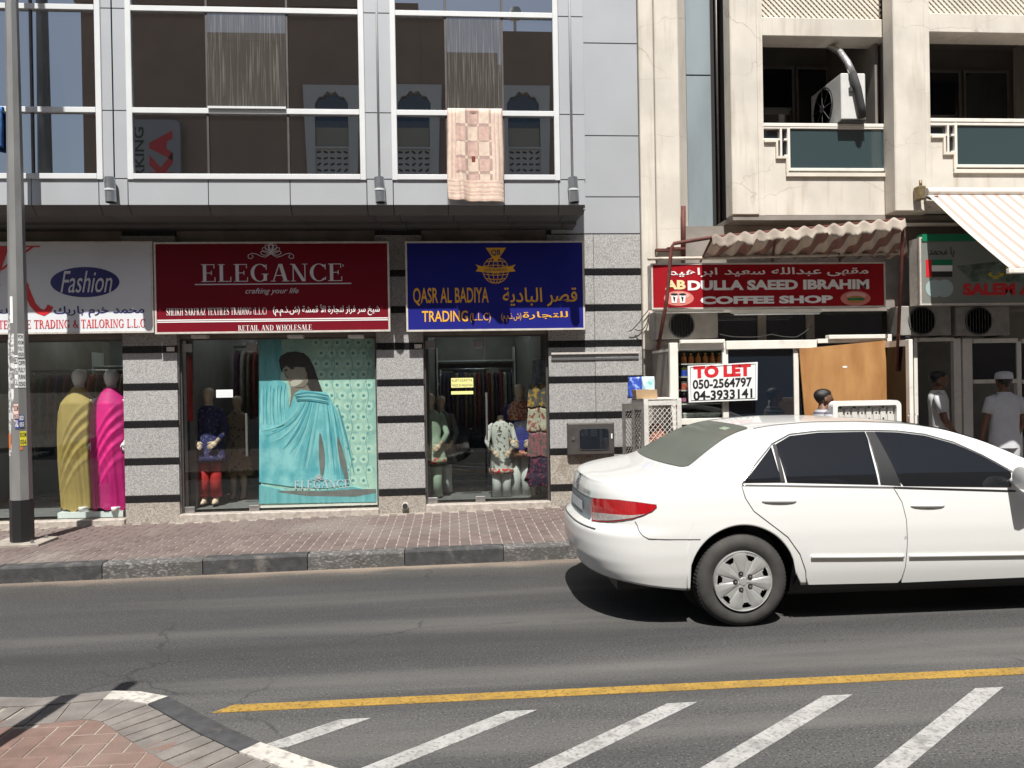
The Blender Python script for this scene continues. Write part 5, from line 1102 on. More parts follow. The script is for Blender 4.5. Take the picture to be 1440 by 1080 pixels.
def person(loc, ang, h, label, shirt, trousers, arms, hair=True, cap=None, long=False, sleeve=.55, moustache=False):
    f = Fig(loc, ang, h); r = thing('person', loc, label, 'person'); b = MB(); z0 = f.head(b)
    b.loft([f.ring(z, rx, ry, cy) for z, rx, ry, cy in ((.50, .09, .06, 0), (.60, .082, .056, 0), (.72, .098, .062, .004), (.79, .10, .058, .006), (.825, .075, .048, .01), (.845, .045, .04, .008), (.86, .034, .036, .004), (.90, .033, .036, -.002))])
    for sx in (-1, 1): b.loft([f.ring(z, rx, ry, cy, sx*cx) for z, rx, ry, cy, cx in ((.0, .026, .05, -.025, .052), (.02, .026, .045, -.02, .052), (.05, .022, .026, 0, .052), (.16, .034, .038, .004, .05), (.27, .036, .038, -.002, .048), (.40, .05, .052, 0, .046), (.5, .055, .06, 0, .045))])
    sh = MB()
    for sx, el, wr in arms:
        s0 = (sx*.098, .005, .795); f.limb(b, [s0, el, wr], [.030, .024, .017]); d = Vector(wr)-Vector(el); f.hand(b, wr, d, -sx)
        m_ = Vector(s0).lerp(Vector(el), .5); k = sleeve; E = Vector(el); We = Vector(wr); end = Vector(s0).lerp(E, k/.5*.5) if k < 1 else E.lerp(We, (k-1))
        pts = [(sx*.07, .006, .80), s0]+([tuple(end)] if k < 1 else [el, tuple(end)]); f.limb(sh, pts, [.036, .042]+([.040] if k < 1 else [.036, .03]), 14)
    body = build(b, 'body', SK, r, smooth=True)
    if long: rg = ((.06, .105, .085, 0, .05), (.2, .10, .08, 0, .05), (.4, .10, .078, 0, .04), (.55, .102, .072, 0, .03), (.68, .108, .07, .003, .02), (.77, .114, .074, .006, .0), (.815, .090, .066, .010, 0), (.84, .052, .052, .010, 0), (.852, .044, .047, .006, 0))
    else: rg = ((.44, .108, .082, 0, .04), (.5, .107, .08, 0, .03), (.58, .102, .072, 0, .03), (.68, .108, .07, .003, .02), (.77, .114, .074, .006, .0), (.815, .090, .066, .010, 0), (.84, .052, .052, .010, 0), (.852, .044, .047, .006, 0))
    sh.loft([f.ring(z, rx, ry, cy, 0, 36, fo, 6, z*9) for z, rx, ry, cy, fo in rg], cap=False)
    so = build(sh, 'robe' if long else 'shirt', shirt, r, smooth=True)
    if not long:
        tr = MB()
        for sx in (-1, 1): tr.loft([f.ring(z, rx, rx*1.1, 0, sx*.048, 20, .03, 4, z*20) for z, rx in ((.03, .044), (.2, .046), (.35, .052), (.47, .062))], cap=False)
        build(tr, 'trousers', trousers, r, smooth=True)
    sho = MB()
    for sx in (-1, 1): sho.loft([f.ring(z, rx, ry, -.026, sx*.052) for z, rx, ry in ((-.0, .03, .062), (.012, .031, .062), (.03, .028, .045))])
    build(sho, 'shoes', 'pole_black', r, smooth=True)
    hh = .13
    if hair:
        R = []
        for t, rx, ry, dy in HEADP[2:]:
            ring = []
            for j in range(28):
                a = 2*math.pi*j/28; x, y = hh*.5*rx*.92*1.07*math.cos(a), hh*.5*ry*1.08*math.sin(a); front = max(0, -math.sin(a)); tt = t
                lim = .50+.27*front**.6-.26*max(0, math.sin(a)); 
                if tt < lim: x *= .88; y *= .88
                ring.append(f.w((x, y-dy*hh*.9, 1-hh+hh*tt*(1.025 if t > .9 else 1))))
            R.append(ring)
        build(MB().loft(R), 'hair', HAIR, r, smooth=True)
    if cap:
        R = [[f.w((hh*.5*rx*.92*1.1*math.cos(a), hh*.5*ry*1.1*math.sin(a)-dy*hh*.9, 1-hh+hh*tz)) for a in [2*math.pi*j/28 for j in range(28)]] for rx, ry, dy, tz in ((.84, 1.0, -.03, .60), (.83, .99, -.04, .78), (.74, .9, -.05, .95), (.4, .5, -.05, 1.03), (.05, .06, -.05, 1.05))]
        build(MB().loft(R), 'cap', cap, r, smooth=True)
    ey = MB()
    for sx in (-1, 1): ey.lathe([(.0005, -.003*h), (.005*h, -.001*h), (.005*h, .001*h), (.0005, .003*h)], f.w((sx*.022, -.0545, 1-hh*.53)), 'Z', 8)
    build(ey, 'eyes', 'eye_dark', body)
    if moustache: build(MB().loft([[f.w((q*.028, -.064+.008*abs(q)+.006*math.sin(t), 1-hh*.78+.006*math.cos(t)-.004*abs(q))) for t in [2*math.pi*i/8 for i in range(8)]] for q in (-1, -.5, 0, .5, 1)]), 'moustache', HAIR, r, smooth=True)
    return r
stripe_shirt = striped('striped_shirt', (.10, .10, .13), (.36, .36, .38), 'Z', .045, .5)
hp = P(1158, 547, 8.15); pzz = pz(hp.x, 8.15); person((hp.x, 8.15, pzz), math.radians(88), hp.z-pzz, 'man in grey striped shirt behind the car roof, facing right', 'striped_shirt', 'towel_dark', [(-1, (-.12, -.06, .62), (-.09, -.17, .56)), (1, (.12, -.06, .62), (.09, -.17, .56))], moustache=True)
hp = P(1411, 523, 8.75); pzz = pz(hp.x, 8.75); person((hp.x, 8.75, pzz), math.radians(178), hp.z-pzz, 'man in white T-shirt and white cap seen from behind at the grocery', 'cloth_white', 'cloth_white', [(-1, (-.145, -.0, .63), (-.13, -.06, .50)), (1, (.145, -.0, .63), (.13, -.06, .50))], hair=True, cap='cloth_white', sleeve=.62)
tp = P(1398, 562, 8.68)
text('UAE', RC(1393, 556, 1401, 560, 8.6), 8.6, 'ink_navy', None) if False else None
hp = P(1320, 522, 9.2); pzz = pz(hp.x, 9.2)+.02; person((hp.x, 9.2, pzz), math.radians(60), hp.z-pzz, 'man in long white robe in the dark grocery doorway', 'cloth_white', 'cloth_white', [(-1, (-.13, -.03, .63), (-.11, -.1, .52)), (1, (.13, -.03, .63), (.11, -.1, .52))], long=True, sleeve=.7)
# moulded white plastic panel standing upright beside him
YPn = 7.95; a, b, c, d = RC(1172, 563.5, 1268, 650, YPn); zb_ = pz((a+b)/2, YPn); wp = thing('plastic_tray', ((a+b)/2, YPn, zb_), 'white ribbed plastic tray standing upright behind the car roof', 'tray')
mat('plastic_white', (.74, .74, .72), .4, var=.03, vscale=5); dirty = mat('plastic_dirty', (.62, .60, .56), .5, col2=(.45, .36, .26), vscale=12, lo=.6, hi=.8)
outr, innr = rrect(a, b, zb_, d, .06), rrect(a+.05, b-.05, zb_+.05, d-.05, .02); n_ = len(outr); rim = MB()
rim.add([(x, YPn, z) for x, z in outr]+[(x, YPn, z) for x, z in innr]+[(x, YPn+.11, z) for x, z in outr]+[(x, YPn+.11, z) for x, z in innr], [q for i in range(n_) for j in [(i+1) % n_] for q in ((i, j, j+n_, i+n_), (i+2*n_, i+3*n_, j+3*n_, j+2*n_), (i, i+2*n_, j+2*n_, j), (i+n_, j+n_, j+3*n_, i+3*n_))])
build(rim, 'rim', 'plastic_white', wp); bx('back', 'plastic_dirty', wp, a+.051, b-.051, YPn+.055, YPn+.065, zb_+.051, d-.051)
nr = 8
for k in range(nr):
    x = a+.06+(b-a-.12)*(k+.5)/nr; w2 = (b-a-.12)/nr*.38; bx('rib', 'plastic_dirty', wp, x-w2, x+w2, YPn+.038, YPn+.0545, zb_+.06, d-.075, bev=.008)
    for j in range(6):
        zh = d-.13-.12*j-(0 if k % 2 else -.06)*1.0
        build(MB().tube([(x, YPn+.0365, zh), (x, YPn+.0378, zh)], .011, 10), 'drain_hole', 'core_dark', wp)

# ------------------------------------------------------------------ mannequins and shop goods
def robe(f, mb, rg, n=64, k=9, twist=2.):
    mb.loft([f.ring(z, rx, ry, cy, cx, n, fo, k, twist*z*6) for z, rx, ry, cx, cy, fo in rg], cap=True)
def shawl_mannequin(px, topy, basey, Y, cm, label):
    b = P(px, basey, Y); t = P(px, topy, Y); f = Fig((b.x, Y, b.z), 0., t.z-b.z); r = thing('mannequin', tuple(f.o), label, 'mannequin')
    m = MB(); f.head(m, .125, nose=False); m.loft([f.ring(z, rx, ry) for z, rx, ry in ((.60, .09, .06), (.7, .09, .06), (.79, .10, .055), (.83, .05, .04), (.86, .032, .034), (.9, .032, .034))])
    for sx in (-1, 1): m.loft([f.ring(z, .028, .03, 0, sx*.05) for z in (.0, .3, .6)])
    m.loft([f.ring(z, .03, .06, -.06, .045) for z in (-.0, .02, .03)]); f.limb(m, [(.10, -.02, .78), (.145, -.05, .6), (.135, -.1, .50)], [.03, .024, .016]); f.hand(m, (.135, -.1, .50), (.0, -.2, -1), -1)
    build(m, 'mannequin_body', 'mannequin_white', r, smooth=True)
    # the draped shawl: rows from the neck down, with diagonal swags across the front
    rows = []; n = 128; ph = px*.37
    wtab = [(0, .042), (.03, .055), (.07, .085), (.12, .118), (.2, .135), (.35, .142), (.6, .140), (.85, .128), (1, .120)]
    for i in range(97):
        v = i/96; z = .872-.862*v; row = []
        wd = float(np.interp(v, [q_[0] for q_ in wtab], [q_[1] for q_ in wtab])); dp = (.042+.055*min(1, v/.13))*(1-.10*v)
        for j in range(n):
            a = 2*math.pi*j/n; x, y = wd*math.cos(a), dp*math.sin(a); fr_ = max(0, -math.sin(a)); u = x/.14
            # swags: arcs hung between the shoulders and the lifted right hand, closer together near the top, fading below the knee
            arc = z+.16*(u-.75)**2*.55-.10*u; d1 = sum(am*math.exp(-((arc-c_)/wd_)**2) for c_, wd_, am in ((.70, .010, .006), (.655, .014, -.007), (.615, .010, .007), (.57, .016, -.008), (.53, .011, .008), (.475, .018, -.008), (.43, .012, .007), (.36, .02, -.006), (.31, .013, .005)))
            d1 *= fr_**.6*max(0, 1-abs(u-.1)**3)
            d2 = (.0035*math.sin(x*95+ph+z*5)+.0025*math.sin(x*210+ph*2+z*11))*fr_*min(1, max(0, v-.15)*2.2)
            hem = (.010*math.sin(a*4+ph)+.006*math.sin(a*9))*max(0, v-.9)*10
            sh_x = -.012*v+(.02*v if u > .6 else 0)
            row.append(f.w((x+sh_x, y-.010-d1-d2-.018*fr_*math.sin(math.pi*min(1, v*1.15)), z-.012*abs(u)*(1-v)+hem)))
        rows.append(row)
    build(MB().loft(rows, cap=False), 'shawl', cm, r, smooth=True)
    return r
mat('shawl_gold', (.36, .26, .075), .75, var=.06, vscale=10); mat('shawl_magenta', (.50, .008, .16), .7, var=.06, vscale=10)
YMn = YA+.35
shawl_mannequin(115, 519, 716, YMn, 'shawl_gold', 'white mannequin draped in a mustard gold shawl'); shawl_mannequin(160, 519, 716, YMn-.06, 'shawl_magenta', 'white mannequin draped in a bright magenta shawl')
a, b, c, d = RC(82, 715.5, 174, 726, YA+.16); pl = bx('display_plinth', mat('plinth_white', (.70, .74, .72), .4), None, a, b, YA+.14, YA+.85, pz(a, YA)+.078, P(130, 716, YMn).z-.001, label='low white plinth under the two shawl mannequins', cat='plinth')
def dress_mannequin(px, topy, basey, Y, label, dress, legs, hem, skinm='mannequin_skin', border=None, head=True, arms=True, ang=0., scarf=None, hemw=.15):
    b = P(px, basey, Y); t = P(px, topy, Y); f = Fig((b.x, Y, b.z), ang, t.z-b.z); r = thing('mannequin', tuple(f.o), label, 'mannequin'); m = MB()
    if head: f.head(m, .125, nose=False)
    m.loft([f.ring(z, rx, ry) for z, rx, ry in ((.5, .085, .06), (.62, .075, .055), (.72, .09, .06), (.79, .095, .055), (.83, .05, .04), (.86, .032, .034), (.9, .032, .034))])
    for sx in (-1, 1):
        m.loft([f.ring(z, rx, ry, cy, sx*.05) for z, rx, ry, cy in ((-.0, .026, .06, -.035), (.02, .026, .05, -.025), (.05, .022, .026, 0), (.16, .033, .036, 0), (.3, .034, .036, 0), (.5, .05, .055, 0))])
        if arms: f.limb(m, [(sx*.10, 0, .79), (sx*.15, -.02, .63), (sx*.085, -.10, .53)], [.028, .024, .016]); f.hand(m, (sx*.085, -.10, .53), (-sx*.6, -.5, -.5), -sx, .045)
    build(m, 'mannequin_body', skinm, r, smooth=True); dm = MB(); mids = (hem+.74)/2
    robe(f, dm, ((hem, hemw, hemw*.72, 0, 0, .05), (hem+.04, hemw*.97, hemw*.70, 0, 0, .05), (mids, (hemw+.09)/2-.006, .078, 0, 0, .04), (.60, .09, .064, 0, 0, .02), (.70, .105, .07, 0, 0, .01), (.79, .112, .064, 0, .004, 0), (.825, .07, .05, 0, .004, 0), (.845, .045, .042, 0, .002, 0)), 48, 7)
    if arms:
        for sx in (-1, 1): f.limb(dm, [(sx*.08, 0, .80), (sx*.103, 0, .79), (sx*.150, -.02, .63), (sx*.110, -.075, .555)], [.034, .032, .027, .026])
    dr_ = build(dm, 'dress', dress, r, smooth=True)
    if border:
        bm_ = MB(); robe(f, bm_, ((hem-.002, hemw+.004, hemw*.72+.004, 0, 0, .05), (hem+.05, hemw*.975+.004, hemw*.70+.004, 0, 0, .05)), 48, 7); build(bm_, 'hem_border', border, dr_, smooth=True)
    if legs:
        tr = MB()
        for sx in (-1, 1): tr.loft([f.ring(z, rx, rx*1.05, 0, sx*.05, 20, .04, 5, z*20) for z, rx in ((.055, .05), (.2, .048), (.4, .056))])
        build(tr, 'trousers', legs, r, smooth=True)
    if scarf: sc = MB(); robe(f, sc, ((.70, .118, .082, 0, -.004, .05), (.78, .12, .072, 0, 0, .04), (.83, .08, .06, 0, 0, .03), (.86, .05, .05, 0, 0, .02)), 40, 8); build(sc, 'scarf', scarf, r, smooth=True)
    return r
def printc(name, base, ink, sc=30, lo=.56, hi=.62): return mat(name, base, .85, col2=ink, vscale=sc, lo=lo, hi=hi)
printc('navy_print', (.018, .018, .09), (.10, .10, .16)); mat('red_cotton', (.42, .02, .02), .8, var=.1); printc('tan_print', (.26, .19, .12), (.12, .05, .05), 24); mat('green_silk', (.32, .40, .30), .7, var=.15, vscale=9); mat('green_pale', (.36, .44, .34), .75); printc('flower_red', (.30, .34, .22), (.45, .03, .05), 25, .48, .55)
printc('white_print', (.55, .54, .50), (.10, .09, .08), 22, .57, .61); mat('grey_scarf', (.15, .15, .14), .85, var=.2, vscale=20); mat('white_cotton', (.62, .62, .60), .85); printc('red_border', (.5, .48, .42), (.5, .02, .02), 30, .48, .52); printc('folk_border', (.40, .06, .05), (.55, .40, .25), 34, .48, .55); printc('navy_dress', (.02, .025, .16), (.03, .035, .22), 10)
zs1 = pz(-2.5, YA)+.08
dress_mannequin(296, 545, 707, YA+.62, 'mannequin in navy tunic and red trousers behind the Elegance door', 'navy_print', 'red_cotton', .36)
dress_mannequin(336, 556, 700, YA+1.25, 'mannequin in a tan printed dress behind the navy one', 'tan_print', None, .22, arms=False)
dress_mannequin(607, 553, 706, YA+.55, 'mannequin in pale green silk suit at the left of the blue-sign shop', 'green_silk', 'green_pale', .36, border='flower_red')
dress_mannequin(622, 556, 700, YA+1.0, 'mannequin in dark grey dress behind the pale green one', 'grey_scarf', 'white_cotton', .34)
dress_mannequin(706, 571, 705, YA+.5, 'small headless mannequin in white printed dress with red hem', 'white_print', 'white_cotton', .30, head=False, border='red_border', hemw=.125)
dress_mannequin(733, 540, 707, YA+.62, 'mannequin in navy dress with red folk border and white leggings', 'navy_dress', 'white_cotton', .40, border='folk_border', scarf='folk_border')
dress_mannequin(759, 560, 707, YA+.6, 'small mannequin in dark red-flecked dress by the right edge of the shop', printc('dark_fleck', (.03, .012, .035), (.35, .04, .08), 40, .56, .6), None, .22, head=False, arms=False)
a, b, c, d = RC(721, 654, 745, 700, YA+.85); bx('display_block', 'plinth_white', None, a, b, YA+.82, YA+1.1, pz(a, YA)+.08, d, label='white display block behind the navy dress mannequin', cat='plinth')
# folded pieces hanging in a column at the right of the third shop
for (pa, m, lb) in (((750, 506, 768, 540), mat('grey_fold', (.16, .18, .21), .85, var=.3, vscale=20), 'blue-grey folded suit piece hanging at the top right of the blue-sign shop'), ((744, 541, 768, 573), printc('paisley', (.10, .10, .09), (.50, .28, .06), 14, .5, .56), 'paisley orange and grey suit piece hanging below the blue-grey one'), ((743, 574, 769, 607), printc('rust_stripe', (.50, .47, .36), (.34, .08, .05), 22, .5, .55), 'cream suit piece with rust print hanging third in the column'), ((744, 608, 769, 643), printc('pink_print', (.34, .12, .14), (.12, .11, .10), 26, .5, .56), 'pink printed suit piece hanging fourth in the column'), ((746, 644, 769, 684), printc('plum_print', (.03, .02, .05), (.28, .04, .08), 34, .54, .6), 'dark plum printed suit piece hanging lowest in the column')):
    a, b, c, d = RC(*pa, YA+.24); rows = [[(a+(b-a)*(i/16)-.03*(j/12)*(1 if i == 0 else 0), YA+.24+.016*math.sin(i*1.9)*(j/12)+.01*math.sin(i*.7), d+(c-d)*j/12-.01*math.sin(i*.5)) for i in range(17)] for j in range(13)]
    t = thing('suit_piece', ((a+b)/2, YA+.24, c), lb, 'garment'); o = build(MB().grid(rows), 'cloth', m, t, smooth=True, fixn=False); o.modifiers.new('thickness', 'SOLIDIFY').thickness = .008
    build(MB().tube([((a+b)/2-.08, YA+.25, d+.006), ((a+b)/2, YA+.25, d+.03), ((a+b)/2+.08, YA+.25, d+.006)], .005, 6), 'hanger', 'steel', t, smooth=True)
# garments on rails inside the shops
gcol = [(.22, .04, .04), (.04, .04, .08), (.12, .11, .10), (.2, .15, .1), (.05, .08, .08), (.3, .28, .25), (.08, .03, .06)]
for i, c in enumerate(gcol): mat('garment_%d' % i, c, .9, var=.2, vscale=12)
def rack(x0, x1, y, z, label, n=14, drop=1.1, seed=1, dark=None):
    r = thing('clothes_rail', ((x0+x1)/2, y, z-drop-.25), label, 'clothes rail'); rnd = random.Random(seed); build(MB().tube([(x0, y, z), (x1, y, z)], .014, 8), 'rail', 'steel', r, smooth=True)
    for xx in (x0+.01, x1-.01): build(MB().tube([(xx, y, z-drop-.25), (xx, y, z)], .014, 8), 'upright', 'steel', r, smooth=True)
    for k in range(n):
        x = x0+.06+(x1-x0-.12)*k/(n-1); w = .028; L = drop*rnd.uniform(.75, 1); ph = rnd.random()*6
        build(MB().loft([[(x+w*(1+.6*t)*math.cos(q)*(1+.25*math.sin(4*q+ph)), y+(.09+.12*min(1, t*4)**.5)*math.sin(q), z-.06-L*t) for q in [2*math.pi*i/14 for i in range(14)]] for t in (0, .06, .2, .6, 1)]), 'garment', 'garment_%d' % (dark if dark is not None else rnd.randrange(7)), r, smooth=True)
b0, b1, b2 = bays
rack(b0[0]+.1, b0[1]-.35, YA+2.2, 2.0, 'long rail of mixed clothes deep in the Fashion shop', 16, 1.2, 3); rack(b1[0]+.15, b1[0]+.95, YA+1.9, 2.3, 'rail of hanging clothes behind the Elegance door', 9, 1.0, 5); rack(b2[0]+.15, b2[1]-.2, YA+3.2, 1.95, 'rail of clothes at the back of the blue-sign shop', 16, 1.1, 8)
a = P(263, 540, YA+.4).x; r = thing('hanging_garment', (a, YA+.4, 1.35), 'red garment hanging just inside the Elegance door', 'garment'); build(MB().loft([[(a+.055*(1+.3*math.sin(3*q))*math.cos(q), YA+.42+.1*math.sin(q), z) for q in [2*math.pi*i/16 for i in range(16)]] for z in (P(263, 592, YA+.4).z, P(263, 560, YA+.4).z, P(263, 500, YA+.4).z)]), 'cloth', 'red_cotton', r, smooth=True); build(MB().tube([(a, YA+.42, P(263, 500, YA+.4).z), (a, YA+.42, P(263, 492, YA+.4).z)], .006, 6), 'hanger', 'steel', r)
# shelving with folded cloth in the back
for i, (x0, x1) in enumerate(bays):
    sh_ = thing('shelf_unit', ((x0+x1)/2, YA+4.35, .25), 'wall shelves of folded cloth at the back of the '+('Fashion', 'Elegance', 'blue-sign')[i]+' shop', 'shelves')
    for z in (.5, .9, 1.3, 1.7, 2.1): bx('shelf', 'plinth_white', sh_, x0+.1, x1-.1, YA+4.15, YA+4.55, z, z+.02)
    for xx in (x0+.08, x1-.1): bx('side', 'plinth_white', sh_, xx, xx+.02, YA+4.14, YA+4.56, .25, 2.35)
    rnd = random.Random(i+20)
    for z in (.52, .92, 1.32, 1.72):
        x = x0+.14
        while x < x1-.4: bx('folded_cloth', 'garment_%d' % rnd.randrange(7), sh_, x, x+.24, YA+4.2, YA+4.5, z+.001, z+rnd.uniform(.14, .32), bev=.02); x += .27
# notices on the glass
YGs = GY-.003
for pa, m, tx, lb in (((304, 548, 327.5, 559), 'white_paper', ['PUSH THE DOOR', 'OPEN DAILY'], 'small white notice on the Elegance glass door'), ((634.5, 531.5, 665.5, 545), 'yellow_paper', ['KURTI DUPATTA', 'MADE IN PAKISTAN'], 'yellow notice reading KURTI DUPATTA on the third shop door'), ((634.5, 550, 665.5, 554.5), 'yellow_paper', [], 'thin yellow strip notice under the larger yellow notice')):
    a, b, c, d = RC(*pa, YGs); r = thing('notice', ((a+b)/2, YGs, c), lb, 'notice'); bx('paper', m, r, a, b, YGs-.001, YGs, c, d)
    if m == 'yellow_paper':
        for j, tt in enumerate(tx): text(tt, (a+.012, b-.012, d-(d-c)*(j+.8)/len(tx), d-(d-c)*(j+.25)/len(tx)), YGs-.0012, 'ink_black', r, t=.0005)
    else:
        for j in range(3): flat('printed_line', 'ink_silver', r, [(a+.02, d-.03-.022*j), (b-.02, d-.03-.022*j), (b-.02, d-.024-.022*j), (a+.02, d-.024-.022*j)], YGs-.0012, .0005)

# ------------------------------------------------------------------ fashion poster in the Elegance window
YPo = GY+.05; a, b, c, d = RC(365.5, 474, 530, 708.5, YPo); po = thing('poster', ((a+b)/2, YPo, c), 'tall teal fashion poster of a woman in a draped shawl, reading ELEGANCE', 'poster')
pbg = mat('poster_ground', (.30, .52, .46), .6, col2=(.46, .66, .54), vscale=5, lo=.35, hi=.65); overlay(pbg, (.16, .36, .36), 16, .58, .66, amount=.5)
bx('sheet', 'poster_ground', po, a, b, YPo, YPo+.006, c, d); bx('bottom_bar', 'white_alu', po, a-.01, b+.01, YPo-.012, YPo+.012, c-.03, c-.001)
po_ = lambda px, py: (lambda v: (v.x, v.z))(P(360+px*180/748., 460+py*260/1080., YPo))
mat('print_teal_dark', (.10, .36, .40), .6, col2=(.19, .50, .52), vscale=7, stretch=(2.5, 1, .4), lo=.35, hi=.65); shw = mat('print_shawl', (.10, .40, .46), .6, col2=(.27, .62, .64), vscale=4.5, stretch=(1.6, 1, .9), lo=.36, hi=.64, detail=5)
mat('print_mid', (.14, .45, .49), .6, var=.12, vscale=9); mat('print_fold', (.07, .31, .37), .6, var=.15, vscale=8); mat('print_light', (.27, .59, .60), .6, var=.08, vscale=8); mat('print_face', (.40, .36, .29), .6, var=.08, vscale=9); mat('print_face_dark', (.22, .185, .15), .6); mat('print_hair', (.035, .028, .025), .6, var=.3, vscale=25, stretch=(3, 1, .5)); mat('print_flower', (.10, .30, .31), .6); mat('print_petal', (.50, .70, .58), .6, var=.05, vscale=20)
mat('print_brown', (.16, .17, .16), .6, var=.15, vscale=9)
lay_ = [0]
def pr(name, m, pts, t=None):
    lay_[0] += 1; yy = YPo-.0006*lay_[0]; return build(MB().prism([po_(*p) for p in pts], yy-.0005, YPo-.0001), name, m, po)
pr('printed_curtain', 'print_teal_dark', [(18, 62), (150, 62), (150, 200), (140, 330), (170, 470), (20, 620)])
fm = MB(); fp = MB(); kk = 0
for ix in range(6):                       # rows of printed flowers on the right
    for iy in range(16):
        x, y = 350+ix*62+(31 if iy % 2 else 0), 90+iy*62
        if x > 690 or x < 330: continue
        for q in range(7): w = 2*math.pi*q/7; fp.prism([po_(x+15*math.cos(w)+11*math.cos(u), y+15*math.sin(w)+11*math.sin(u)) for u in [-2*math.pi*i/10 for i in range(10)]], YPo-.0012-.00004*((kk+q) % 9), YPo-.0001)
        fm.prism([po_(x+9*math.cos(u), y+9*math.sin(u)) for u in [-2*math.pi*i/10 for i in range(10)]], YPo-.0021, YPo-.0001); kk += 1
build(fp, 'printed_petals', 'print_petal', po); build(fm, 'printed_flower_centres', 'print_flower', po); lay_[0] = 4
for x0 in (452, 556, 650): strokes([[po_(x0+8*math.sin(y*.035), y) for y in range(80, 960, 22)]], YPo, 'print_flower', po, .006, .0018, 'printed_vine')
pr('printed_drape', 'print_shawl', [(20, 600), (24, 420), (60, 330), (120, 300), (180, 330), (195, 470), (300, 520), (330, 700), (330, 900), (20, 900)])
pr('printed_neck', 'print_face_dark', [(200, 330), (300, 300), (370, 360), (380, 385), (230, 400), (195, 470), (205, 400)])
pr('printed_face', 'print_face', [(163, 240), (158, 262), (170, 276), (176, 296), (188, 310), (192, 330), (206, 348), (232, 346), (262, 330), (290, 300), (300, 250), (290, 200), (230, 190), (180, 210)])
pr('printed_cheek', mat('print_cheek', (.52, .49, .40), .6), [(198, 318), (210, 305), (240, 300), (270, 305), (262, 328), (232, 344), (208, 346)])
pr('printed_hair', 'print_hair', [(134, 195), (142, 170), (180, 148), (230, 142), (280, 152), (312, 180), (340, 235), (360, 300), (390, 378), (320, 372), (296, 330), (300, 280), (285, 235), (240, 232), (200, 240), (178, 226), (160, 240), (152, 268), (142, 240)])
pr('printed_eye', 'print_hair', [(166, 250), (182, 246), (186, 254), (170, 258)]); pr('printed_eye', 'print_hair', [(200, 240), (222, 236), (226, 244), (204, 249)]); pr('printed_nose', 'print_face_dark', [(166, 268), (172, 262), (178, 284), (190, 290), (184, 296), (172, 288)]); pr('printed_brow', 'print_hair', [(198, 230), (226, 225), (230, 230), (202, 235)]); pr('printed_jaw', 'print_face_dark', [(262, 330), (290, 300), (300, 260), (306, 320), (280, 350), (240, 352), (232, 346)]); pr('printed_lips', mat('print_lips', (.3, .13, .12), .6), [(190, 308), (206, 303), (216, 306), (200, 316)])
pr('printed_shawl', 'print_shawl', [(200, 470), (225, 390), (260, 365), (330, 375), (410, 380), (440, 420), (470, 500), (490, 620), (530, 780), (550, 920), (400, 940), (200, 930), (20, 905), (20, 600), (100, 590), (160, 590)])
rnd = random.Random(11)
def pstroke(m, A, B, C, w):           # a tapering brush of cloth shade along a curve
    n = 12; c_ = [((1-t)**2*A[0]+2*t*(1-t)*B[0]+t*t*C[0], (1-t)**2*A[1]+2*t*(1-t)*B[1]+t*t*C[1]) for t in [k/n for k in range(n+1)]]; L_, R_ = [], []
    for k, p in enumerate(c_):
        a_, b_ = c_[max(0, k-1)], c_[min(n, k+1)]; dx, dy = b_[0]-a_[0], b_[1]-a_[1]; l_ = math.hypot(dx, dy) or 1; ww_ = w*math.sin(math.pi*(.04+.92*k/n))**.8
        L_.append((p[0]-dy/l_*ww_/2, p[1]+dx/l_*ww_/2)); R_.append((p[0]+dy/l_*ww_/2, p[1]-dx/l_*ww_/2))
    lay_[0] += .35; yy = YPo-.0006*lay_[0]; q_ = MB()
    for k in range(n): q_.prism([po_(*p) for p in (L_[k], L_[k+1], R_[k+1], R_[k])], yy-.0002, YPo-.0001)
    build(q_, 'printed_fold', m, po)
for k in range(15):                   # folds swinging from the near shoulder down across the body
    t = k/14; A = (385-110*t+rnd.uniform(-8, 8), 395+30*t); C = (330-290*t+rnd.uniform(-15, 15), 890-300*t+rnd.uniform(-25, 25)); B = (340-120*t, 690-120*t)
    pstroke(('print_fold', 'print_mid', 'print_light')[k % 3], A, B, C, rnd.uniform(9, 20))
for k in range(9):                    # folds hanging from the shoulder down the sleeve
    x = 392+k*11; pstroke(('print_mid', 'print_light', 'print_fold')[k % 3], (x, 420+k*6), (x+18+k*4, 620), (x+30+k*8, 880+rnd.uniform(-30, 30)), rnd.uniform(8, 15))
for k in range(7): pstroke(('print_light', 'print_mid')[k % 2], (40+k*22, 340+rnd.uniform(-10, 30)), (30+k*20, 430), (45+k*22+rnd.uniform(-6, 6), 560), rnd.uniform(6, 12))
for k in range(5): pstroke(('print_fold', 'print_light')[k % 2], (225+k*4, 395+k*9), (310, 372+k*10), (425, 400+k*12), 11)
pstroke('print_brown', (375, 620), (392, 760), (385, 880), 34); pstroke('print_brown', (478, 640), (505, 780), (538, 910), 34)
pr('printed_cloth', 'print_teal_dark', [(20, 920), (200, 960), (420, 950), (560, 930), (700, 960), (702, 1020), (20, 1030)]); pr('printed_arm', 'print_brown', [(130, 955), (420, 955), (570, 945), (700, 945), (700, 968), (580, 990), (300, 985), (140, 965)])
serif('ELEGANCE', (po_(208, 0)[0], po_(533, 0)[0], po_(0, 950)[1], po_(0, 902)[1]), YPo-.0006*(lay_[0]+2), 'ink_silver', po, t=.001)
ornament(360+368*180/748, 460+878*260/1080, .42, YPo-.0006*(lay_[0]+2), 'ink_silver', po, .004)

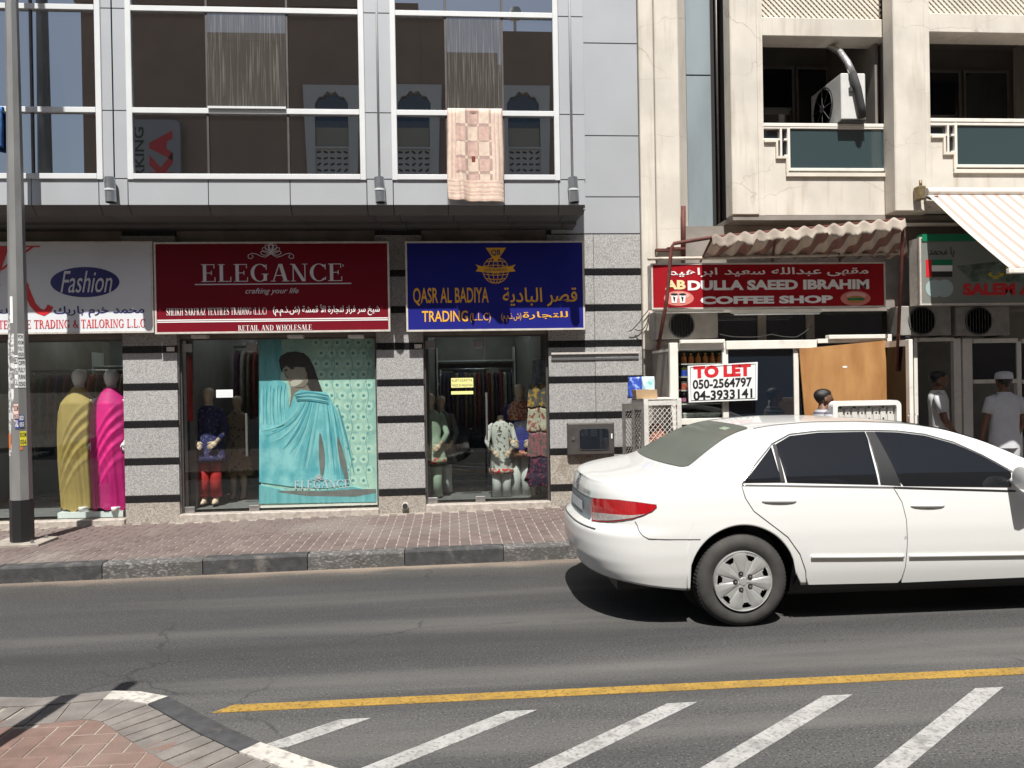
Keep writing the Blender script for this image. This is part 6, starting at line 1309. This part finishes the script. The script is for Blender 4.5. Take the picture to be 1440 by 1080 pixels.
# ------------------------------------------------------------------ the white saloon car
import numpy as np
def smooth_table(pts, n=400, it=12):
    xs = np.linspace(pts[0][0], pts[-1][0], n); ys = np.interp(xs, [p[0] for p in pts], [p[1] for p in pts])
    for _ in range(it*8): ys[1:-1] = (ys[:-2]+2*ys[1:-1]+ys[2:])/4
    return lambda x: float(np.interp(x, xs, ys))
paint = mat('car_paint', (.66, .665, .65), .28, spec=.5, coat=.6); mat('rubber', (.030, .029, .028), .85, var=.2, vscale=30); mat('tyre_wall', (.042, .040, .038), .8, var=.2, vscale=12); mat('hubcap', (.50, .50, .49), .4, .55, var=.05, vscale=20); mat('black_trim', (.012, .012, .013), .5); mat('seam', (.10, .10, .10), .8); mat('chrome', (.65, .65, .66), .18, 1.0)
darkglass('car_rear_glass', .09, (.098, .108, .092), rough=.15); mat('lamp_red', (.36, .008, .012), .12, coat=1.0, var=.15, vscale=25, stretch=(3, 1, 1)); mat('lamp_clear', (.36, .33, .32), .15, coat=1.0, var=.2, vscale=30); mat('plate_panel', (.25, .28, .31), .35, .4)
LEN = 4.81; XRr = .905; YCc = 6.245; AX = (1.093, 3.835); WR = .324
W0 = smooth_table([(.10, .80), (.20, .84), (.27, .868), (.38, .892), (.52, .905), (.66, .907), (.78, .895), (.88, .880), (.95, .866), (1.02, .842), (1.10, .802), (1.2, .742), (1.3, .672), (1.38, .605), (1.5, .50)], it=3)
XRf = smooth_table([(.1, .20), (.30, .09), (.38, .04), (.46, .008), (.56, 0), (.655, .004), (.68, .03), (.70, .07), (.72, .08), (.82, .08), (.92, .088), (.98, .11), (1.02, .145), (1.06, .21), (1.12, .27), (1.5, .27)], it=2)
Tt = smooth_table([(0, .985), (.12, 1.0), (.30, 1.02), (.50, 1.04), (.62, 1.052), (.72, 1.09), (.90, 1.185), (1.10, 1.285), (1.25, 1.335), (1.45, 1.365), (1.75, 1.385), (2.1, 1.385), (2.5, 1.362), (2.75, 1.32), (3.0, 1.235), (3.3, 1.09), (3.5, 1.0), (3.65, .965), (4.0, .92), (4.4, .84), (4.65, .74), (4.81, .62)], it=3)
def EE(s):
    e = 1.
    if s < .62: e *= (1-(1-max(0, s)/.62)**2.7)**(1/2.7)
    if s > LEN-.9: e *= (1-((s-(LEN-.9))/.9)**2.5)**(1/2.5) if s < LEN else 0
    return e
def Bb(s):
    base = float(np.interp(s, [0, .2, .35, .65, 1.5, 3.4, 4.4, 4.81], [.335, .325, .305, .268, .276, .268, .25, .3]))
    for ax in AX:
        d = abs(s-ax)
        if d < .385: base = max(base, WR+.012+math.sqrt(.385**2-d*d)*.985)
    return base
def sx_(s, z):
    q = XRf(z)*max(0, 1-s/1.3)**2
    return s+q
def side(s, z, off=0.):
    y = W0(z)*EE(s)
    if off:
        e = 1e-3; ds, dz = (W0(z)*EE(s+e)-W0(z)*EE(max(0, s-e)))/(2*e), (W0(z+e)-W0(z-e))/(2*e)*EE(s); dxz = (sx_(s, z+e)-sx_(s, z-e))/(2*e)
        a = Vector((1, -ds, 0)); b = Vector((dxz, -dz, 1)); n = a.cross(b).normalized(); n = n if n.y < 0 or n.x < 0 else -n
        return Vector((XRr+sx_(s, z), YCc-y, z))+n*off
    return Vector((XRr+sx_(s, z), YCc-y, z))
def crown(s): return float(np.interp(s, [0, .1, .5, .62, 1.0, 1.3, 1.9, 2.6, 3.3, 3.6, 4.4, 4.81], [.015, .028, .036, .040, .040, .034, .028, .028, .04, .045, .05, .03]))
def top(s, u, off=0.):                # u: -1 near edge, 0 centre, 1 far edge
    t = Tt(s); w = W0(t)*EE(s); return Vector((XRr+sx_(s, t)+(-.035*(1-u*u) if .3 < s < 1.45 else 0)*math.sin(math.pi*max(0, min(1, (s-.3)/1.15))), YCc+w*u, t+off+crown(s)*max(0, 1-abs(u)**2.4)**(1/2.0)))
car = thing('car', (XRr+LEN/2, YCc, 0), 'white four-door saloon car driving right in the foreground', 'car')
ss = [0, .003, .01, .022, .04, .065, .1, .14, .19, .25, .32, .40, .50, .60]+[.66+.0215*k for k in range(39)]+[1.52+.06*k for k in range(32)]+[3.42+.0215*k for k in range(37)]+[4.25, 4.32, 4.4, 4.48, 4.55, 4.62, 4.68, 4.73, 4.77, 4.795, 4.805, 4.81]
NV = 44; bodym = MB()
for sgn in (1, -1):
    rows = []
    for s in ss:
        b0_, t0_ = Bb(s), Tt(s); t0_ = max(t0_, b0_+.02); row = []
        for k in range(NV+1):
            p = side(s, b0_+(t0_-b0_)*k/NV); row.append((p.x, p.y if sgn > 0 else 2*YCc-p.y, p.z))
        rows.append(row)
    bodym.grid(rows, flip=sgn < 0)
rows = []
for s in ss: rows.append([tuple(top(s, -math.cos(math.pi*k/28))) for k in range(29)])
bodym.grid(rows)
bo = build(bodym, 'body', 'car_paint', car, fixn=False)
bm = bmesh.new(); bm.from_mesh(bo.data); bmesh.ops.remove_doubles(bm, verts=bm.verts, dist=.0012); bmesh.ops.recalc_face_normals(bm, faces=bm.faces); bm.to_mesh(bo.data); bm.free(); bo.data.polygons.foreach_set('use_smooth', [True]*len(bo.data.polygons))
md = bo.modifiers.new('thickness', 'SOLIDIFY'); md.thickness = .012; md.offset = -1
# photo pixel -> (s, z) on the near side
def proj(p):
    v = Vector(p)-Vector((0, 0, H)); d = v.dot(_Fw); return 720+F*v.dot(R2)/d, 540-F*v.dot(U2)/d
_tab = [(s, z, *proj(side(s, z))) for s in [k*.01 for k in range(0, 470)] for z in [.26+.012*k for k in range(95)]]
_ta = np.array(_tab)
def oc(px, py):
    d = (_ta[:, 2]-px)**2+(_ta[:, 3]-py)**2; i = int(np.argmin(d)); s, z = _ta[i, 0], _ta[i, 1]
    for _ in range(5):
        e = 1e-3; x0, y0 = proj(side(s, z)); xa, ya = proj(side(s+e, z)); xb, yb = proj(side(s, z+e)); J = np.array([[xa-x0, xb-x0], [ya-y0, yb-y0]])/e
        try: ds, dz = np.linalg.solve(J, [px-x0, py-y0])
        except Exception: break
        s, z = max(0.001, s+max(-.05, min(.05, ds))), z+max(-.05, min(.05, dz))
    return s, z
def pick(parent, k): return parent[k] if isinstance(parent, tuple) else parent
def patch(name, m, poly, off, parent=car, nc=40, nr=10, **k):
    """poly in (s, z): columns across s, each spanning the polygon's height there, laid on the body side; one object for each side of the car"""
    s0, s1 = min(p[0] for p in poly), max(p[0] for p in poly); out = []
    for q, sgn in enumerate((1, -1)):
        rows = []
        for i in range(nc+1):
            s = s0+(s1-s0)*(.0015+.997*i/nc); zs = []
            for a, b in zip(poly, poly[1:]+poly[:1]):
                if (a[0]-s)*(b[0]-s) <= 0 and a[0] != b[0]: zs.append(a[1]+(b[1]-a[1])*(s-a[0])/(b[0]-a[0]))
            lo, hi = min(zs), max(zs); row = []
            for j in range(nr+1):
                p = side(s, lo+(hi-lo)*j/nr, off); row.append((p.x, p.y if sgn > 0 else 2*YCc-p.y, p.z))
            rows.append(row)
        out.append(build(MB().grid(rows, flip=sgn > 0), name, m, pick(parent, q), smooth=True, fixn=False, **k))
    return tuple(out)
def dens(poly, step=.03, closed=False):
    out = []; pts = poly+poly[:1] if closed else poly
    for a, b in zip(pts, pts[1:]):
        n = max(1, int(math.hypot(b[0]-a[0], b[1]-a[1])/step)); out += [(a[0]+(b[0]-a[0])*k/n, a[1]+(b[1]-a[1])*k/n) for k in range(n)]
    return out+[pts[-1]]
def line(name, m, poly, r, off, parent=car, n=6, closed=False):
    for q, sgn in enumerate((1, -1)):
        pts = [side(s, z, off) for s, z in dens(poly, closed=closed)]; build(MB().tube([(p.x, p.y if sgn > 0 else 2*YCc-p.y, p.z) for p in pts], r, n), name, m, pick(parent, q), smooth=True)
def opx(*pts): return [oc(*p) for p in pts]
# windows
w_q = opx((1045.5, 679), (1085.5, 626.5), (1098, 678.5)); w_r = opx((1103, 678.5), (1089, 626), (1110, 613.5), (1150, 608.5), (1215, 607.5), (1234, 679), (1251, 682)); w_r = opx((1104, 678.5), (1090.5, 625), (1110, 613.5), (1150, 608.8), (1216, 607.5), (1237.5, 681.5)); w_f = opx((1267, 683), (1229, 607.5), (1262, 608.5), (1300, 613), (1340, 624), (1380, 641.5), (1421, 664), (1424, 685))
patch('quarter_window', 'car_glass', w_q, .004, nc=24); 
rd_l = opx((1043, 684), (1048, 700), (1060, 718.5), (1083, 736), (1108, 755), (1125, 779), (1133, 803), (1134, 822)); rd_r = opx((1256, 686), (1268, 706), (1274, 730), (1275.5, 762), (1273, 796), (1266, 819))
belt = opx((1043, 682.5), (1140, 684), (1256, 685.5)); belt2 = opx((1257, 685.5), (1340, 688), (1427, 690.5))
rdp = rd_l+[(p[0]-.004, p[1]) for p in reversed(rd_r)]
rd = patch('rear_door', 'car_paint', rdp, .0035, nc=50, nr=18); fdp = [(p[0]+.004, p[1]) for p in rd_r]+[(3.30, .272), (3.36, .6), (3.33, .8), (3.24, belt2[-1][1]-.01)]
fd = patch('front_door', 'car_paint', list(reversed(fdp)), .0035, nc=50, nr=18)
line('shut_line', 'seam', rd_l, .0032, .0015, rd); line('shut_line', 'seam', rd_r, .0036, .002, rd); line('shut_line', 'seam', fdp[6:], .0032, .0015, fd)
patch('window', 'car_glass', w_r, .005, rd); patch('window', 'car_glass', w_f, .005, fd)
patch('pillar_trim', 'black_trim', opx((1238, 681.5), (1217, 607.5), (1229, 607.5), (1267, 683)), .0045, nc=30); patch('division_bar', 'black_trim', opx((1098, 678.5), (1086, 626), (1090, 624.5), (1104, 678.5)), .0052, rd, nc=16)
line('window_trim', 'chrome', opx((1043.5, 681), (1060, 655), (1085, 624.5), (1110, 611), (1150, 606.5), (1225, 605.5), (1262, 606.5), (1300, 611), (1340, 622), (1380, 640), (1423, 663.5)), .0055, .004); line('belt_trim', 'chrome', belt, .0055, .006, rd); line('belt_trim', 'black_trim', belt2, .0065, .006, fd)
# mouldings, handles, lower sill
def mould(name, poly, hgt, off, m, par):
    patch(name, m, [(s, z-hgt/2) for s, z in poly]+[(s, z+hgt/2) for s, z in reversed(poly)], off, par, nc=30, nr=4); line(name+'_edge', m, poly, hgt*.42, off-.006, par, 8)
mould('moulding', opx((1140, 782.5), (1200, 782.3), (1270, 781.5)), .036, .012, 'car_paint', rd); mould('moulding', opx((1278, 781.3), (1350, 780.3), (1438, 779))+[(3.28, oc(1438, 779)[1]+.002)], .036, .012, 'car_paint', fd)
for (x0, x1, yy, par) in ((1071, 1119, 704.5, rd), (1280, 1327, 711, fd)):
    cxp = (x0+x1)/2; hp_ = []; 
    for t in (-1, -.8, -.4, 0, .4, .8, 1):
        s, z = oc(cxp+(x1-x0)/2*t, yy); hp_.append(side(s, z, .010-.006*abs(t)**3))
    for q_ in (0, 1): build(MB().tube([(p.x, p.y if q_ == 0 else 2*YCc-p.y, p.z) for p in hp_], [.008, .012, .0135, .014, .0135, .012, .008], 10), 'handle', 'car_paint', par[q_], smooth=True)
    cu = opx(*[(cxp+3+12.5*math.cos(q), yy+1-9.5*math.sin(q)) for q in [math.pi*k/10 for k in range(11)]]); patch('handle_recess', mat('paint_recess', (.62, .62, .60), .4), cu, .0042, par, nc=16, nr=4)
for sgn in (1, -1):
    sill = MB(); rows = []
    for k in range(40):
        s = 1.46+1.97*k/39; zt = Bb(s)+.006; rows.append([(XRr+s, YCc-sgn*(W0(zz)-dd), zz) for zz, dd in ((zt, .012), (zt-.03, .02), (.215, .04), (.175, .09))])
    sill.grid(rows, flip=sgn < 0); build(sill, 'side_sill', 'black_trim', car, smooth=True)
um = MB().box(XRr+.25, XRr+.60, YCc-.68, YCc+.68, .24, .34).box(XRr+1.5, XRr+3.3, YCc-.78, YCc+.78, .19, .5).box(XRr+4.3, XRr+4.6, YCc-.6, YCc+.6, .22, .4).box(XRr+.6, XRr+4.3, YCc-.52, YCc+.52, .3, .6); build(um, 'underbody', 'black_trim', car)
for ax in AX:
    for sgn in (1, -1):
        ww = MB(); rows = []
        for k in range(25):
            a = math.pi*(k/24)*1.1-.05*math.pi; rows.append([(XRr+ax+.395*math.cos(a), YCc-sgn*(W0(.6)-.015)+sgn*q, max(.2, WR+.395*math.sin(a))) for q in (0, .12, .3)])
        ww.grid(rows, flip=sgn < 0); ww.tube([(XRr+ax, YCc-sgn*.6, WR+.05), (XRr+ax, YCc-sgn*.59, WR+.05)], .39, 24); build(ww, 'wheel_well', 'black_trim', car)
# rear: lamps, plate panel, lettering, bumper seams
tl_ = opx((832.5, 700), (850, 701.5), (870, 703), (895, 706), (923, 709.8), (923.5, 713), (917, 719), (905, 724.5)); tl_b = opx((832.5, 733), (850, 733.8), (870, 732.5), (890, 729.5), (905, 724.5))
lampo = patch('tail_lamp', 'lamp_red', tl_+list(reversed(tl_b))[1:], .006, nc=46, nr=10)
patch('reversing_lens', 'lamp_clear', opx((833, 719.5), (850, 721.5), (870, 723.5), (890, 724.5), (908, 722.5), (895, 727), (870, 730.8), (850, 731.8), (833, 731.5)), .0085, lampo, nc=36, nr=5)
line('lamp_gasket', 'seam', tl_+list(reversed(tl_b))[1:], .0025, .003, lampo, closed=True)
lid = []
def rear(y, z, off=.005):             # a point on the rear face at lateral y
    w = W0(z); e = min(.999, abs(y)/w); s = .62*(1-(1-e**2.7)**(1/2.7)); p = side(s, z, off); return Vector((p.x, YCc+(YCc-p.y)*(1 if y > 0 else -1), p.z)) if abs(y) > 1e-4 else Vector((XRr+sx_(0, z)-off, YCc, z))
def rearpatch(name, m, y0, y1, z0, z1, off, ny=24, nz=8):
    return build(MB().grid([[tuple(rear(y0+(y1-y0)*i/ny, z0+(z1-z0)*j/nz, off)) for j in range(nz+1)] for i in range(ny+1)], flip=True), name, m, car, smooth=True)
zp0, zp1 = oc(831, 733)[1], oc(831, 699)[1]; wy = W0(.8)*EE(oc(832, 715)[0])
rearpatch('plate_panel', 'plate_panel', -wy+.006, wy-.006, zp0+.005, zp1-.012, .004); rearpatch('number_plate', 'sign_white', -.26, .26, zp0+.05, zp1-.05, .012)
mbt = MB()
for (tx, y0, y1, z0, z1) in (('ACCORD', -wy+.03, -wy+.22, zp1+.018, zp1+.04),):
    vs, fs = textmesh(tx, .03); mbt.add([tuple(rear(y1-(y1-y0)*(1-u) if False else y0+(y1-y0)*(1-u)*1.0, z0+(z1-z0)*v, .006)) for u, v in vs], [f[::-1] for f in fs])
mbt = MB(); vs, fs = textmesh('ACCORD', .03); y0, y1 = wy-.03, wy-.20
mbt.add([tuple(rear(-(y0+(y1-y0)*(1-u)), zp1+.02+.024*v, .006)) for u, v in vs], fs); build(mbt, 'model_lettering', 'seam', car, fixn=False)
em_ = MB(); ez = zp1+.085
for pts in ([(-.04, -.032), (.04, -.032), (.048, .034), (-.048, .034), (-.04, -.032)], [(-.022, -.026), (-.028, .028)], [(.022, -.026), (.028, .028)], [(-.024, 0), (.024, 0)]): em_.tube([tuple(rear(a_+1e-3, ez+b_, .008)) for a_, b_ in pts], .005, 6)
build(em_, 'emblem', 'chrome', car)
line('bumper_seam', 'seam', opx((893, 733), (898, 745), (905, 754), (912, 757.5), (940, 758.5), (985, 758.5)), .0025, .001)
bl = MB(); bl.tube([tuple(rear(y, .668, .002)) for y in [-.62+1.24*k/30 for k in range(31)]], .0055, 6); bl.tube([tuple(rear(y, zp1-.004, .002)) for y in [-wy+.01+(2*wy-.02)*k/30 for k in range(31)]], .003, 6); build(bl, 'boot_lid_seam', 'seam', car)
# rear window on the sloping back
rw = MB(); rows = []
for i in range(33):
    u = -1+2*i/32; row = []; s0 = .70-.06*(1-abs(u)**2.2); s1 = 1.30-.035*(1-u*u)*0+.0
    if abs(u) > .93: s0 += .03*(abs(u)-.93)/.07; s1 -= .02*(abs(u)-.93)/.07
    for j in range(17): s = s0+(s1-s0)*j/16; row.append(tuple(top(s, u*(.90-.06*j/16), .006)))
    rows.append(row)
build(rw.grid(rows, flip=True), 'rear_window', 'car_rear_glass', car, smooth=True)
rows = [[tuple(top(2.62+(3.52-2.62)*j/14, (-.9+1.8*i/24), .006)) for j in range(15)] for i in range(25)]; build(MB().grid(rows, flip=True), 'windscreen', 'car_glass', car, smooth=True)
build(MB().hexa(*[[tuple(top(q, u, .0075+h_)) for q, u in ((1.17, -.60), (1.215, -.60), (1.215, -.40), (1.17, -.40))] for h_ in (0, .001)]), 'window_sticker', mat('sticker_green', (.24, .30, .22), .6), car)
for u in (-.885, .885): build(MB().tube([tuple(top(s, u, .002)) for s in [1.32+.05*k for k in range(26)]], .004, 6), 'roof_seam', 'seam', car)
# wheels
whl = None
def wheel(cx_, ysgn):
    w = thing('w', (0, 0, 0), None, None); w.name = 'wheel'; return w
prof = [(.205, .015), (.222, .0), (.25, -.012), (.28, -.010), (.305, .003), (.317, .018), (.3225, .04), (.324, .07), (.324, .14), (.3225, .17), (.315, .195), (.28, .215), (.22, .2), (.205, .19)]
def mkwheel(X, Y, face):
    tm = MB().lathe([(r_, a_*face) for r_, a_ in prof], (XRr+X, Y, WR), 'Y', 72, cap=False)
    wh = build(tm, 'wheel', 'tyre_wall', car, smooth=45)
    tr = MB(); c = Vector((XRr+X, Y, WR))
    for k in range(72):                # tread blocks on the shoulder
        a = 2*math.pi*(k+.5)/72; da = .022
        for y0, y1, r0, r1 in ((.022, .062, .3205, .3268), (.07, .13, .3235, .3275), (.138, .18, .3215, .3268)):
            P_ = lambda aa, rr, yy: (c.x+rr*math.cos(aa), c.y+yy*face, c.z+rr*math.sin(aa)); tr.hexa([P_(a-da, r0-.01, y0), P_(a+da, r0-.01, y0), P_(a+da, r0-.006, y1), P_(a-da, r0-.006, y1)], [P_(a-da, r1-(.004 if y0 < .03 else 0), y0), P_(a+da, r1-(.004 if y0 < .03 else 0), y0), P_(a+da, r1, y1), P_(a-da, r1, y1)])
    build(tr, 'tread', 'rubber', wh)
    # hubcap: seven broad spokes, a hole between each pair at the rim
    NA, NR = 140, 18; R_ = .207; V = []; Fh = []; rot = math.radians(97)
    for j in range(NR+1):
        r_ = R_*j/NR
        for i in range(NA):
            a = 2*math.pi*i/NA; ph = ((a-rot)*7/(2*math.pi)) % 1.0; d = abs(ph-.5)*2   # d=1 on a spoke axis, 0 between
            t = r_/R_; dish = -.012+.022*t**2 if t < .93 else .008-(t-.93)*.16
            ridge = .010*max(0, d-.12)*min(1, t*2.4)*(1-max(0, t-.8)*3)*(1 if t < .97 else 0) - .004*max(0, .14-abs(d-.35))/.14*(t > .3)
            V.append((c.x+r_*math.cos(a), c.y+(-.006+.004*0-dish*-.0-ridge+(.012-.02*t*t)*0)*face+(-.004)*face, c.z+r_*math.sin(a)))
    for j in range(NR):
        for i in range(NA):
            a = 2*math.pi*(i+.5)/NA; ph = ((a-rot)*7/(2*math.pi)) % 1.0; d = abs(ph-.5)*2; t = (j+.5)/NR
            if .70 < t < .90 and d < .42*(t-.56)/.3: continue
            Fh.append((j*NA+i, j*NA+(i+1) % NA, (j+1)*NA+(i+1) % NA, (j+1)*NA+i))
    hm = MB(); hm.add(V, Fh); hc = build(hm, 'hubcap', 'hubcap', wh, smooth=30)
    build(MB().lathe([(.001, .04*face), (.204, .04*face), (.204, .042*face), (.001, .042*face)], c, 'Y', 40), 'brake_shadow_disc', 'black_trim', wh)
    build(MB().lathe([(.196, -.010*face), (.207, -.014*face), (.211, -.006*face), (.211, .01*face), (.2, .01*face)], c, 'Y', 72, cap=False), 'rim_lip', 'hubcap', wh, smooth=40)
    for k in range(5):
        a = math.radians(108+72*k); q = c+Vector((.058*math.cos(a), 0, .058*math.sin(a))); nu = build(MB().lathe([(.001, -.011*face), (.0165, -.011*face), (.0165, -.0195*face), (.011, -.0195*face), (.011, -.0185*face), (.001, -.0185*face)], q, 'Y', 16), 'nut_recess', 'black_trim', wh); build(MB().tube([q+Vector((0, -.0188*face, 0)), q+Vector((0, -.024*face, 0))], .0085, 6), 'wheel_nut', 'steel', nu)
    build(MB().lathe([(.001, -.016*face), (.026, -.015*face), (.03, -.01*face)], c, 'Y', 24), 'centre_cap', 'hubcap', wh, smooth=30)
for ax in AX:
    mkwheel(ax, YCc-.890, 1); mkwheel(ax, YCc+.890, -1)
# door mirror, front details (outside the picture but part of the car)
mx = P(1446, 672, 5.22)
for sgn in (1, -1):
    mm = MB(); yy = YCc-sgn*(YCc-5.22); mm.loft([[(mx.x+dx+.02*math.cos(q)*0, yy+.10*rr*math.cos(q), mx.z+.085*rr*math.sin(q)) for q in [2*math.pi*i/20 for i in range(20)]] for dx, rr in ((-.055, .80), (-.05, .95), (-.02, 1), (.03, .9), (.07, .6), (.085, .2))]); mm.tube([(mx.x, yy+sgn*.06, mx.z-.04), (mx.x+.02, yy+sgn*.26, mx.z-.05)], .03, 10); build(mm, 'door_mirror', 'car_paint', car, smooth=40)
hl = [(4.25, .66), (4.40, .77), (4.62, .72), (4.70, .63), (4.5, .60)]; patch('headlamp', 'lamp_clear', hl, .005, nc=20, nr=5)
def fpt(y, z): return None
line('front_bumper_seam', 'seam', [(4.2, .57), (4.5, .57), (4.75, .57)], .0025, .001)

# ------------------------------------------------------------------ building across the street (seen mirrored in the glass)
YO = -9.0; VY = 2*(YB+.014)-YO
def mir(px, py): v = P(px, py, VY); return v.x, v.z
ob = thing('brown_building', (0, YO, 0), 'brown building across the street with white ornate window surrounds, mirrored in the glass', 'building')
mat('brown_wall', (.30, .215, .165), .9, var=.06, vscale=1.0); mat('white_trim', (.60, .60, .58), .8); mat('screen_white', (.5, .5, .5), .8)
xl = mir(114, 100)[0]; ztop = mir(520, 14)[1]; zt2_ = mir(600, 26)[1]; zt3_ = mir(745, 46)[1]; xm1 = mir(588, 20)[0]; xm2 = mir(700, 40)[0]
bx('wall', 'brown_wall', ob, xl, mir(590, 30)[0], YO-6, YO, 0, ztop); bx('wall', 'brown_wall', ob, mir(590, 30)[0]+.002, xm2, YO-6, YO-.01, 0, zt2_); bx('wall', 'brown_wall', ob, xm2+.002, xm2+22, YO-6, YO, 0, zt3_)
build(MB().box(xl-.1, mir(590, 30)[0], YO-6, YO+.12, ztop, ztop+.25), 'cornice', 'brown_wall', ob)
lx, lz = mir(725, 42); build(MB().tube([(lx, YO-.3, zt3_), (lx, YO-.3, zt3_+.5)], .05, 8).lathe([(.02, .5), (.2, .55), (.26, .75), (.16, .95), (.02, 1.0)], (lx, YO-.3, zt3_), 'Z', 14), 'roof_lamp', 'white_trim', ob, smooth=30)
def ornate_window(xc, z0, z1, w):
    f = MB(); t = .26; y0, y1 = YO, YO+.16
    sc = [(xc-w/2+t, z1-.55)]
    n = 8
    for k in range(n+1): u = k/n; sc.append((xc-w/2+t+(w-2*t)*u, z1-.62+.34*math.sin(math.pi*u)+(.10 if k % 2 else 0)))
    sc.append((xc+w/2-t, z1-.55))
    outl = [(xc-w/2, z0), (xc-w/2+t, z0)]+[(xc-w/2+t, z1-.55)]+sc[1:-1]+[(xc+w/2-t, z1-.55), (xc+w/2-t, z0), (xc+w/2, z0), (xc+w/2+.12, z1), (xc-w/2-.12, z1)]
    win = build(MB().prism(outl, y0+.002, y1), 'window_surround', 'white_trim', ob)
    zm = z0+(z1-z0)*.36; bx('window_glass', 'dark_pane', win, xc-w/2+t, xc+w/2-t, YO+.003, YO+.03, zm+.06, z1-.3); bx('blind', mat('blind_beige', (.34, .32, .27), .9), win, xc-w/2+t+.02, xc+w/2-t-.02, YO+.031, YO+.05, zm+.1, zm+(z1-z0)*.22)
    pan = bx('balcony_panel', 'screen_white', win, xc-w/2+t+.001, xc+w/2-t-.001, YO+.03, YO+.1, z0, zm)
    ho = MB(); rnd = random.Random(int(xc*10)); 
    for i in range(5):
        for j in range(6):
            u, v = xc-w/2+t+(w-2*t)*(i+.5)/5, z0+(zm-z0)*(j+.5)/6; r_ = .055; a0 = rnd.random()*3; ho.prism([(u+r_*(1+.5*math.sin(2*q+a0))*math.cos(q), v+r_*(1+.5*math.sin(2*q+a0))*math.sin(q)) for q in [2*math.pi*k/10 for k in range(10)]], YO+.1005, YO+.104)
    build(ho, 'pierced_holes', 'core_dark', pan)
    bx('sill', 'white_trim', win, xc-w/2+t, xc+w/2-t, YO+.03, YO+.2, zm+.001, zm+.06)
zo0, zo1 = mir(560, 262)[1], mir(560, 122)[1]
for px in (468, 583, 735): ornate_window(mir(px, 180)[0], zo0, zo1, 1.62)
ornate_window(mir(735, 180)[0]+4, zo0, zo1, 1.62); ornate_window(mir(735, 180)[0]+8, zo0, zo1, 1.62)
ps = [mir(190, 262), mir(258, 174)]; sx0, sx1, sz0, sz1 = ps[0][0], ps[1][0], ps[0][1], ps[1][1]
pk = thing('parking_sign', ((sx0+sx1)/2, YO+.2, sz0), 'pale upright parking sign across the street, mirrored in the lower window pane', 'sign'); build(MB().prism(rrect(sx0, sx1, sz0-.6, sz1, .2), YO+.15, YO+.3), 'panel', mat('sign_dull', (.30, .31, .33), .6), pk)
def vtext(body, x0, x1, z0, z1, m, bold):
    vs, fs = textmesh(body, bold); mb = MB(); mb.add([(x0+(x1-x0)*v, YO+.303, z0+(z1-z0)*u) for u, v in vs], fs); build(mb, 'lettering', m, pk, fixn=False)
h_ = sx1-sx0; vtext('PARKING', sx0+h_*.28, sx0+h_*.08, sz0-.5, sz1-.25, 'ink_black', .02); vtext('KA', sx0+h_*.85, sx0+h_*.38, sz0+.1, sz1-.35, 'ink_red', .06)
build(MB().box(-60, 60, -9, -3.2, -.3, .12), 'opposite_pavement', 'joint_sand', kind='structure')

# ------------------------------------------------------------------ loose cables round the cafe
for lb, pts in (('thin black cable drooping beside the left end of the red cafe sign', [(914, 432, 9.6), (903, 446, 9.6), (896, 456, 9.62), (885, 466, 9.66)]), ('second thin black cable curling below the first beside the stone wall', [(913, 440, 9.6), (909, 456, 9.6), (902, 464, 9.62), (893, 463, 9.66)]), ('slack dark cable looping above the cafe header', [(1012, 470, 8.85), (1050, 474, 8.84), (1085, 470, 8.84), (1120, 474, 8.84), (1142, 458, 8.9)])):
    p_ = [P(*q) for q in pts]; d_ = []
    for k in range(len(p_)-1):
        for t in range(6): d_.append(tuple(p_[k].lerp(p_[k+1], t/6)+Vector((0, 0, -.012*math.sin(math.pi*t/6)))))
    d_.append(tuple(p_[-1])); build(MB().tube(d_, .006, 6), 'cable', 'rubber', smooth=True, label=lb, cat='cable')
